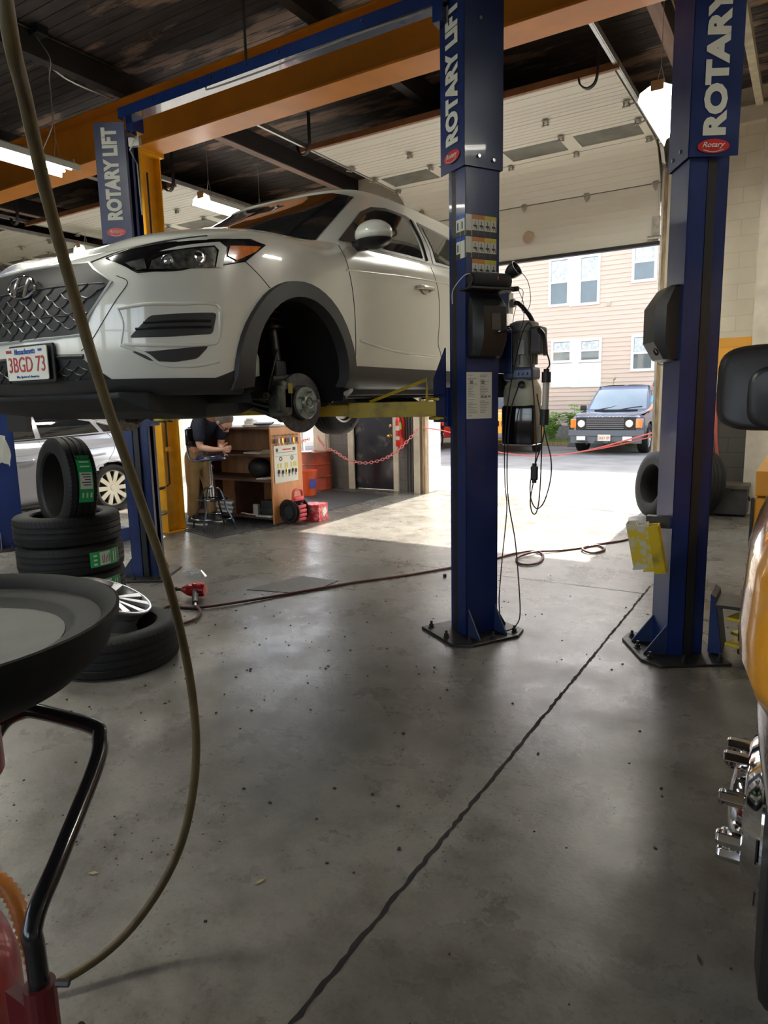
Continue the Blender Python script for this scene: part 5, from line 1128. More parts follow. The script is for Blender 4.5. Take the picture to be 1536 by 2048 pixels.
# ---- silver sedan in the far bay
au = thing('silver_sedan', 'silver sedan with ten-spoke wheels parked in the far left bay', 'car', (-10, 2.6, 0)); O = Vector((-10.03, 2.5, 0))
YS = lambda z, W1, dy, zz: [(0, .0+dy, z), (.4, .03+dy, z), (.75*W1/1.02, .2+dy, z), (.93*W1/1.02, .5+dy*.6, z), (W1, 1.0, (z+zz)/2), (W1, 1.8, zz), (W1, 2.8, zz), (W1, 3.6, zz), (W1, 4.2, zz), (W1-.02, 4.8, zz), (W1-.14, 5.2, zz), (.5, 5.35, zz), (0, 5.38, zz)]
lv = [YS(.22, .95, .12, .24), YS(.34, 1.01, .02, .36), YS(.55, 1.02, 0, .60), YS(.72, 1.02, .03, .86), YS(.84, .98, .16, 1.03), YS(.92, .93, .35, 1.12)]
hd = list(zip([(0, .35, .92), (0, .9, .99), (0, 1.4, 1.02)], [(.4, .38, .92), (.4, .9, 1.0), (.4, 1.45, 1.03)], [(.68, .55, .92), (.7, .95, 1.02), (.7, 1.5, 1.05)], [(.85, .71, .95), (.92, 1.2, 1.06), (.93, 1.8, 1.1)]))
SC = lambda w_, yf, yr, z: [(0, yf, z), (w_*.5, yf+.03, z), (w_-.06, yf+.12, z), (w_, yf+.3, z), (w_, 2.7, z), (w_, 3.2, z), (w_, 3.7, z), (w_, yr-.45, z), (w_-.07, yr-.15, z), (w_*.5, yr-.02, z), (0, yr, z)]
cpl = [SC(.92, 1.4, 5.3, 1.08), SC(.86, 1.9, 4.85, 1.28), SC(.74, 2.4, 4.35, 1.50), SC(.6, 2.6, 4.1, 1.57), SC(.3, 2.8, 3.9, 1.60), SC(.02, 3.1, 3.6, 1.605)]
bv, T, bo = skin_car(au, O, lv, hd, cpl, nu=7, nv=5, paint=SILV, wheels=((1.0, .36), (4.12, .36)), ar=.415)
vpatch(au, 'side_window', [[(2.0, 1.16), (2.5, 1.42), (2.9, 1.47), (3.0, 1.47), (3.0, 1.18)], [(3.08, 1.18), (3.08, 1.475), (3.5, 1.46), (3.92, 1.38), (4.02, 1.22)]], SIDE, DARKGL, bv, T, .006, (1, -1))
vpatch(au, 'quarter_window', [[(4.10, 1.22), (4.02, 1.36), (4.25, 1.30), (4.4, 1.22)]], SIDE, DARKGL, bv, T, .006, (1, -1))
b = B(); 
line_on(b, [(1.95, 1.145), (3.0, 1.165), (4.42, 1.205), (4.4, 1.24), (4.1, 1.37), (3.5, 1.49), (2.9, 1.50)], SIDE, .008, .006, 1, bv, O); b.build('window_chrome', CHROME, au, True)
b = B()
for P in ([(3.04, 1.15), (3.06, .9), (3.06, .5), (3.03, .3)], [(4.15, 1.20), (4.22, 1.1), (4.18, .95), (3.95, .7), (3.72, .55), (3.62, .36)], [(2.0, 1.1), (1.95, .7), (1.95, .35)]): line_on(b, P, SIDE, .004, .0, 1, bv, O)
b.build('panel_gaps', SEAM, au)
b = B(); line_on(b, [(1.2, .93), (2.5, .96), (4.2, 1.0), (5.0, 1.0)], SIDE, .008, -.004, 1, bv, O, n=8); b.build('body_crease', SILV, bo, True)
for y in (2.75, 3.9):
    b = B(); x = 1.03; b.tube([T@Vector((x*.98, y-.14, .885)), T@Vector((x*1.03, y-.09, .89)), T@Vector((x*1.03, y+.08, .90)), T@Vector((x*.98, y+.12, .90))], .016, 8, 4); b.build('door_handle', SILV, au, True)
WCR = mat('cream_silver_rim', (.72, .68, .55), .35, .5)
for x, y, sg in ((.90, 1.0, 1), (.90, 1.0, -1), (.90, 4.12, 1), (.90, 4.12, -1)): wheel(au, T, x, y, .36, .37, .25, 10, WCR, sg, rim=.275)
b = B(); b.T = T
for sgn in (1,): 
    for cy in (1.0, 4.12):
        rr_ = [Vector((x, cy+math.cos(R(-15)+R(210)*k/20)*.42, .36+math.sin(R(-15)+R(210)*k/20)*.42)) for x in (1.0, .5) for k in range(21)]
        b.loft([rr_[:21], rr_[21:]], False, False); b.add(rr_[21:], [tuple(range(21))])
b.build('wheel_liner', LINER, au)
for cy in (1.0, 4.12):
    b = B(); P = [Vector((1.03, cy+math.cos(R(-5)+R(190)*k/24)*.425, .36+math.sin(R(-5)+R(190)*k/24)*.425)) for k in range(25)]
    q = [[T@(p+Vector((dx, (p.y-cy)*f, (p.z-.36)*f))) for dx, f in ((-.08, -.03), (-.005, -.03), (.006, 0), (.0, .06), (-.04, .09), (-.08, .09))] for p in P]; b.loft(q, True, True); b.build('arch_lip', SILV, bo, True, ang=60)
b = B(); b.T = T; b.tube([(1.0, 1.5, .25), (1.0, 3.6, .25)], .035); b.build('sill_trim', BLACK, au)
# ================================================================== PEOPLE
def skin(name, V, E_, m, parent, sub=2, root=0):
    me = bpy.data.meshes.new(name); me.from_pydata([v[:3] for v in V], E_, []); o = bpy.data.objects.new(name, me); COL.objects.link(o)
    if parent is not None: attach(o, parent)
    md = o.modifiers.new('skin', 'SKIN'); md.use_smooth_shade = True; md.branch_smoothing = .4
    for i, v in enumerate(V):
        r = v[3]; me.skin_vertices[0].data[i].radius = (r, r) if not isinstance(r, tuple) else r
        me.skin_vertices[0].data[i].use_root = (i == root)
    s2 = o.modifiers.new('sub', 'SUBSURF'); s2.levels = sub; s2.render_levels = sub
    me.materials.append(m); return o
def chain(V, E_, pts, start=None):
    idx = start
    for p in pts:
        V.append(p); j = len(V)-1
        if idx is not None: E_.append((idx, j))
        idx = j
    return idx
SKIN = mat('skin', (.62, .33, .23), .5, var=.08, scale=10); NAVY = mat('navy_shirt', (.012, .016, .035), .8, var=.2, scale=12, bump=.1); KHAKI = mat('khaki_cotton', (.36, .24, .11), .85, var=.15, scale=9, bump=.15, bscale=30); HAIR = mat('grey_brown_hair', (.16, .13, .11), .8, var=.5, scale=60)
def hand(V, E_, wrist, w_i, d, side, k=1.0, curl=.5, fwd=None):
    # palm plus five separate chained fingers
    d = Vector(d).normalized(); s_ = Vector(side).normalized(); n = d.cross(s_).normalized(); W0 = Vector(wrist)
    palm = W0+d*.05*k; pi_ = chain(V, E_, [(*palm, .026*k)], w_i)
    for i, (off, L) in enumerate(((-.030, .070), (-.010, .080), (.010, .076), (.030, .058))):
        b0 = palm+d*.035*k+s_*off*k; kn = b0+d*L*.4*k+n*.008*k; t = kn+d*L*.35*k*(1-curl*.5)-n*L*.4*k*curl; t2 = t+d*L*.2*k*(1-curl)-n*L*.3*k*curl
        chain(V, E_, [(*b0, .0125*k), (*kn, .0105*k), (*t, .0095*k), (*t2, .008*k)], pi_)
    b0 = W0+d*.035*k+s_*(-.035)*k; t = b0+d*.03*k-s_*.028*k-n*.01*k; t2 = t+d*.03*k-s_*.005*k-n*.012*k
    chain(V, E_, [(*b0, .014*k), (*t, .0115*k), (*t2, .009*k)], w_i)
def face(parent, c, f, up, r, m=SKIN):
    # eyes, nose, mouth and ears laid on the head; f faces forward
    f = Vector(f).normalized(); up = Vector(up); up = (up-f*up.dot(f)).normalized(); sd = f.cross(up); c = Vector(c)
    b = B(); b.ball(c+f*r*.98-up*r*.15, r*.16, 8, sc3=(1, 1, 1.3)); 
    for s_ in (1, -1): b.ball(c+sd*s_*r*.82-up*r*.1, r*.24, 8)
    b.build('nose_and_ears', m, parent, True)
    b = B()
    for s_ in (1, -1): b.ball(c+f*r*.86+sd*s_*r*.34+up*r*.06, r*.11, 8)
    b.build('eye', mat('eye_dark', (.03, .02, .02), .3), parent, True)
    b = B(); b.tube([c+f*r*.84-up*r*.5+sd*r*.25, c+f*r*.93-up*r*.52, c+f*r*.84-up*r*.5-sd*r*.25], r*.05, 6, 3); b.build('mouth', mat('lips', (.4, .15, .12), .5), parent, True)
man = thing('person', 'person in dark navy shirt and khaki trousers bent over a stool with clasped hands', 'person', (-6.9, 6.62, 0))
V = []; E_ = []
px, py = -6.98, 6.42
pel = chain(V, E_, [(px+.03, py, 1.0, (.085, .075))]); bel = chain(V, E_, [(px+.09, py, 1.16, (.11, .09))], pel); ch = chain(V, E_, [(px+.24, py-.02, 1.38, (.14, .12))], bel); nk = chain(V, E_, [(px+.46, py-.04, 1.50, .065)], ch)
hd_ = chain(V, E_, [(px+.56, py-.05, 1.46, .085), (px+.64, py-.06, 1.37, .105), (px+.70, py-.06, 1.27, .075)], nk)
for s_, ex in ((1, 0), (-1, .03)):
    sh = chain(V, E_, [(px+.34, py+s_*.19-.03, 1.42, .065)], ch); el = chain(V, E_, [(px+.36+ex, py+s_*.22-.06, 1.24, .058), (px+.36+ex, py+s_*.20-.08, 1.06, .05)], sh)
    wr = chain(V, E_, [(px+.52+ex, py+s_*.10-.14, 1.03, .042), (px+.66+ex, py+s_*.035-.18, 1.03, .03)], el)
    hand(V, E_, (px+.66+ex, py+s_*.035-.18, 1.03), wr, (.8, -s_*.25, .05), (0, .2, 1) if s_ > 0 else (0, -.2, -1), 1.1, .6)
for s_, kx in ((1, .05), (-1, .0)):
    chain(V, E_, [(px+.04, py+s_*.09, .90, .06), (px+.05+kx, py+s_*.12, .55, .07), (px+.03+kx, py+s_*.13, .30, .058), (px+.02+kx, py+s_*.14, .09, .042), (px+.16+kx, py+s_*.15, .05, .035)], pel)
body_ = skin('body', V, E_, SKIN, man)
Vs = []; Es = []; a = chain(Vs, Es, [(px+.01, py, 1.02, (.172, .15)), (px+.08, py, 1.17, (.178, .152)), (px+.24, py-.02, 1.385, (.185, .165)), (px+.40, py-.03, 1.48, .10)])
for s_, ex in ((1, 0), (-1, .03)): chain(Vs, Es, [(px+.34, py+s_*.19-.03, 1.42, .095), (px+.36+ex, py+s_*.22-.06, 1.24, .08), (px+.36+ex, py+s_*.20-.08, 1.10, .074)], 2)
skin('shirt', Vs, Es, NAVY, man, root=0)
Vs = []; Es = []; a = chain(Vs, Es, [(px+.02, py, 1.10, (.165, .14)), (px+.01, py, .95, (.175, .155))])
for s_, kx in ((1, .05), (-1, .0)): chain(Vs, Es, [(px+.03, py+s_*.105, .78, .115), (px+.05+kx, py+s_*.12, .52, .088), (px+.03+kx, py+s_*.13, .28, .078), (px+.02+kx, py+s_*.14, .10, .08)], 1)
skin('trousers', Vs, Es, KHAKI, man)
b = B()
for s_, kx in ((1, .05), (-1, .0)):
    c = Vector((px+.09+kx, py+s_*.145, 0)); b.loft([[c+Vector((x, y*1.0, 0))*(1) for x, y in ((-.13, -.045), (-.13, .045), (.10, .055), (.19, .02), (.19, -.02), (.10, -.055))], [c+Vector((x, y, .035)) for x, y in ((-.13, -.045), (-.13, .045), (.10, .055), (.19, .02), (.19, -.02), (.10, -.055))]], True, True, 1)
    b.loft([[c+Vector((x, y, .035)) for x, y in ((-.12, -.042), (-.12, .042), (.10, .05), (.18, .018), (.18, -.018), (.10, -.05))], [c+Vector((x, y, .10)) for x, y in ((-.11, -.04), (-.11, .04), (.03, .042), (.08, .015), (.08, -.015), (.03, -.042))], [c+Vector((x, y, .15)) for x, y in ((-.1, -.035), (-.1, .035), (-.02, .035), (.0, .012), (.0, -.012), (-.02, -.035))]], True, True, 0)
b.build('shoes', [mat('shoe_black', (.02, .02, .022), .6), STICK], man, bevel=.006)
hc = Vector((px+.63, py-.06, 1.385)); b = B(); ff = Vector((.5, -.03, -.86)); up = Vector((.86, 0, .5))
b.ball(hc+up*.015-ff*.035, 1, 20, sc3=(.125, .118, .125)); b.v = [v for v in b.v]; b.build('hair', HAIR, man, True)
face(man, hc+ff*.015, ff, up, .118)
b = B(); 
for s_ in (1, -1): b.torus(hc+ff*.125+Vector((0, s_*.04, 0))+up*.01, .024, .003, ff, 14, 5); b.tube([hc+ff*.12+Vector((0, s_*.065, 0)), hc+ff*.01+Vector((0, s_*.12, 0))], .003, 5)
b.build('glasses', BLACK, man)
# person outside in blue
p2 = thing('person', 'person in light blue shirt leaning on the side of the dark blue off-roader', 'person', (-3.28, 19.75, 0)); V = []; E_ = []; qx, qy = -3.44, 19.70
pel = chain(V, E_, [(qx, qy, 1.02, (.15, .12))]); ch = chain(V, E_, [(qx-.02, qy-.02, 1.25, (.15, .12)), (qx-.04, qy-.05, 1.50, (.18, .13))], pel); hd2 = chain(V, E_, [(qx-.06, qy-.08, 1.68, .06), (qx-.08, qy-.11, 1.80, .10), (qx-.08, qy-.11, 1.90, .08)], ch)
for s_ in (1, -1):
    sh = chain(V, E_, [(qx-.05, qy+s_*.22, 1.52, .07), (qx-.12, qy+s_*.25-.08, 1.27, .055), (qx-.17, qy+s_*.16-.26, 1.20, .035)], ch); hand(V, E_, (qx-.17, qy+s_*.16-.26, 1.20), sh, (-.3, -1, -.2), (1, -.3, 0), 1.1, .3)
    chain(V, E_, [(qx, qy+s_*.1, .95, .09), (qx, qy+s_*.11, .52, .07), (qx+.02, qy+s_*.12, .09, .045), (qx-.1, qy+s_*.13, .05, .035)], pel)
skin('body', V, E_, SKIN, p2)
Vs = []; Es = []; chain(Vs, Es, [(qx, qy, 1.02, (.17, .145)), (qx-.02, qy-.02, 1.25, (.17, .145)), (qx-.04, qy-.05, 1.50, (.20, .15))])
for s_ in (1, -1): chain(Vs, Es, [(qx-.05, qy+s_*.22, 1.52, .10), (qx-.14, qy+s_*.25-.04, 1.32, .085)], 2)
skin('shirt', Vs, Es, mat('light_blue_cotton', (.12, .38, .62), .8), p2)
Vs = []; Es = []; chain(Vs, Es, [(qx, qy, 1.06, (.16, .13)), (qx, qy, .96, (.17, .14))])
for s_ in (1, -1): chain(Vs, Es, [(qx, qy+s_*.1, .8, .11), (qx, qy+s_*.11, .5, .085), (qx+.02, qy+s_*.12, .1, .075)], 1)
skin('trousers', Vs, Es, mat('pale_trousers', (.35, .38, .42), .8), p2)
b = B(); b.ball((qx-.07, qy-.09, 1.87), 1, 14, sc3=(.115, .12, .11)); b.build('hair', HAIR, p2, True); face(p2, (qx-.09, qy-.12, 1.82), (-.8, -.6, 0), (0, 0, 1), .105)
# ================================================================== THINGS BY THE WORKBENCH
WOOD = mat('varnished_plywood', (.36, .15, .05), .45, var=.35, scale=7, stretch=(1, 1, .25)); DWOOD = mat('dark_shelf_board', (.10, .05, .028), .6, var=.4, scale=8, stretch=(.4, 1, 1))
PINE = mat('orange_pine_panel', (.52, .23, .08), .45, var=.3, scale=5, stretch=(1, 1, .2))
sf = thing('bookshelf', 'open wooden bookcase unit with a key board on its end panel', 'bookcase', (-6.6, 7.0, 0)); SX0, SX1, SY0, SY1 = -7.45, -5.90, 6.72, 7.34
b = B(); b.bx(SX1-.025, SX1, SY0, SY1, 0, 1.28); b.build('end_panel', PINE, sf, bevel=.002)
b = B(); b.bx(SX0, SX0+.025, SY0, SY1, 0, 1.28); b.build('end_panel', DWOOD, sf)
b = B(); b.bx(SX0+.025, SX1-.025, SY1-.015, SY1, .0, 1.28); b.build('back_panel', WOOD, sf)
for z in (.07, .565, .90, 1.26): b = B(); b.bx(SX0+.025, SX1-.025, SY0, SY1-.015, z, z+.028); b.build('shelf', DWOOD, sf)
b = B(); b.bx(-6.63, -6.605, SY0+.02, SY1, .1, .565); b.build('divider', DWOOD, sf)
CARD = mat('cardboard', (.45, .30, .17), .8, var=.15); PAPER = mat('paper_white', (.72, .71, .66), .7, var=.1, scale=12); BLKI = mat('black_clutter', (.02, .02, .022), .5, var=.5)
def tg(o, label, cat_, group=None): return tag(o, label, cat_, group)
def sheet(name, c, d, rz, m, label, cat_, tilt=0, group=None):
    b = B(); b.box(c, d, rot=Matrix.Rotation(rz, 3, 'Z') @ Matrix.Rotation(tilt, 3, 'X')); return tg(b.build(name, m, bevel=.002), label, cat_, group)
sheet('paper_stack', (-6.25, 6.95, 1.305), (.42, .3, .03), .2, PAPER, 'stack of white papers on top of the bookcase', 'papers')
sheet('clipboard', (-6.12, 6.85, 1.335), (.24, .17, .02), .5, BLKI, 'black clipboard lying on the papers on the bookcase top', 'clipboard', .1)
b = B(); b.rbox((-6.47, 6.98, 1.33), (.16, .12, .09), .02); b.rbox((-6.44, 6.93, 1.385), (.10, .03, .03), .01, rot=Matrix.Rotation(.4, 3, 'Z')); tg(b.build('desk_telephone', WHITE), 'small white telephone on top of the bookcase', 'telephone')
sheet('folder', (-6.30, 6.9, .938), (.34, .22, .02), -.15, PAPER, 'pale folder on the upper shelf of the bookcase', 'folder'); sheet('cloth', (-6.1, 6.88, .945), (.16, .14, .045), .6, mat('olive_cloth', (.24, .25, .18), .9), 'crumpled olive cloth on the upper shelf', 'cloth', .2)
b = B(); b.rbox((-6.05, 7.05, 1.0), (.22, .14, .15), .03, rot=Matrix.Rotation(.3, 3, 'Z')); tg(b.build('tool_case', BLKI), 'black case at the back of the upper shelf', 'case')
b = B(); b.ball((-6.38, 7.02, .72), 1, 16, sc3=(.19, .14, .14)); b.v = [Vector((v.x, v.y, max(v.z, .595))) for v in b.v]; tg(b.build('black_bag', BLKI, smooth=True), 'rounded black bag on the middle shelf of the bookcase', 'bag')
sheet('envelope', (-6.12, 6.86, .60), (.25, .15, .012), .3, PAPER, 'white envelope on the middle shelf near the end panel', 'envelope'); sheet('manila_folder', (-6.02, 6.88, .615), (.2, .22, .014), -.1, CARD, 'tan folder under papers on the middle shelf', 'folder')
for k in range(5): sheet('magazine', (-6.86+.01*(k % 2), 6.9, .118+k*.03), (.30, .24, .026), .05*((k % 3)-1), [PAPER, mat('grey_cover', (.2, .2, .2), .5)][k % 2], ['bottom magazine of the pile on the lowest shelf', 'second magazine from the bottom of the lowest shelf pile', 'middle magazine of the pile on the lowest shelf', 'second magazine from the top of the lowest shelf pile', 'top magazine of the pile on the lowest shelf'][k], 'magazine', 0, 'magazines on the lowest shelf')
b = B(); b.rbox((-6.10, 6.92, .20), (.26, .2, .20), .02); b.bx(-6.22, -6.0, 6.80, 6.815, .15, .2); tg(b.build('printer', BLKI), 'black box printer on the lowest shelf by the end panel', 'printer')
sheet('adapter', (-6.30, 6.82, .17), (.08, .05, .15), .1, mat('beige_plastic', (.5, .47, .38), .5), 'beige upright box on the lowest shelf beside the printer', 'box'); sheet('tray', (-6.08, 6.74, .108), (.26, .08, .015), 0, PAPER, 'white tray at the front edge of the lowest shelf', 'tray')
b = B(); b.tube([(-6.55, 6.78, .11), (-6.45, 6.72, .13), (-6.38, 6.76, .11), (-6.3, 6.73, .12), (-6.22, 6.75, .11)], .008, 6, 5); tg(b.build('cable', PAPER, smooth=True), 'pale tangled cable on the lowest shelf front', 'cable')
# end panel: key rack and key board
KX = SX1
b = B(); b.bx(KX, KX+.01, 6.74, 7.28, 1.17, 1.175); 
for k in range(7): b.tube([(KX, 6.78+k*.075, 1.19), (KX+.025, 6.78+k*.075, 1.175), (KX+.025, 6.78+k*.075, 1.185)], .002, 5)
b.build('hook_rail', BLACK, sf)
kc = [BLACK, PAPER, BRASS, BLACK, mat('blue_tag', (.05, .25, .6), .5), BRASS, BLACK]; pls = ['nearest the front edge', 'second from the front edge', 'third from the front edge', 'in the middle', 'third from the far edge', 'second from the far edge', 'nearest the far edge']
kn_ = ['black', 'white', 'brass', 'black', 'blue', 'brass', 'black']
for k in range(7):
    y = 6.78+k*.075; b = B(); b.torus((KX+.022, y, 1.155), .014, .002, (1, 0, 0), 12, 4); b.box((KX+.02, y, 1.105), (.012, .03, .06)); b.box((KX+.018, y+.015, 1.08), (.006, .012, .07), rot=Matrix.Rotation(.3, 3, 'X')); tg(b.build('key_bunch', kc[k]), '%s key bunch on the upper rail, %s' % (kn_[k], pls[k]), 'keys', 'key bunches on the upper rail')
kb = thing('key_board', 'white key board poster on the end panel of the bookcase', 'key board', (KX+.005, 7.0, .8)); b = B(); b.bx(KX+.001, KX+.008, 6.76, 7.24, .55, 1.04); b.build('board', mat('poster_cream', (.70, .70, .60), .5), kb)
b = B(); T = MT((KX+.009, 7.02, .985), (0, 1, 0), (0, 0, 1)); fit_text(b, 'Kleinguru', .17, .03, T, off=.002, shear=.2) if False else b.box((KX+.009, 7.02, .985), (.001, .17, .018)); b.build('red_heading', RED, kb)
b = B(); b.bx(KX+.008, KX+.0095, 6.80, 7.2, .945, .95); b.bx(KX+.008, KX+.0095, 6.78, 7.22, .90, .903); b.bx(KX+.008, KX+.0095, 7.14, 7.20, .965, 1.005); b.lathe([(0, 0), (.025, 0), (.025, .001), (0, .001)], (KX+.008, 6.82, .985), (1, 0, 0), 16)
for y in (6.89, 7.12): b.torus((KX+.009, y, .865), .024, .005, (1, 0, 0), 18, 5)
b.build('printed_drawing', INK, kb)
b = B()
for y in (6.83, 6.89, 6.98, 7.02, 7.10, 7.16, 7.2): b.bx(KX+.008, KX+.0095, y-.014, y+.014, .745, .81)
b.build('yellow_tag', YST, kb)
for k, y in enumerate((6.84, 6.92, 7.0, 7.05, 7.12, 7.19)):
    b = B(); b.rbox((KX+.018, y, .70-.01*(k % 2)), (.014, .028, .05), .006); b.box((KX+.014, y-.004, .66-.01*(k % 2)), (.003, .008, .05)); tg(b.build('car_key', [BLACK, BLACK, BRASS, BLACK, BLACK, BLACK][k]), 'car key hanging on the white key board, %s' % ['leftmost', 'second from the left', 'brass coloured, third from the left', 'third from the right', 'second from the right', 'rightmost'][k], 'key', 'car keys on the key board')
# stool
st = thing('drafting_stool', 'tall black drafting stool with backrest and foot ring', 'stool', (-6.42, 6.33, 0)); sx, sy = -6.44, 6.16
TUBE = mat('dark_chrome_tube', (.10, .12, .15), .22, .9)
b = B(); b.lathe([(0, .90), (.19, .90), (.215, .915), (.215, .935), (.19, .96), (.10, .965), (0, .96)], (sx+.03, sy, 0), n=32); b.build('seat', mat('blue_black_vinyl', (.012, .014, .05), .25, coat=.4), st, True, ang=50)
b = B(); b.rbox((sx-.25, sy, 1.19), (.05, .30, .22), .02); b.build('backrest', BLACKG, st, True)
for s_ in (1, -1): b = B(); b.tube([(sx-.24, sy+s_*.12, 1.30), (sx-.27, sy+s_*.12, 1.1), (sx-.25, sy+s_*.12, .95), (sx-.20, sy+s_*.11, .895), (sx-.05, sy+s_*.06, .885)], .012, 8, 5); b.build('back_tube', TUBE, st, True)
b = B(); b.cyl((sx, sy, .52), (sx, sy, .90), .02); b.cyl((sx, sy, .40), (sx, sy, .56), .035); b.tube([(sx+.03, sy-.02, .87), (sx+.10, sy-.06, .84), (sx+.13, sy-.07, .81)], .008); b.build('gas_column', CHROME, st, True, ang=30)
for k in range(4):
    a = R(20+90*k); c, s_ = math.cos(a), math.sin(a); b = B(); b.tube([(sx+c*.02, sy+s_*.02, .54), (sx+c*.10, sy+s_*.10, .53), (sx+c*.15, sy+s_*.15, .42), (sx+c*.19, sy+s_*.19, .28), (sx+c*.27, sy+s_*.27, .12), (sx+c*.29, sy+s_*.29, .01)], .0125, 8, 5); b.build('leg', TUBE, st, True)
for r, z in ((.185, .40), (.275, .16)): b = B(); b.torus((sx, sy, z), r, .010, n=40); b.build('foot_ring', TUBE, st, True)
# mats
MATM = mat('rubber_mat', (.035, .034, .036), .6, bump=.5, bscale=120)
def rubmat(name, P, label, grid=None):
    b = B(); b.prism(P, .010); o = tg(b.build(name, MATM, bevel=.004), label, 'mat')
    if grid:
        q = B(); (x0, x1, y0, y1, st_) = grid; y = y0
        while y < y1:
            x = x0
            while x < x1:
                if inpoly(x, y, P) and inpoly(x+st_*.6, y+st_*.6, P): q.bx(x, x+st_*.55, y, y+st_*.55, .010, .014)
                x += st_
            y += st_
        q2 = q.build('mat_studs', MATM, o); q2['kind'] = 'stuff'
rubmat('floor_mat', [(-6.80, 5.93), (-5.98, 5.70), (-5.84, 6.66), (-5.95, 7.4), (-7.7, 7.5), (-7.9, 6.6)], 'black studded rubber mat under the stool and bookcase', (-7.9, -5.8, 5.7, 7.4, .05))
rubmat('floor_mat', [(-7.41, 9.94), (-5.97, 9.76), (-5.96, 7.55), (-7.2, 7.8)], 'large black mat in front of the black door')
# cord reel, box, bucket, drum
cr = thing('cord_reel', 'red extension cord reel standing against the bookcase end panel', 'cord reel', (-5.72, 6.98, 0)); c0 = Vector((-5.74, 6.96, 0)); PINK = mat('faded_red_plastic', (.62, .06, .07), .4)
b = B(); b.lathe([(0, -.10), (.09, -.10), (.09, .10), (0, .10)], c0+Vector((0, 0, .17)), (0, 1, .0), 24); 
for s_ in (1, -1): b.lathe([(0, 0), (.15, 0), (.16, .008), (.15, .016), (0, .016)], c0+Vector((0, s_*.105-.008, .17)), (0, 1, 0), 28)
b.build('drum', BLACK, cr, True, ang=30)
for k in range(4): b = B(); b.rbox(tuple(c0+Vector((.10+.012*math.sin(k), 0, .07+k*.055))), (.06, .17, .045), .02); b.build('red_rib', PINK, cr, True)
b = B(); b.tube([c0+Vector((.05, -.10, .28)), c0+Vector((.05, -.09, .42)), c0+Vector((.05, -.04, .46)), c0+Vector((.05, .04, .46)), c0+Vector((.05, .09, .42)), c0+Vector((.05, .10, .28))], .018, 8, 4); b.rbox(tuple(c0+Vector((.05, 0, .34))), (.07, .2, .06), .02); b.build('handle', PINK, cr, True)
b = B(); b.cyl(c0+Vector((.08, 0, .26)), c0+Vector((.12, 0, .26)), .03); b.build('socket', BLACK, cr)
b = B()
for k in range(5): b.torus(c0+Vector((-.01, -.125-.005*k, .18)), .10+.018*(k % 4), .009, (.1, 1, 0), 26, 6)
b.build('coiled_cord', BLACK, cr, True)
bx_ = thing('cardboard_box', 'small red printed box on the floor beside the cord reel', 'box', (-5.66, 7.28, 0)); b = B(); b.box((-5.66, 7.28, .115), (.26, .28, .23), rz=.2); b.build('carton', mat('red_print_card', (.60, .03, .04), .5, col2=(.75, .30, .28), scale=14, thr=(.5, .6)), bx_, bevel=.004)
b = B(); b.box((-5.535, 7.33, .12), (.006, .12, .10), rot=Matrix.Rotation(.2, 3, 'Z') @ Matrix.Rotation(.5, 3, 'X')); b.build('white_label', PAPER, bx_)
bk = thing('bucket', 'bright orange plastic bucket between the bookcase and the rusty drum', 'bucket', (-7.28, 9.2, 0)); b = B(); b.lathe([(0, 0), (.13, 0), (.16, .42), (.17, .42), (.17, .44), (.155, .44), (.125, .01), (0, .01)], (-7.28, 9.2, 0), n=28); b.build('pail', mat('bucket_orange', (.80, .12, .03), .4), bk, True, ang=40)
b = B(); b.box((-7.14, 9.16, .22), (.01, .14, .16), rz=-.25); b.build('blue_lettering', mat('logo_blue', (.08, .08, .4), .5), bk)
dr = thing('oil_drum', 'rusty red steel drum beside the doorway trim', 'drum', (-7.68, 9.98, 0)); b = B(); b.lathe([(0, .0), (.28, .0), (.285, .02), (.28, .03), (.28, .24), (.29, .25), (.28, .26), (.28, .46), (.29, .47), (.28, .48), (.28, .66), (.285, .69), (.28, .70), (.26, .69), (0, .69)], (-7.68, 9.98, 0), n=36); b.build('shell', mat('rusty_red_drum', (.40, .06, .03), .5, .2, col2=(.13, .05, .03), scale=3.5, thr=(.42, .62)), dr, True, ang=30)
b = B(); b.cyl((-7.68, 9.80, .69), (-7.68, 9.80, .705), .03); b.build('bung', STEEL, dr)
# white boxes stacked outside the second bay behind the man
for k, (x, y, z, dx, dz, lb) in enumerate(((-7.75, 7.55, .0, .42, .24, 'white carton on the floor behind the man, bottom of the pile'), (-7.7, 7.55, .24, .36, .16, 'open pale carton on top of the white carton behind the man'), (-7.42, 7.25, 0, .18, .16, 'small beige carton with a round hole beside the man'))):
    b = B(); b.box((x, y, z+dz/2), (dx, .3, dz), rz=.15*k); tg(b.build('carton', PAPER if k != 2 else mat('beige_card', (.55, .48, .36), .7), bevel=.004), lb, 'carton')
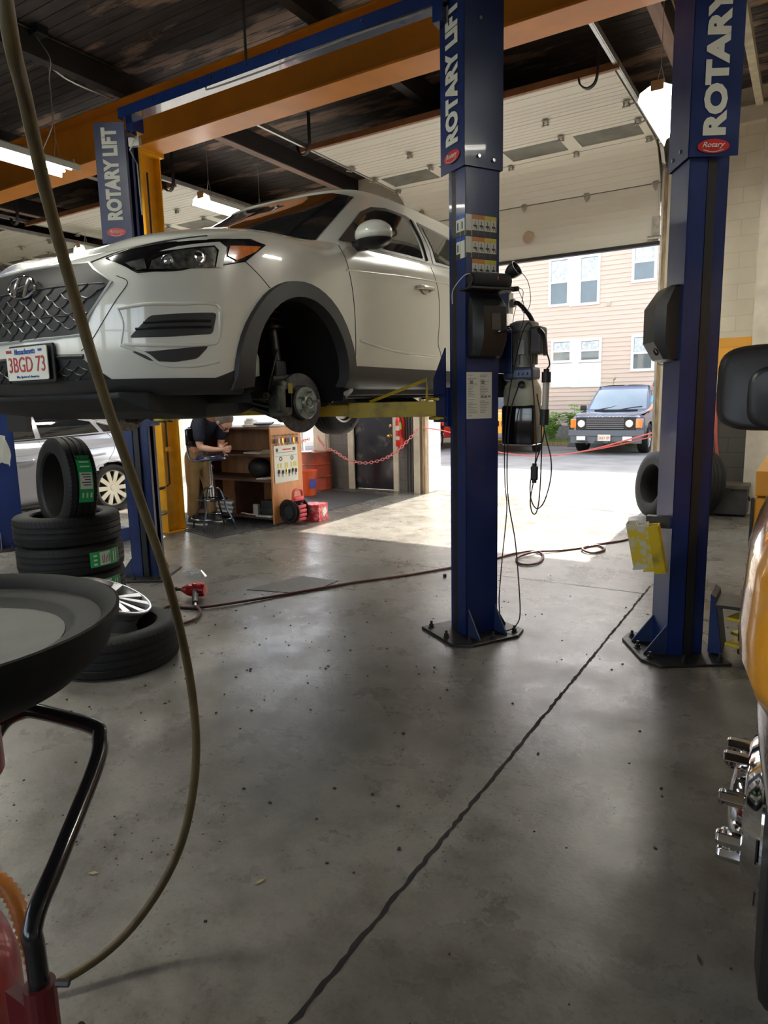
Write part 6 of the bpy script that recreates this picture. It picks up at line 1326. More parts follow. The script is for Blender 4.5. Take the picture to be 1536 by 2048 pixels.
# fire extinguisher
fe = thing('fire_extinguisher', 'red fire extinguisher hanging beside the black door', 'fire extinguisher', (-6.0, 10.2, .8)); b = B(); b.lathe([(0, .80), (.07, .80), (.08, .815), (.08, 1.24), (.06, 1.30), (.03, 1.33), (0, 1.34)], (-6.0, 10.2, 0), n=24); b.build('cylinder', mat('extinguisher_red', (.65, .02, .015), .25, coat=.5), fe, True, ang=40)
b = B(); b.box((-6.0, 10.2, 1.36), (.03, .10, .05)); b.tube([(-6.0, 10.17, 1.37), (-5.95, 10.13, 1.39)], .008); b.tube([(-6.0, 10.16, 1.35), (-5.93, 10.12, 1.25), (-5.91, 10.13, 1.1), (-5.91, 10.14, .95)], .010, 8, 4); b.build('valve_and_hose', BLACK, fe)
for z0, z1, m_ in ((1.08, 1.16, STICK), (.92, .98, STICK), (1.10, 1.22, YST)):
    b = B(); a0, a1 = (R(-130), R(-70)) if m_ is not YST else (R(-68), R(-40)); b.loft([[Vector((-6.0+math.cos(a0+(a1-a0)*k/6)*.0815, 10.2+math.sin(a0+(a1-a0)*k/6)*.0815, z)) for k in range(7)] for z in (z0, z1)], False, False); b.build('label', m_, fe, recalc=False)
# pink plastic chain: links across the personnel door, rope across the big opening
PCH = mat('pink_chain_plastic', (.85, .30, .30), .45)
def chain_links(pts, link, name, label):
    P = smooth_path(pts, 30); b = B(); acc = 0; i = 0; last = P[0]; k = 0
    for p in P:
        if (p-last).length >= link*.72:
            d = (p-last).normalized(); c = (p+last)/2; a, q, _ = frame(d); u = a if k % 2 else q
            n = 10; ring_ = [c+d*math.cos(2*PI*t/n)*link*.5+u*math.sin(2*PI*t/n)*link*.30 for t in range(n+1)]; b.tube(ring_, link*.10, 5, cap=False); last = p; k += 1
    return tag(b.build(name, PCH, smooth=True), label, 'chain')
chain_links([(-7.62, 9.95, .98), (-7.45, 9.95, .78), (-7.28, 10.0, .71), (-7.0, 10.0, .57), (-6.66, 10.0, .51), (-6.3, 10.0, .57), (-5.99, 10.0, .71), (-5.75, 10.05, .93), (-5.56, 10.12, 1.16)], .075, 'plastic_chain', 'pink plastic chain sagging across the front of the black door')
chain_links([(-7.6, 9.7, .95), (-7.85, 9.75, .88), (-7.95, 9.75, .75), (-7.93, 9.75, .5)], .07, 'plastic_chain', 'short loose end of pink plastic chain above the rusty drum')
b = B(); b.tube([(-5.53, 10.15, 1.13), (-5.3, 10.5, 1.06), (-5.0, 10.6, .95), (-4.6, 10.6, .76), (-4.0, 10.6, .67), (-3.46, 10.6, .67), (-2.9, 10.6, .76), (-2.4, 10.6, .90), (-1.82, 10.5, 1.08)], .010, 6, 8); b.tube([(-2.9, 10.6, .755), (-2.4, 10.6, .86), (-1.82, 10.5, 1.02)], .010, 6, 6)
tg(b.build('barrier_rope', mat('red_pink_rope', (.75, .16, .15), .6), smooth=True), 'thin red rope slung low across the big garage opening', 'rope')
# tires, trunk and red hose right of the opening
def tire_thing(name, label, r, w_, rim, tread_n=64, group=None, cat_='tire'):
    root = thing(name, label, cat_, (0, 0, 0), group); b = B(); tire_mesh(b, r, w_, rim); b.build('carcass', RUB, root, True, ang=35)
    b = B(); tread(b, r, w_, n=tread_n); b.build('tread_sipes', SIPE, root, recalc=False); return root
t0 = tire_thing('tire', 'standing tire leaning at the left end of the row beside the black trunk', .43, .26, .25, 70, 'tires standing by the wall')
ax0 = Vector((-.78, -.60, .12)).normalized(); rq = ax0.to_track_quat('Z', 'Y').to_euler()
t0.location = (-1.60, 9.36, .435); t0.rotation_euler = rq
lb = ['second tire of the standing row, behind the blue column', 'rightmost standing tire, against the dark block wall by the trunk']
for k in range(2): dup(t0, lb[k], Vector((-1.60, 9.36, .435))+Vector((.215, .165, 0))*(k+1))
tk = thing('footlocker', 'old black footlocker on the floor by the dark block wall', 'trunk', (-.85, 9.9, 0)); b = B(); b.bx(-1.06, -.60, 9.78, 10.18, .03, .36); b.build('case_body', mat('trunk_black', (.03, .03, .028), .5, var=.5), tk, bevel=.008)
b = B(); b.bx(-1.075, -.585, 9.76, 10.2, .36, .42); b.build('lid', mat('trunk_lid_brown', (.07, .055, .04), .5, var=.4), tk, bevel=.01)
b = B(); b.bx(-.88, -.80, 9.75, 9.78, .27, .38); b.build('latch', DKMET, tk)
b = B(); b.tube([(-.595, 9.88, .25), (-.575, 9.88, .21), (-.575, 10.0, .21), (-.595, 10.0, .25)], .008); b.build('handle', DKMET, tk)
b = B(); b.tube([(-1.06, 10.27, 1.55), (-1.06, 10.22, 1.45), (-1.05, 10.2, 1.1), (-1.02, 10.2, .8), (-1.0, 10.2, .62)], .022, 8, 5); tg(b.build('wall_hose', mat('faded_red_hose', (.42, .10, .08), .5), smooth=True), 'faded red hose hanging on the dark block wall above the tires', 'hose')
b = B(); b.torus((-1.78, 10.18, 2.05), .05, .006, (0, 1, 0), 20, 5); tg(b.build('wire_loop', BLACK), 'small black wire loop on the right edge of the big opening', 'wire')
# ================================================================== TIRES AND WHEELS AT LEFT
def sticker(root, r, a0, a1, h0, h1, name='sticker', label=None):
    # printed label bent round the tread; axis = local z, angle a, height h
    def arc(b, a0, a1, h0, h1, off, mi): 
        N_ = 8; b.loft([[Vector((math.cos(a0+(a1-a0)*k/N_)*(r+off), math.sin(a0+(a1-a0)*k/N_)*(r+off), h)) for k in range(N_+1)] for h in (h0, h1)], False, False, mi)
    b = B(); arc(b, a0, a1, h0, h1, .003, 0); L = a1-a0; H = h1-h0
    arc(b, a0+L*.38, a0+L*.72, h0+H*.08, h1-H*.08, .0045, 1)
    for k in range(5): arc(b, a0+L*(.41+.055*k), a0+L*(.43+.055*k), h0+H*.18, h1-H*(.2+.1*(k % 3)), .0055, 2)
    arc(b, a0+L*.02, a0+L*.10, h0, h1, .004, 2)
    for k in range(3): arc(b, a0+L*.80, a0+L*.90, h0+H*(.12+.28*k), h0+H*(.24+.28*k), .0045, 1)
    for k in range(2): arc(b, a0+L*(.14+.1*k), a0+L*(.17+.1*k), h0+H*.15, h0+H*.8, .0045, 1)
    for k in range(4): arc(b, a0+L*.045, a0+L*.075, h0+H*(.12+.2*k), h0+H*(.25+.2*k), .005, 0)
    return b.build(name, [GREEN, STICK, INK], root, recalc=False)
SCX, SCY = -4.60, 2.95; 
t1 = tire_thing('tire', 'top tire of the flat stack, with the upright tire standing in it', .365, .212, .235, 72, 'tires stacked flat at left'); t1.location = (SCX, SCY, .735)
viewa = math.atan2(-SCY, -SCX)
lab = ['second tire from the top of the flat stack, green and white sticker on its side', 'third tire from the top of the flat stack, green sticker just above the silver rim', 'bottom tire of the flat stack on the floor']
for k in range(3):
    c = dup(t1, lab[k], (SCX+(.012, -.005, .008)[k], SCY+(.0, .01, .0)[k], .525-.21*k), (0, 0, .3*k))
    if k < 2: s_ = sticker(c, .365, viewa+R(58)-.3*k, viewa+R(18)-.3*k, -.05, .06); s_.matrix_parent_inverse = Matrix.Identity(4)
t2 = tire_thing('tire', 'upright new tire with a green and white sticker on its tread', .345, .215, .225, 70); t2.location = (SCX+.03, SCY, 1.045)
axu = Vector((-.22, -.95, .06)).normalized(); t2.rotation_mode = 'QUATERNION'; q_ = axu.to_track_quat('Z', 'Y'); t2.rotation_quaternion = q_
camd = (q_.inverted() @ (Vector((0, 0, 1.6))-t2.location)).normalized(); ac = math.atan2(camd.y, camd.x)
up_l = q_.inverted() @ Vector((0, 0, 1)); au_ = math.atan2(up_l.y, up_l.x); sg_ = 1 if ((au_-ac+PI) % (2*PI))-PI > 0 else -1
s_ = sticker(t2, .345, ac+sg_*.60, ac-sg_*.38, -.06, .04); s_.matrix_parent_inverse = Matrix.Identity(4)
t3 = tire_thing('tire', 'used tire lying flat on the floor under the loose alloy wheel', .385, .25, .25, 76); t3.location = (-3.66, 2.60, .126)
# loose alloy wheel resting tilted on the lying tire
aw = thing('alloy_wheel', 'loose silver alloy wheel resting tilted on the lying tire', 'wheel rim'); rr0 = .262
RMACH = mat('machined_alloy', (.66, .66, .66), .28, .85, var=.06); RBAR = mat('barrel_silver', (.34, .35, .35), .35, .7)
b = B(); b.lathe([(rr0, .0), (rr0+.006, -.006), (rr0+.004, -.02), (rr0-.018, -.03), (rr0-.022, -.06), (rr0-.04, -.075), (rr0-.045, -.17), (rr0-.02, -.185), (rr0-.016, -.2), (rr0-.005, -.205), (rr0-.007, -.21), (rr0-.03, -.19), (rr0-.055, -.17), (rr0-.05, -.06), (rr0-.025, -.02), (rr0-.014, -.005), (rr0-.008, .0)], n=56, closed=True); b.build('barrel', RBAR, aw, True, ang=30)
b = B(); b.lathe([(rr0-.008, .001), (rr0+.003, .001), (rr0+.007, -.006), (rr0+.002, -.014)], n=56); b.build('lip', RMACH, aw, True)
for k in range(5):
    a = 2*PI*k/5+.3; b = B()
    for s2 in (-1, 1):
        d = Vector((math.cos(a+s2*.09), math.sin(a+s2*.05), 0)); e = Vector((math.cos(a+s2*.27), math.sin(a+s2*.27), 0)); p0 = d*.045+Vector((0, 0, -.012)); p1 = e*(rr0-.012); tn = Vector((-math.sin(a), math.cos(a), 0)); w0, w1 = .014, .031
        top = [p0-tn*w0, p0+tn*w0, p1+tn*w1, p1-tn*w1]; m_ = [v*.9+Vector((0, 0, -.03)) for v in top]; b.add(top+m_, [(0, 1, 2, 3), (4, 7, 6, 5), (0, 4, 5, 1), (1, 5, 6, 2), (2, 6, 7, 3), (3, 7, 4, 0)])
    b.build('spoke', RMACH, aw, bevel=.003)
b = B(); b.lathe([(0, -.004), (.03, -.004), (.033, -.012), (.05, -.012), (.062, -.02), (.062, -.05), (0, -.05)], n=30); hb = b.build('hub_centre', RMACH, aw, True, ang=30)
for k in range(5): a = 2*PI*k/5; b = B(); b.cyl((math.cos(a)*.045, math.sin(a)*.045, -.013), (math.cos(a)*.045, math.sin(a)*.045, -.008), .008, n=10); b.build('lug_hole', BLACK, hb)
aw.location = (-3.76, 2.66, .40); nrm_ = (Vector((0, 0, 1))+Vector((.56, .82, 0))*.44+Vector((.81, -.58, 0))*.12).normalized(); aw.rotation_mode = 'QUATERNION'; aw.rotation_quaternion = nrm_.to_track_quat('Z', 'Y')
# ================================================================== AIR TOOL, HOSES, FLOOR BITS
ig = thing('impact_wrench', 'red air impact wrench lying on the floor at the end of the air hose', 'air tool', (-4.2, 3.75, 0)); ga = Vector((-4.47, 3.74, .07)); gb2 = Vector((-4.17, 3.86, .07)); gd = (gb2-ga).normalized()
b = B(); b.lathe([(0, .10), (.02, .10), (.03, .12), (.048, .15), (.055, .18), (.055, .29), (.045, .31), (0, .315)], ga, gd, 20); b.rbox(tuple(ga+gd*.25+Vector((0, 0, .035))), (.1, .07, .06), .02, rot=Matrix.Rotation(math.atan2(gd.y, gd.x), 3, 'Z')); b.build('housing', mat('wrench_red', (.50, .015, .012), .3, coat=.3), ig, True, ang=40)
b = B(); b.cyl(ga, ga+gd*.11, .014); b.cyl(ga+gd*.02, ga+gd*.05, .02); b.build('anvil', DKMET, ig)
hd0 = ga+gd*.22; hd1 = Vector((-4.06, 3.63, .035)); b = B(); b.cyl(hd0, hd1, .028, .024); b.build('grip', BLACK, ig, True)
b = B(); b.cyl(hd1, hd1+(hd1-hd0).normalized()*.07, .014); b.build('air_fitting', STEEL, ig)
b = B(); he = hd1+(hd1-hd0).normalized()*.06
b.tube([he, (-3.90, 3.53, .02), (-3.80, 3.38, .014), (-3.84, 3.22, .012), (-4.0, 3.25, .012), (-4.2, 3.40, .012), (-4.25, 3.52, .012), (-4.05, 3.58, .012), (-3.89, 3.72, .02), (-3.64, 4.2, .012), (-3.34, 4.78, .012), (-3.05, 5.22, .012), (-2.81, 5.66, .012), (-2.60, 6.1, .012), (-2.50, 6.45, .013), (-2.36, 6.68, .014), (-2.20, 6.56, .016), (-2.13, 6.22, .014), (-2.24, 6.08, .014), (-2.38, 6.3, .016), (-2.30, 6.6, .026), (-2.10, 6.85, .012), (-1.95, 7.06, .012), (-1.83, 7.24, .014), (-1.71, 7.06, .014), (-1.79, 6.86, .014), (-1.92, 6.98, .024), (-1.87, 7.26, .014), (-1.65, 7.63, .012), (-1.55, 7.95, .014), (-1.42, 7.98, .014), (-1.36, 7.8, .014), (-1.46, 7.72, .024), (-1.3, 8.2, .012)], .0115, 8, 7)
tag(b.build('air_hose', DARKRED, smooth=True), 'dark red rubber air hose snaking and looping across the concrete floor', 'hose')
b = B(); b.prism([(-4.05, 4.20), (-3.52, 4.34), (-3.50, 4.80), (-3.92, 4.80)], .005); tag(b.build('floor_plate', mat('greasy_plate', (.05, .046, .042), .5, var=.4, scale=20), bevel=.003), 'thin greasy cover plate lying on the floor near the air hose', 'floor plate')
b = B(); b.box((-2.72, 5.38, .014), (.03, .03, .028), rz=.4); tag(b.build('rubber_block', BLACK), 'tiny black rubber block on the floor left of the near column', 'block')
for k, (x, y, lb, rz) in enumerate(((-2.0, 1.25, 'small pale dry leaf on the floor near the foreground hose', .5), (-1.47, 1.51, 'small pale dry leaf on the floor left of the floor joint', 1.2), (-.16, 1.9, 'small brown curled leaf on the floor near the chrome wheel hub', 2.0))):
    b = B(); c = Vector((x, y, .004)); d_ = Vector((math.cos(rz), math.sin(rz), 0)); q = Vector((-d_.y, d_.x, 0))
    b.add([c-d_*.02, c+q*.006+Vector((0, 0, .004)), c+d_*.022+Vector((0, 0, .003)), c-q*.006], [(0, 1, 2), (0, 2, 3)]); o = b.build('dry_leaf', mat('dry_leaf_tan', (.45, .38, .18), .8) if k < 2 else mat('dry_leaf_brown', (.10, .06, .03), .8), recalc=False); md = o.modifiers.new('t', 'SOLIDIFY'); md.thickness = .0015; tag(o, lb, 'leaf')
rnd = random.Random(11); b = B()
for k in range(260):
    x = rnd.gauss(-2.9, .9); y = rnd.gauss(3.2, .9); 
    if rnd.random() < .4: x, y = rnd.uniform(-3.5, 0), rnd.uniform(1.2, 6)
    s_ = rnd.uniform(.003, .009); b.box((x, y, s_*.3), (s_*1.5, s_, s_*.6), rz=rnd.uniform(0, 3))
tag(b.build('floor_grit', mat('grit_dark', (.02, .018, .016), .8)), 'scattered dark grit and rubber crumbs on the worn concrete', 'grit', kind='stuff')
b = B(); rnd = random.Random(2); c0 = Vector((-4.85, 4.35, 0)); P = []
for k in range(14): a = 2*PI*k/14; P.append(c0+Vector((math.cos(a)*.14, math.sin(a)*.09, 0)))
b.add([v+Vector((0, 0, .002)) for v in P]+[v.lerp(c0, .4)+Vector((0, 0, rnd.uniform(.02, .06))) for v in P]+[c0+Vector((0, 0, .03))], [(i, (i+1) % 14, 14+(i+1) % 14, 14+i) for i in range(14)]+[(14+i, 14+(i+1) % 14, 28) for i in range(14)])
tag(b.build('plastic_wrap', mat('clear_wrap', (.55, .58, .60), .15, alpha=.6)), 'crumpled clear plastic wrap at the foot of the far blue column', 'plastic wrap')
# ================================================================== FOREGROUND DRAIN CART AND HANGING HOSE
dc = thing('oil_drain_cart', 'red oil drain cart with wide black pan and black tube handle', 'oil drain', (-1.30, .50, 0)); px_, py_ = -1.325, .525
b = B(); R0 = .352; zt = 1.232
b.lathe([(0, zt-.062), (R0*.72, zt-.05), (R0*.76, zt-.035), (R0*.775, zt-.032), (R0*.90, zt-.028), (R0*.93, zt-.012), (R0*.985, zt), (R0, zt-.002), (R0*.995, zt-.02), (R0*.93, zt-.075), (R0*.80, zt-.115), (R0*.5, zt-.17), (R0*.2, zt-.22), (0, zt-.22)], (px_, py_, 0), n=72)
b.build('drain_pan', mat('pan_black', (.008, .0085, .0085), .6, spec=.2, var=.3, scale=6, bump=.04), dc, True, ang=50)
b = B(); b.lathe([(0, zt-.0505), (R0*.55, zt-.049), (R0*.715, zt-.0485), (R0*.72, zt-.052)], (px_, py_, 0), n=60); b.build('oily_residue', mat('oil_film', (.018, .022, .019), .5, spec=.25, col2=(.085, .10, .082), scale=7, thr=(.4, .7), stretch=(1, .35, 1), rvar=.1), dc, True)
b = B(); b.cyl((px_, py_, .5), (px_, py_, 1.03), .022); b.cyl((px_, py_, .95), (px_, py_, 1.05), .035); b.build('telescoping_pole', STEEL, dc, True)
b = B(); b.lathe([(0, .86), (.08, .88), (.125, .93), (.125, 1.0), (0, 1.02)], (px_, py_, 0), n=32); b.build('catch_bowl', mat('tank_red', (.26, .018, .022), .3, coat=.4, var=.2), dc, True)
b = B(); b.lathe([(0, .10), (.19, .10), (.215, .13), (.217, .52), (.205, .575), (.16, .61), (.08, .625), (0, .63)], (-1.37, .43, 0), n=56); b.build('tank', mat('tank_red', (.26, .018, .022), .3, coat=.4, var=.2), dc, True, ang=40)
TB = mat('black_tube', (.012, .012, .013), .22, coat=.6)
hA = [(-.975, .50, .25), (-.975, .50, .72), (-.982, .505, .80), (-1.02, .58, .855), (-1.105, .715, .925), (-1.14, .755, .955), (-1.175, .765, .968), (-1.30, .735, .982), (-1.345, .72, .978), (-1.375, .69, .955), (-1.36, .64, .90), (-1.33, .60, .85)]
b = B(); b.tube(hA, .0155, 12, 6); b.build('handle', TB, dc, True)
b = B(); b.cyl((-.975, .50, .12), (-.975, .50, .70), .024); b.box((-1.02, .50, .5), (.09, .02, .3)); b.build('handle_socket', mat('tank_dark_red', (.12, .012, .014), .4), dc)
b = B(); b.cyl((-.953, .515, .70), (-.935, .525, .70), .006, n=6); b.build('clamp_bolt', DKMET, dc)
b = B(); b.bx(-1.62, -.98, .43, .53, .05, .1); b.build('chassis', BLACK, dc)
for x, y in ((-1.62, .48), (-.99, .43), (-1.3, .75), (-1.3, .2)): b = B(); b.torus((x, y, .055), .04, .014, (1, .3, 0), 18, 6); b.cyl((x, y, .055), (x+.01, y, .055), .03); b.build('caster_wheel', BLACK, dc)
b = B(); path = smooth_path([(-1.95, .60, .44), (-1.78, .70, .47), (-1.62, .77, .44), (-1.51, .76, .34), (-1.44, .74, .2), (-1.40, .70, .06)], 18)
b.tube(path, [.020+.0028*(1 if i % 2 else -1) for i in range(len(path))], 12); b.build('drain_hose', mat('amber_corrugated_hose', (.45, .16, .02), .45), dc, True, ang=80)
b = B(); b.tube([(-.93, .53, .62), (-.86, .60, .40), (-.80, .66, .15), (-.72, .72, .02), (-.55, .78, .012)], .008, 6, 5); b.build('vent_line', CORD, dc)
HOSEM = mat('olive_rubber_hose', (.115, .085, .035), .5, var=.25, scale=20)
CAMR = Matrix(((0.8499, -0.0673, 0.5226), (0.5263, 0.1495, -0.8371), (-0.0218, 0.9865, 0.1625)))
b = B(); b.tube([(-1.05, .62, 3.2), (-1.04, .64, 2.6), (-1.032, .645, 2.185), (-1.143, .733, 2.106), (-1.252, .828, 1.989), (-1.32, .914, 1.822), (-1.356, .991, 1.615), (-1.389, 1.089, 1.371), (-1.438, 1.208, 1.076), (-1.452, 1.264, .761), (-1.453, 1.249, .519), (-1.513, 1.206, .265), (-1.572, 1.062, .098), (-1.66, .90, .03), (-1.8, .75, .014), (-2.3, .6, .013)], .0122, 10, 8)
tag(b.build('hanging_hose', HOSEM, smooth=True), 'long olive brown hose hanging from the ceiling in the left foreground', 'hose')
# ================================================================== YELLOW TRUCK AT THE RIGHT EDGE
TY = mat('truck_yellow', (.72, .30, .008), .22, coat=1.0, var=.02)
tr = thing('work_truck', 'yellow work truck at the right edge with chrome hub and black mirror', 'truck', (1.0, 3.5, 0))
prof = [(1.40, -.01), (1.34, -.053), (1.31, -.065), (1.27, -.078), (1.20, -.083), (1.14, -.088), (1.075, -.088), (1.04, -.073), (1.012, -.05), (1.0, -.02)]
b = B(); rows = []
for y, k, dz in ((1.30, .62, 0), (1.36, .85, 0), (1.5, 1.0, 0), (1.8, 1.12, -.01), (2.3, 1.15, -.02), (2.9, 1.1, 0.0)):
    rows.append([Vector((.9, y, 1.42+dz))]+[Vector((x*k+(1-k)*.10, y, z+dz)) for z, x in prof]+[Vector((.9, y, 1.0+dz))])
b.loft(rows, True, True); b.build('fender', TY, tr, True, ang=55)
b = B(); rows = []
for y, z in ((1.28, 1.36), (1.5, 1.44), (2.2, 1.52), (2.7, 1.56)): rows.append([Vector((.05, y, z-.06)), Vector((.2, y, z)), Vector((1.0, y, z+.03)), Vector((1.8, y, z)), Vector((1.95, y, z-.06)), Vector((1.95, y, .9)), Vector((.05, y, .9))])
b.loft(rows, True, True); b.build('hood', TY, tr, True, ang=40)
b = B(); b.bx(.28, 1.72, 1.25, 1.29, .95, 1.32); 
for k in range(5): b.bx(.28, 1.72, 1.235, 1.25, .97+k*.07, .995+k*.07)
b.build('grille', CHROME, tr)
b = B(); rows = []
for x, y, zt_, zb_ in ((-.046, 1.54, .99, .90), (-.040, 1.48, .99, .84), (-.024, 1.40, .985, .79), (-.002, 1.33, .98, .75), (.05, 1.26, .98, .71), (.14, 1.2, .98, .68), (1.0, 1.12, .98, .66), (1.9, 1.15, .98, .68), (2.0, 1.3, .98, .72)):
    d_ = .02; rows.append([Vector((x, y, zt_)), Vector((x-.004, y-.012, (zt_*2+zb_)/3)), Vector((x, y-.012, (zt_+zb_*2)/3)), Vector((x+.01, y, zb_)), Vector((x+.04, y+.02, zb_)), Vector((x+.04, y+.02, zt_))])
b.loft(rows, True, True); b.build('bumper', CHROME, tr, True, ang=60)
wc = Vector((.112, 1.99, .475)); b = B(); tire_mesh(b, .475, .26, .29, wc, (-1, 0, 0), 56, 3); tt = b.build('tire', mat('truck_tire_rubber', (.012, .012, .012), .5), tr, True, ang=35)
b = B(); b.lathe([(.292, .12), (.285, .142), (.262, .138), (.235, .138), (.205, .158), (.185, .180), (.17, .187), (.13, .187), (.12, .182), (.115, .202), (.105, .217), (.07, .227), (0, .230)], wc, (-1, 0, 0), 56); hb = b.build('hub_cover', CHROME, tr, True, ang=25)
fa, fb, _ = frame(Vector((-1, 0, 0)))
for k in range(8):
    a = 2*PI*(k+.35)/8; p = wc+(fa*math.cos(a)+fb*math.sin(a))*.145+Vector((-.18, 0, 0)); b = B(); b.cyl(p, p+Vector((-.062, 0, 0)), .021, n=6); b.cyl(p+Vector((-.062, 0, 0)), p+Vector((-.068, 0, 0)), .021, .016, n=6); b.build('lug_nut', CHROME, hb, bevel=.002)
for k in range(6): a = 2*PI*k/6; p = wc+(fa*math.cos(a)+fb*math.sin(a))*.222+Vector((-.147, 0, 0)); b = B(); b.cyl(p, p+Vector((-.004, 0, 0)), .030, n=16); b.build('vent_hole', LINER, hb)
wc2 = Vector((1.93, 1.99, .475)); b = B(); tire_mesh(b, .475, .26, .29, wc2, (1, 0, 0), 40, 3); b.build('tire', RUB, tr, True, ang=35)
b = B(); rows = []
for y, z0, z1, ins in ((2.7, .9, 1.58, 0), (2.75, .75, 1.6, 0), (3.4, .7, 2.35, .1), (4.1, .7, 2.4, .1), (4.15, .75, 2.3, .1)): rows.append([Vector((0+.0, y, z0)), Vector((0, y, 1.5)), Vector((.02+ins, y, z1)), Vector((1.98-ins, y, z1)), Vector((2.0, y, 1.5)), Vector((2.0, y, z0))])
b.loft(rows, True, True); b.build('cab', TY, tr, True, ang=30)
b = B(); b.add([(.15, 2.80, 1.66), (1.85, 2.80, 1.66), (1.8, 3.32, 2.26), (.2, 3.32, 2.26)], [(0, 1, 2, 3)]); b.v = [v+Vector((0, -.03, .03)) for v in b.v]; b.build('windshield', DARKGL, tr, recalc=False)
b = B(); b.rbox((.12, 2.88, 1.617), (.58, .17, .315), .1, rot=Matrix.Rotation(0, 3, 'Z')); b.T = Matrix.Identity(4)
# mirror housing seen from the front: rounded corners in the x-z plane
b = B(); rings = []; cxm, czm = -.052, 1.615
for yy, k in ((2.78, .84), (2.775, .90), (2.80, .985), (2.84, 1.0), (2.93, .97), (2.96, .9)):
    ring_ = []
    for q in range(32):
        a = 2*PI*q/32; ca, sa = math.cos(a), math.sin(a); e = .42; ring_.append(Vector((cxm+math.copysign(abs(ca)**e, ca)*.245*k, yy, czm+math.copysign(abs(sa)**e, sa)*.155*k)))
    rings.append(ring_)
b.loft(rings, True, True); mh = b.build('mirror_housing', mat('mirror_black_plastic', (.016, .016, .017), .38, bump=.05, bscale=400), tr, True, ang=60)
b = B(); rings = []
for yy, k in ((2.782, .78), (2.768, .74), (2.764, .68)):
    rings.append([Vector((cxm+.05+math.copysign(abs(math.cos(a))**.5, math.cos(a))*.245*k, yy, czm-.035+math.copysign(abs(math.sin(a))**.5, math.sin(a))*.15*k)) for a in [2*PI*q/32 for q in range(32)]])
b.loft(rings, True, True); b.build('raised_panel', MATS['mirror_black_plastic'], mh, True, ang=60)
b = B(); b.tube([(.1, 2.88, 1.5), (.06, 2.92, 1.36), (.08, 3.0, 1.2)], .03, 8, 4); b.tube([(.12, 2.88, 1.72), (.2, 3.0, 1.72)], .03); b.build('mirror_arm', BLACK, mh, True)
b = B(); b.bx(-.225, 2.25, 4.25, 6.8, .45, 1.02); b.build('utility_body', mat('utility_yellow', (.66, .30, .015), .4, var=.08), tr, bevel=.01)
b = B(); b.bx(-.225, .10, 4.25, 6.8, 1.03, 1.17); b.build('side_box_lid', MATS['utility_yellow'], tr, bevel=.006)
b = B(); b.bx(-.24, -.226, 4.24, 4.27, .45, 1.02); b.build('rubber_edge', BLACK, tr)
b = B(); b.bx(.25, 1.75, 2.3, 6.7, .45, .62); b.build('chassis', BLACK, tr)
for y in (5.7,): 
    for x in (.12, 1.9): b = B(); tire_mesh(b, .46, .26, .28, (x, y, .46), (-1, 0, 0), 36, 3); b.build('tire', RUB, tr, True, ang=35)
# ================================================================== SPEAKER, CORDS, WORK LIGHT, LITTLE THINGS ON THE NEAR COLUMN
sp = thing('speaker', 'black cylindrical portable speaker on the shelf plate of the near column', 'speaker'); s0 = WC(-.02, .075, 2.315); s1 = WC(.26, .085, 2.315); b = B(); b.lathe([(0, 0), (.035, .0), (.040, .006), (.047, .02), (.049, .06), (.049, .24), (.047, .27), (.040, .285), (.035, .29), (0, .29)], s0, (s1-s0), 28); b.build('body', mat('speaker_cloth', (.014, .015, .018), .75, bump=.2, bscale=600), sp, True, ang=40)
b = B(); b.torus(s0, .037, .005, s1-s0, 24, 6); b.build('end_ring', BLACKG, sp, True)
T = MT(WC(.155, .126, 2.325), d, (0, 0, 1)); b = B(); b.prism([(-.012, -.012), (.012, -.012), (.012, .012), (-.012, .012)], .002, T); bd = b.build('badge', mat('badge_orange_red', (.75, .10, .03), .4), sp)
b = B(); fit_text(b, 'JBL', .018, .010, T @ Matrix.Translation((0, 0, .0025)), ext=.0005, off=.01); b.build('badge_lettering', STICK, bd)
b = B(); b.tube([tuple(WC(-.01, .08, 2.35)), tuple(WC(-.06, .07, 2.335)), (-1.94, 3.98, 2.27), (-1.955, 4.0, 2.19)], .003, 6, 6); b.tube([tuple(WC(.14, .085, 2.366)), tuple(WC(.22, .10, 2.35)), tuple(WC(.28, .09, 2.28)), tuple(WC(.30, .05, 2.24))], .0025, 6, 6)
tag(b.build('charging_cord', PAPER, smooth=True), 'thin white cord drooping from the small black speaker', 'cord')
cl = thing('clamp_lamp', 'small black clamp lamp behind the speaker with thin wires', 'lamp'); c0 = Vector((-1.66, 4.26, 2.37)); b = B(); b.lathe([(0, 0), (.03, .0), (.045, .03), (.05, .075), (.045, .075), (.03, .03)], c0+Vector((-.03, 0, 0)), (.8, -.1, .45), 22); b.build('lamp_head', BLACK, cl, True, ang=40)
b = B(); b.rbox((-1.70, 4.26, 2.31), (.06, .06, .10), .015); b.rbox((-1.64, 4.26, 2.28), (.05, .03, .03), .008); b.build('clamp', BLACK, cl)
b = B(); b.tube([(-1.62, 4.26, 2.40), (-1.56, 4.27, 2.32), (-1.54, 4.27, 2.2), (-1.57, 4.27, 2.13), (-1.60, 4.27, 2.16), (-1.59, 4.27, 2.26), (-1.62, 4.26, 2.29)], .0022, 5, 6); b.tube([(-1.62, 4.26, 2.28), (-1.585, 4.27, 2.18), (-1.59, 4.27, 2.06), (-1.63, 4.28, 2.02), (-1.66, 4.28, 2.08), (-1.63, 4.27, 2.2)], .0022, 5, 6); b.build('wires', CORD, cl)
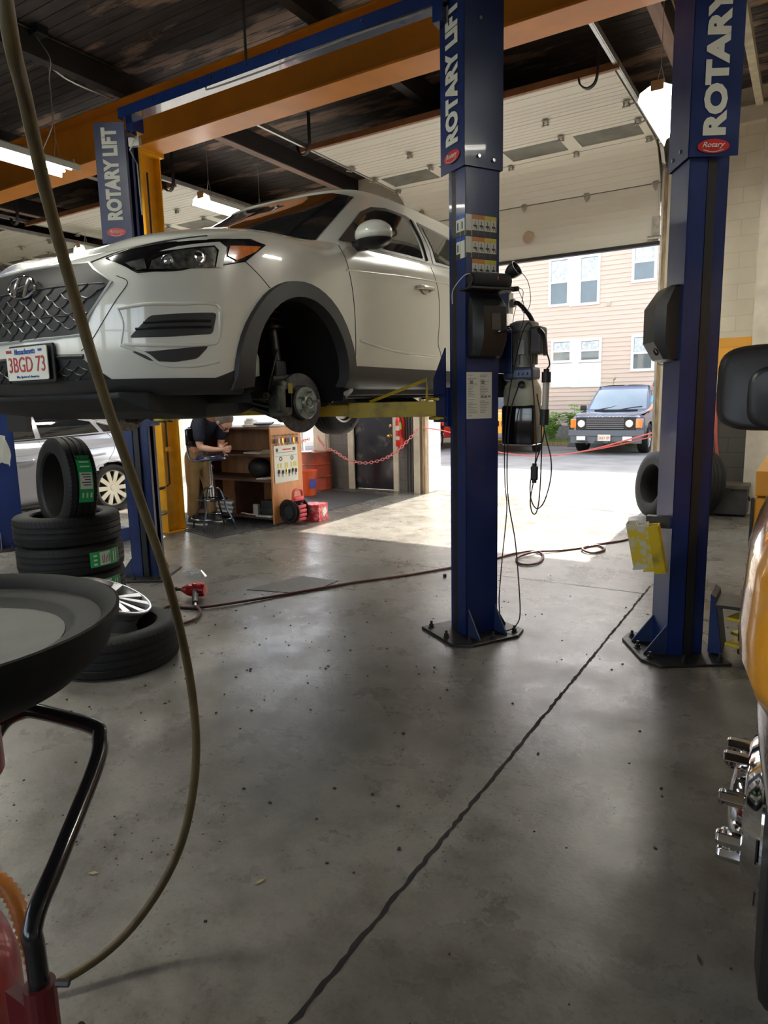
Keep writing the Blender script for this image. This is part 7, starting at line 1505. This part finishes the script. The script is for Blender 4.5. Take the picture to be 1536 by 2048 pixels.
b = B(); b.tube([(-1.55, 4.33, 2.05), (-1.575, 4.32, 2.07), (-1.61, 4.31, 2.0), (-1.66, 4.3, 1.78), (-1.70, 4.3, 1.55), (-1.715, 4.29, 1.3), (-1.71, 4.29, 1.02), (-1.70, 4.3, .85), (-1.72, 4.27, .5), (-1.735, 4.26, .24), (-1.735, 4.27, .12), (-1.71, 4.2, .035), (-1.65, 4.2, .03), (-1.605, 4.24, .06), (-1.59, 4.28, .14), (-1.61, 4.29, .4), (-1.64, 4.3, .65), (-1.69, 4.3, .92), (-1.70, 4.3, 1.2), (-1.68, 4.3, 1.5), (-1.62, 4.28, 1.67)], .0042, 6, 8)
tag(b.build('power_cord', CORD, smooth=True), 'black power cord looping down beside the near column to its base plate', 'cord')
wl = thing('inspection_light', 'hanging tubular inspection light with black ends below the motor', 'work light'); b = B(); b.cyl((-1.445, 4.3, 1.50), (-1.44, 4.3, 1.70), .021, n=18); b.build('light_tube', mat('milky_tube', (.50, .49, .42), .3), wl, True)
b = B(); b.cyl((-1.44, 4.3, 1.69), (-1.44, 4.3, 1.755), .029); b.cyl((-1.44, 4.3, 1.755), (-1.44, 4.3, 1.775), .018); b.build('end_cap', BLACK, wl); b = B(); b.cyl((-1.45, 4.3, 1.42), (-1.447, 4.3, 1.52), .029); b.build('end_cap', BLACK, wl)
b = B(); b.tube([(-1.44, 4.3, 1.77), (-1.42, 4.3, 1.80), (-1.43, 4.3, 1.85), (-1.45, 4.31, 1.88)], .005, 6, 5); b.tube([(-1.45, 4.31, 1.86), (-1.47, 4.33, 1.98), (-1.52, 4.38, 2.03)], .016, 8, 4); b.build('hook', BLACK, wl, True)
b = B(); b.tube([(-1.45, 4.3, 1.42), (-1.455, 4.3, 1.33), (-1.50, 4.3, 1.18), (-1.535, 4.3, 1.05), (-1.53, 4.3, .93), (-1.49, 4.3, .87), (-1.44, 4.3, .92), (-1.40, 4.3, 1.07), (-1.40, 4.3, 1.2), (-1.43, 4.3, 1.32), (-1.455, 4.3, 1.42)], .0042, 6, 8); b.build('light_cord', CORD, wl, True)
dc2 = thing('dangling_cord', 'black cord with an inline box hanging below the oil reservoir', 'cord'); b = B(); b.tube([(-1.555, 4.32, 2.02), (-1.545, 4.30, 1.84), (-1.52, 4.30, 1.6), (-1.50, 4.3, 1.3), (-1.505, 4.3, 1.16)], .0042, 6, 6); b.tube([(-1.515, 4.3, 1.05), (-1.535, 4.3, .92), (-1.52, 4.3, .84), (-1.49, 4.3, .85), (-1.47, 4.3, 1.0), (-1.465, 4.3, 1.4), (-1.50, 4.3, 1.62)], .0042, 6, 6); b.build('cord', CORD, dc2, True)
b = B(); b.rbox((-1.51, 4.3, 1.105), (.045, .035, .095), .01); b.cyl((-1.51, 4.3, 1.04), (-1.51, 4.3, 1.17), .015); b.build('inline_box', BLACK, dc2)
# rag on the far left column
b = B(); rnd = random.Random(4); rows = []
for i in range(7):
    z = 1.34-.05*i; rows.append([Vector((-7.42+.032*j+rnd.uniform(-.006, .006), 4.02+.03*math.sin(j*1.7+i*.8)+rnd.uniform(-.006, .006), z-.015*abs(j-3)+rnd.uniform(-.008, .008))) for j in range(8)])
b.loft(rows, False, False); o = b.build('shop_rag', mat('rag_cream', (.52, .50, .42), .9, bump=.4, bscale=60), smooth=True, ang=80); md = o.modifiers.new('t', 'SOLIDIFY'); md.thickness = .006; s2 = o.modifiers.new('s', 'SUBSURF'); s2.levels = 1; s2.render_levels = 1; tag(o, 'crumpled cream shop rag draped on the far left blue column', 'rag')
# wheel balancer style stand between far column and the orange post
wb = thing('wheel_dolly', 'black and chrome wheeled stand between the far blue column and the orange post', 'stand', (-6.85, 5.45, 0)); x, y = -6.70, 5.42
b = B(); b.tube([(x, y, .10), (x, y, .28)], .03); b.tube([(x-.15, y, .10), (x+.2, y-.05, .06), (x+.25, y-.05, .03)], .02); b.lathe([(0, .29), (.17, .29), (.18, .31), (.14, .33), (0, .34)], (x, y, 0), n=26); b.build('base', STEEL, wb, True, ang=40)
b = B(); b.tube([(x-.02, y, .33), (x-.05, y, .5), (x-.02, y, .66), (x+.05, y, .74), (x+.02, y, .84)], .03, 8, 5); b.torus((x, y-.02, .55), .07, .012, (1, -.6, 0), 20, 6); b.build('frame_tube', BLACK, wb, True)
b = B(); b.ball((x+.0, y, .93), .09, 12, sc3=(1.1, .9, .7)); b.build('plastic_bag', mat('blue_grey_bag', (.28, .36, .45), .35, var=.6, scale=25), wb, True)
b = B(); b.bx(-7.0, -6.86, 5.0, 5.2, 0, .16); tag(b.build('parts_box', mat('blue_box', (.02, .05, .2), .5), bevel=.005), 'small blue box on the floor left of the far blue column', 'box')
# ================================================================== CEILING: LAMPS, HOOKS, CONDUIT
TUBEL = bpy.data.materials.new('fluorescent_tube'); TUBEL.use_nodes = True; _, bb2 = nodes_of(TUBEL); bb2.inputs['Emission Color'].default_value = (1, .97, .88, 1); bb2.inputs['Emission Strength'].default_value = 66
HOODW = mat('white_enamel_hood', (.75, .77, .70), .25, coat=.4); CARDB = mat('tan_end_plate', (.42, .28, .16), .7)
def lamp(x, y0, y1, z, label):
    root = thing('fluorescent_lamp', label, 'ceiling lamp', (x, (y0+y1)/2, z)); b = B(); P = [(-.17, -.07), (-.15, .0), (-.06, .045), (.06, .045), (.15, .0), (.17, -.07)]
    rows = [[Vector((x+px2, yy, z+pz)) for px2, pz in P] for yy in (y0, y1)]; b.loft(rows, False, False); h = b.build('reflector_hood', HOODW, root); md = h.modifiers.new('t', 'SOLIDIFY'); md.thickness = .004
    b = B(); b.bx(x-.05, x+.05, y0+.02, y1-.02, z+.0, z+.04); b.build('ballast_channel', HOODW, root)
    for yy in (y0-.012, y1): b = B(); b.bx(x-.055, x+.055, yy, yy+.012, z-.01, z+.075); b.build('end_plate', CARDB, root)
    for s_ in (1, -1): b = B(); b.cyl((x+s_*.06, y0+.04, z-.03), (x+s_*.06, y1-.04, z-.03), .017, n=12); b.build('tube_light', TUBEL, root)
    for yy in (y0+.15, y1-.15): b = B(); b.tube([(x-.05, yy, z+.05), (x, yy, z+.25), (x, yy, 5.12 if z < 4.9 else 5.3)], .003, 5); b.tube([(x+.05, yy, z+.05), (x, yy, z+.25)], .003, 5); b.build('hanging_chain', GALV, root)
    return root
lamp(-6.86, 3.45, 4.84, 4.12, 'fluorescent lamp at upper left in front of the orange beam')
lamp(-7.02, 6.85, 8.15, 4.30, 'fluorescent lamp behind the yellow orange post')
lamp(-1.36, 7.0, 8.35, 4.32, 'fluorescent lamp partly hidden by the right blue column')
for x, y, lb in ((-5.9, -1.0, 'added fluorescent fill lamp over the aisle in front of the white crossover'), (2.2, 4.0, 'added fluorescent fill lamp above the yellow truck'), (2.2, 8.0, 'added fluorescent fill lamp over the right bay by the wall'), (-11.8, 4.2, 'added fluorescent fill lamp over the silver sedan'), (-11.6, 8.2, 'added fluorescent fill lamp over the far left bay door'), (-4.1, .3, 'added fluorescent fill lamp over the nose of the white crossover')): lamp(x, y, y+1.3, 4.5, lb)  # extra lamps added to brighten the interior and the crossover's front
def hook(x, y, z, label, top=.35):
    b = B(); P = smooth_path([(x, y, z+top), (x, y, z+.1), (x, y, z), (x-.03, y, z-.09), (x-.10, y, z-.12), (x-.17, y, z-.07), (x-.19, y, z+.0)], 5)
    for i in range(len(P)-1):
        p, q = P[i], P[i+1]; dd_ = (q-p).normalized(); n_ = Vector((dd_.z, 0, -dd_.x))*.006; w2 = Vector((0, .025, 0)); b.loft([[c-w2-n_, c+w2-n_, c+w2+n_, c-w2+n_] for c in (p, q)], True, True)
    tag(b.build('storage_hook', BLACK), label, 'hook', 'black J hooks under the door tracks')
hook(-5.40, 7.12, 4.72, 'black J hook hanging by the big door track above the white crossover'); hook(-7.85, 7.15, 4.72, 'black J hook beside the yellow orange post', .64); hook(-11.3, 6.9, 4.72, 'black J hook at far left under the door track'); hook(-2.02, 7.45, 4.78, 'black J hook at the right track, above the big door panels')
def pipe(name, pts, r, m, label, cat_, sm=4): b = B(); b.tube(pts, r, 6, sm); return tag(b.build(name, m, smooth=True), label, cat_)
pipe('conduit', [(-7.45, 4.2, 5.3), (-7.2, 4.42, 5.3), (-7.06, 4.6, 5.27), (-7.05, 5.0, 5.10), (-7.05, 5.6, 5.09)], .012, GALV, 'bent grey conduit along the ceiling joist at upper left', 'conduit')
pipe('conduit', [(-6.85, -2, 5.33), (-6.86, 3, 5.33), (-6.85, 5.6, 5.33)], .012, DKMET, 'dark conduit running beside the ceiling joist at upper left', 'conduit')
pipe('lamp_cable', [(-6.88, 4.55, 5.34), (-6.8, 4.6, 5.2), (-6.72, 4.62, 5.05), (-6.8, 4.64, 4.9), (-6.74, 4.6, 4.7), (-6.72, 4.58, 4.45), (-6.8, 4.5, 4.2)], .006, GALV, 'thin looping cable dropping to the upper left lamp', 'cable', 6)
b = B(); b.bx(-6.88, -6.74, 4.52, 4.64, 5.28, 5.36); tag(b.build('junction_box', BLACK), 'small black junction box on the ceiling joist at upper left', 'junction box')
pipe('hanger_rod', [(-3.65, 4.09, 5.36), (-3.65, 4.09, 4.03)], .010, DKMET, 'thin steel rod dropping from the ceiling to the blue overhead beam', 'rod', 0)
pipe('conduit', [(-4.28, -1, 5.32), (-4.28, 5.55, 5.32)], .02, GALV, 'grey conduit under the ceiling beside the joist at top centre', 'conduit', 0)
pipe('conduit', [(-1.35, 10.2, 4.3), (-1.35, 8.6, 5.0), (-1.38, 8.4, 5.3), (-1.38, 6.1, 5.34)], .008, TRIMC, 'old cloth cable dropping to the right lamp', 'cable', 4)
b = B(); b.bx(-.80, -.72, -2, 10.1, 5.06, 5.16); tag(b.build('nailer_strip', mat('cream_wood_strip', (.55, .50, .38), .6, var=.2)), 'cream painted wood strip running along the ceiling at upper right', 'wood strip')
for i, (x0, x1) in enumerate(((-5.9, -1.85), (-12.2, -8.3))): b = B(); b.bx(x0, x1, 7.57, 7.615, 4.83, 4.90); tag(b.build('wood_header', mat('brown_header', (.28, .13, .06), .6, var=.2)), ['brown wood rail across the inner end of the big open door', 'brown wood rail across the inner end of the second open door'][i], 'wood rail')
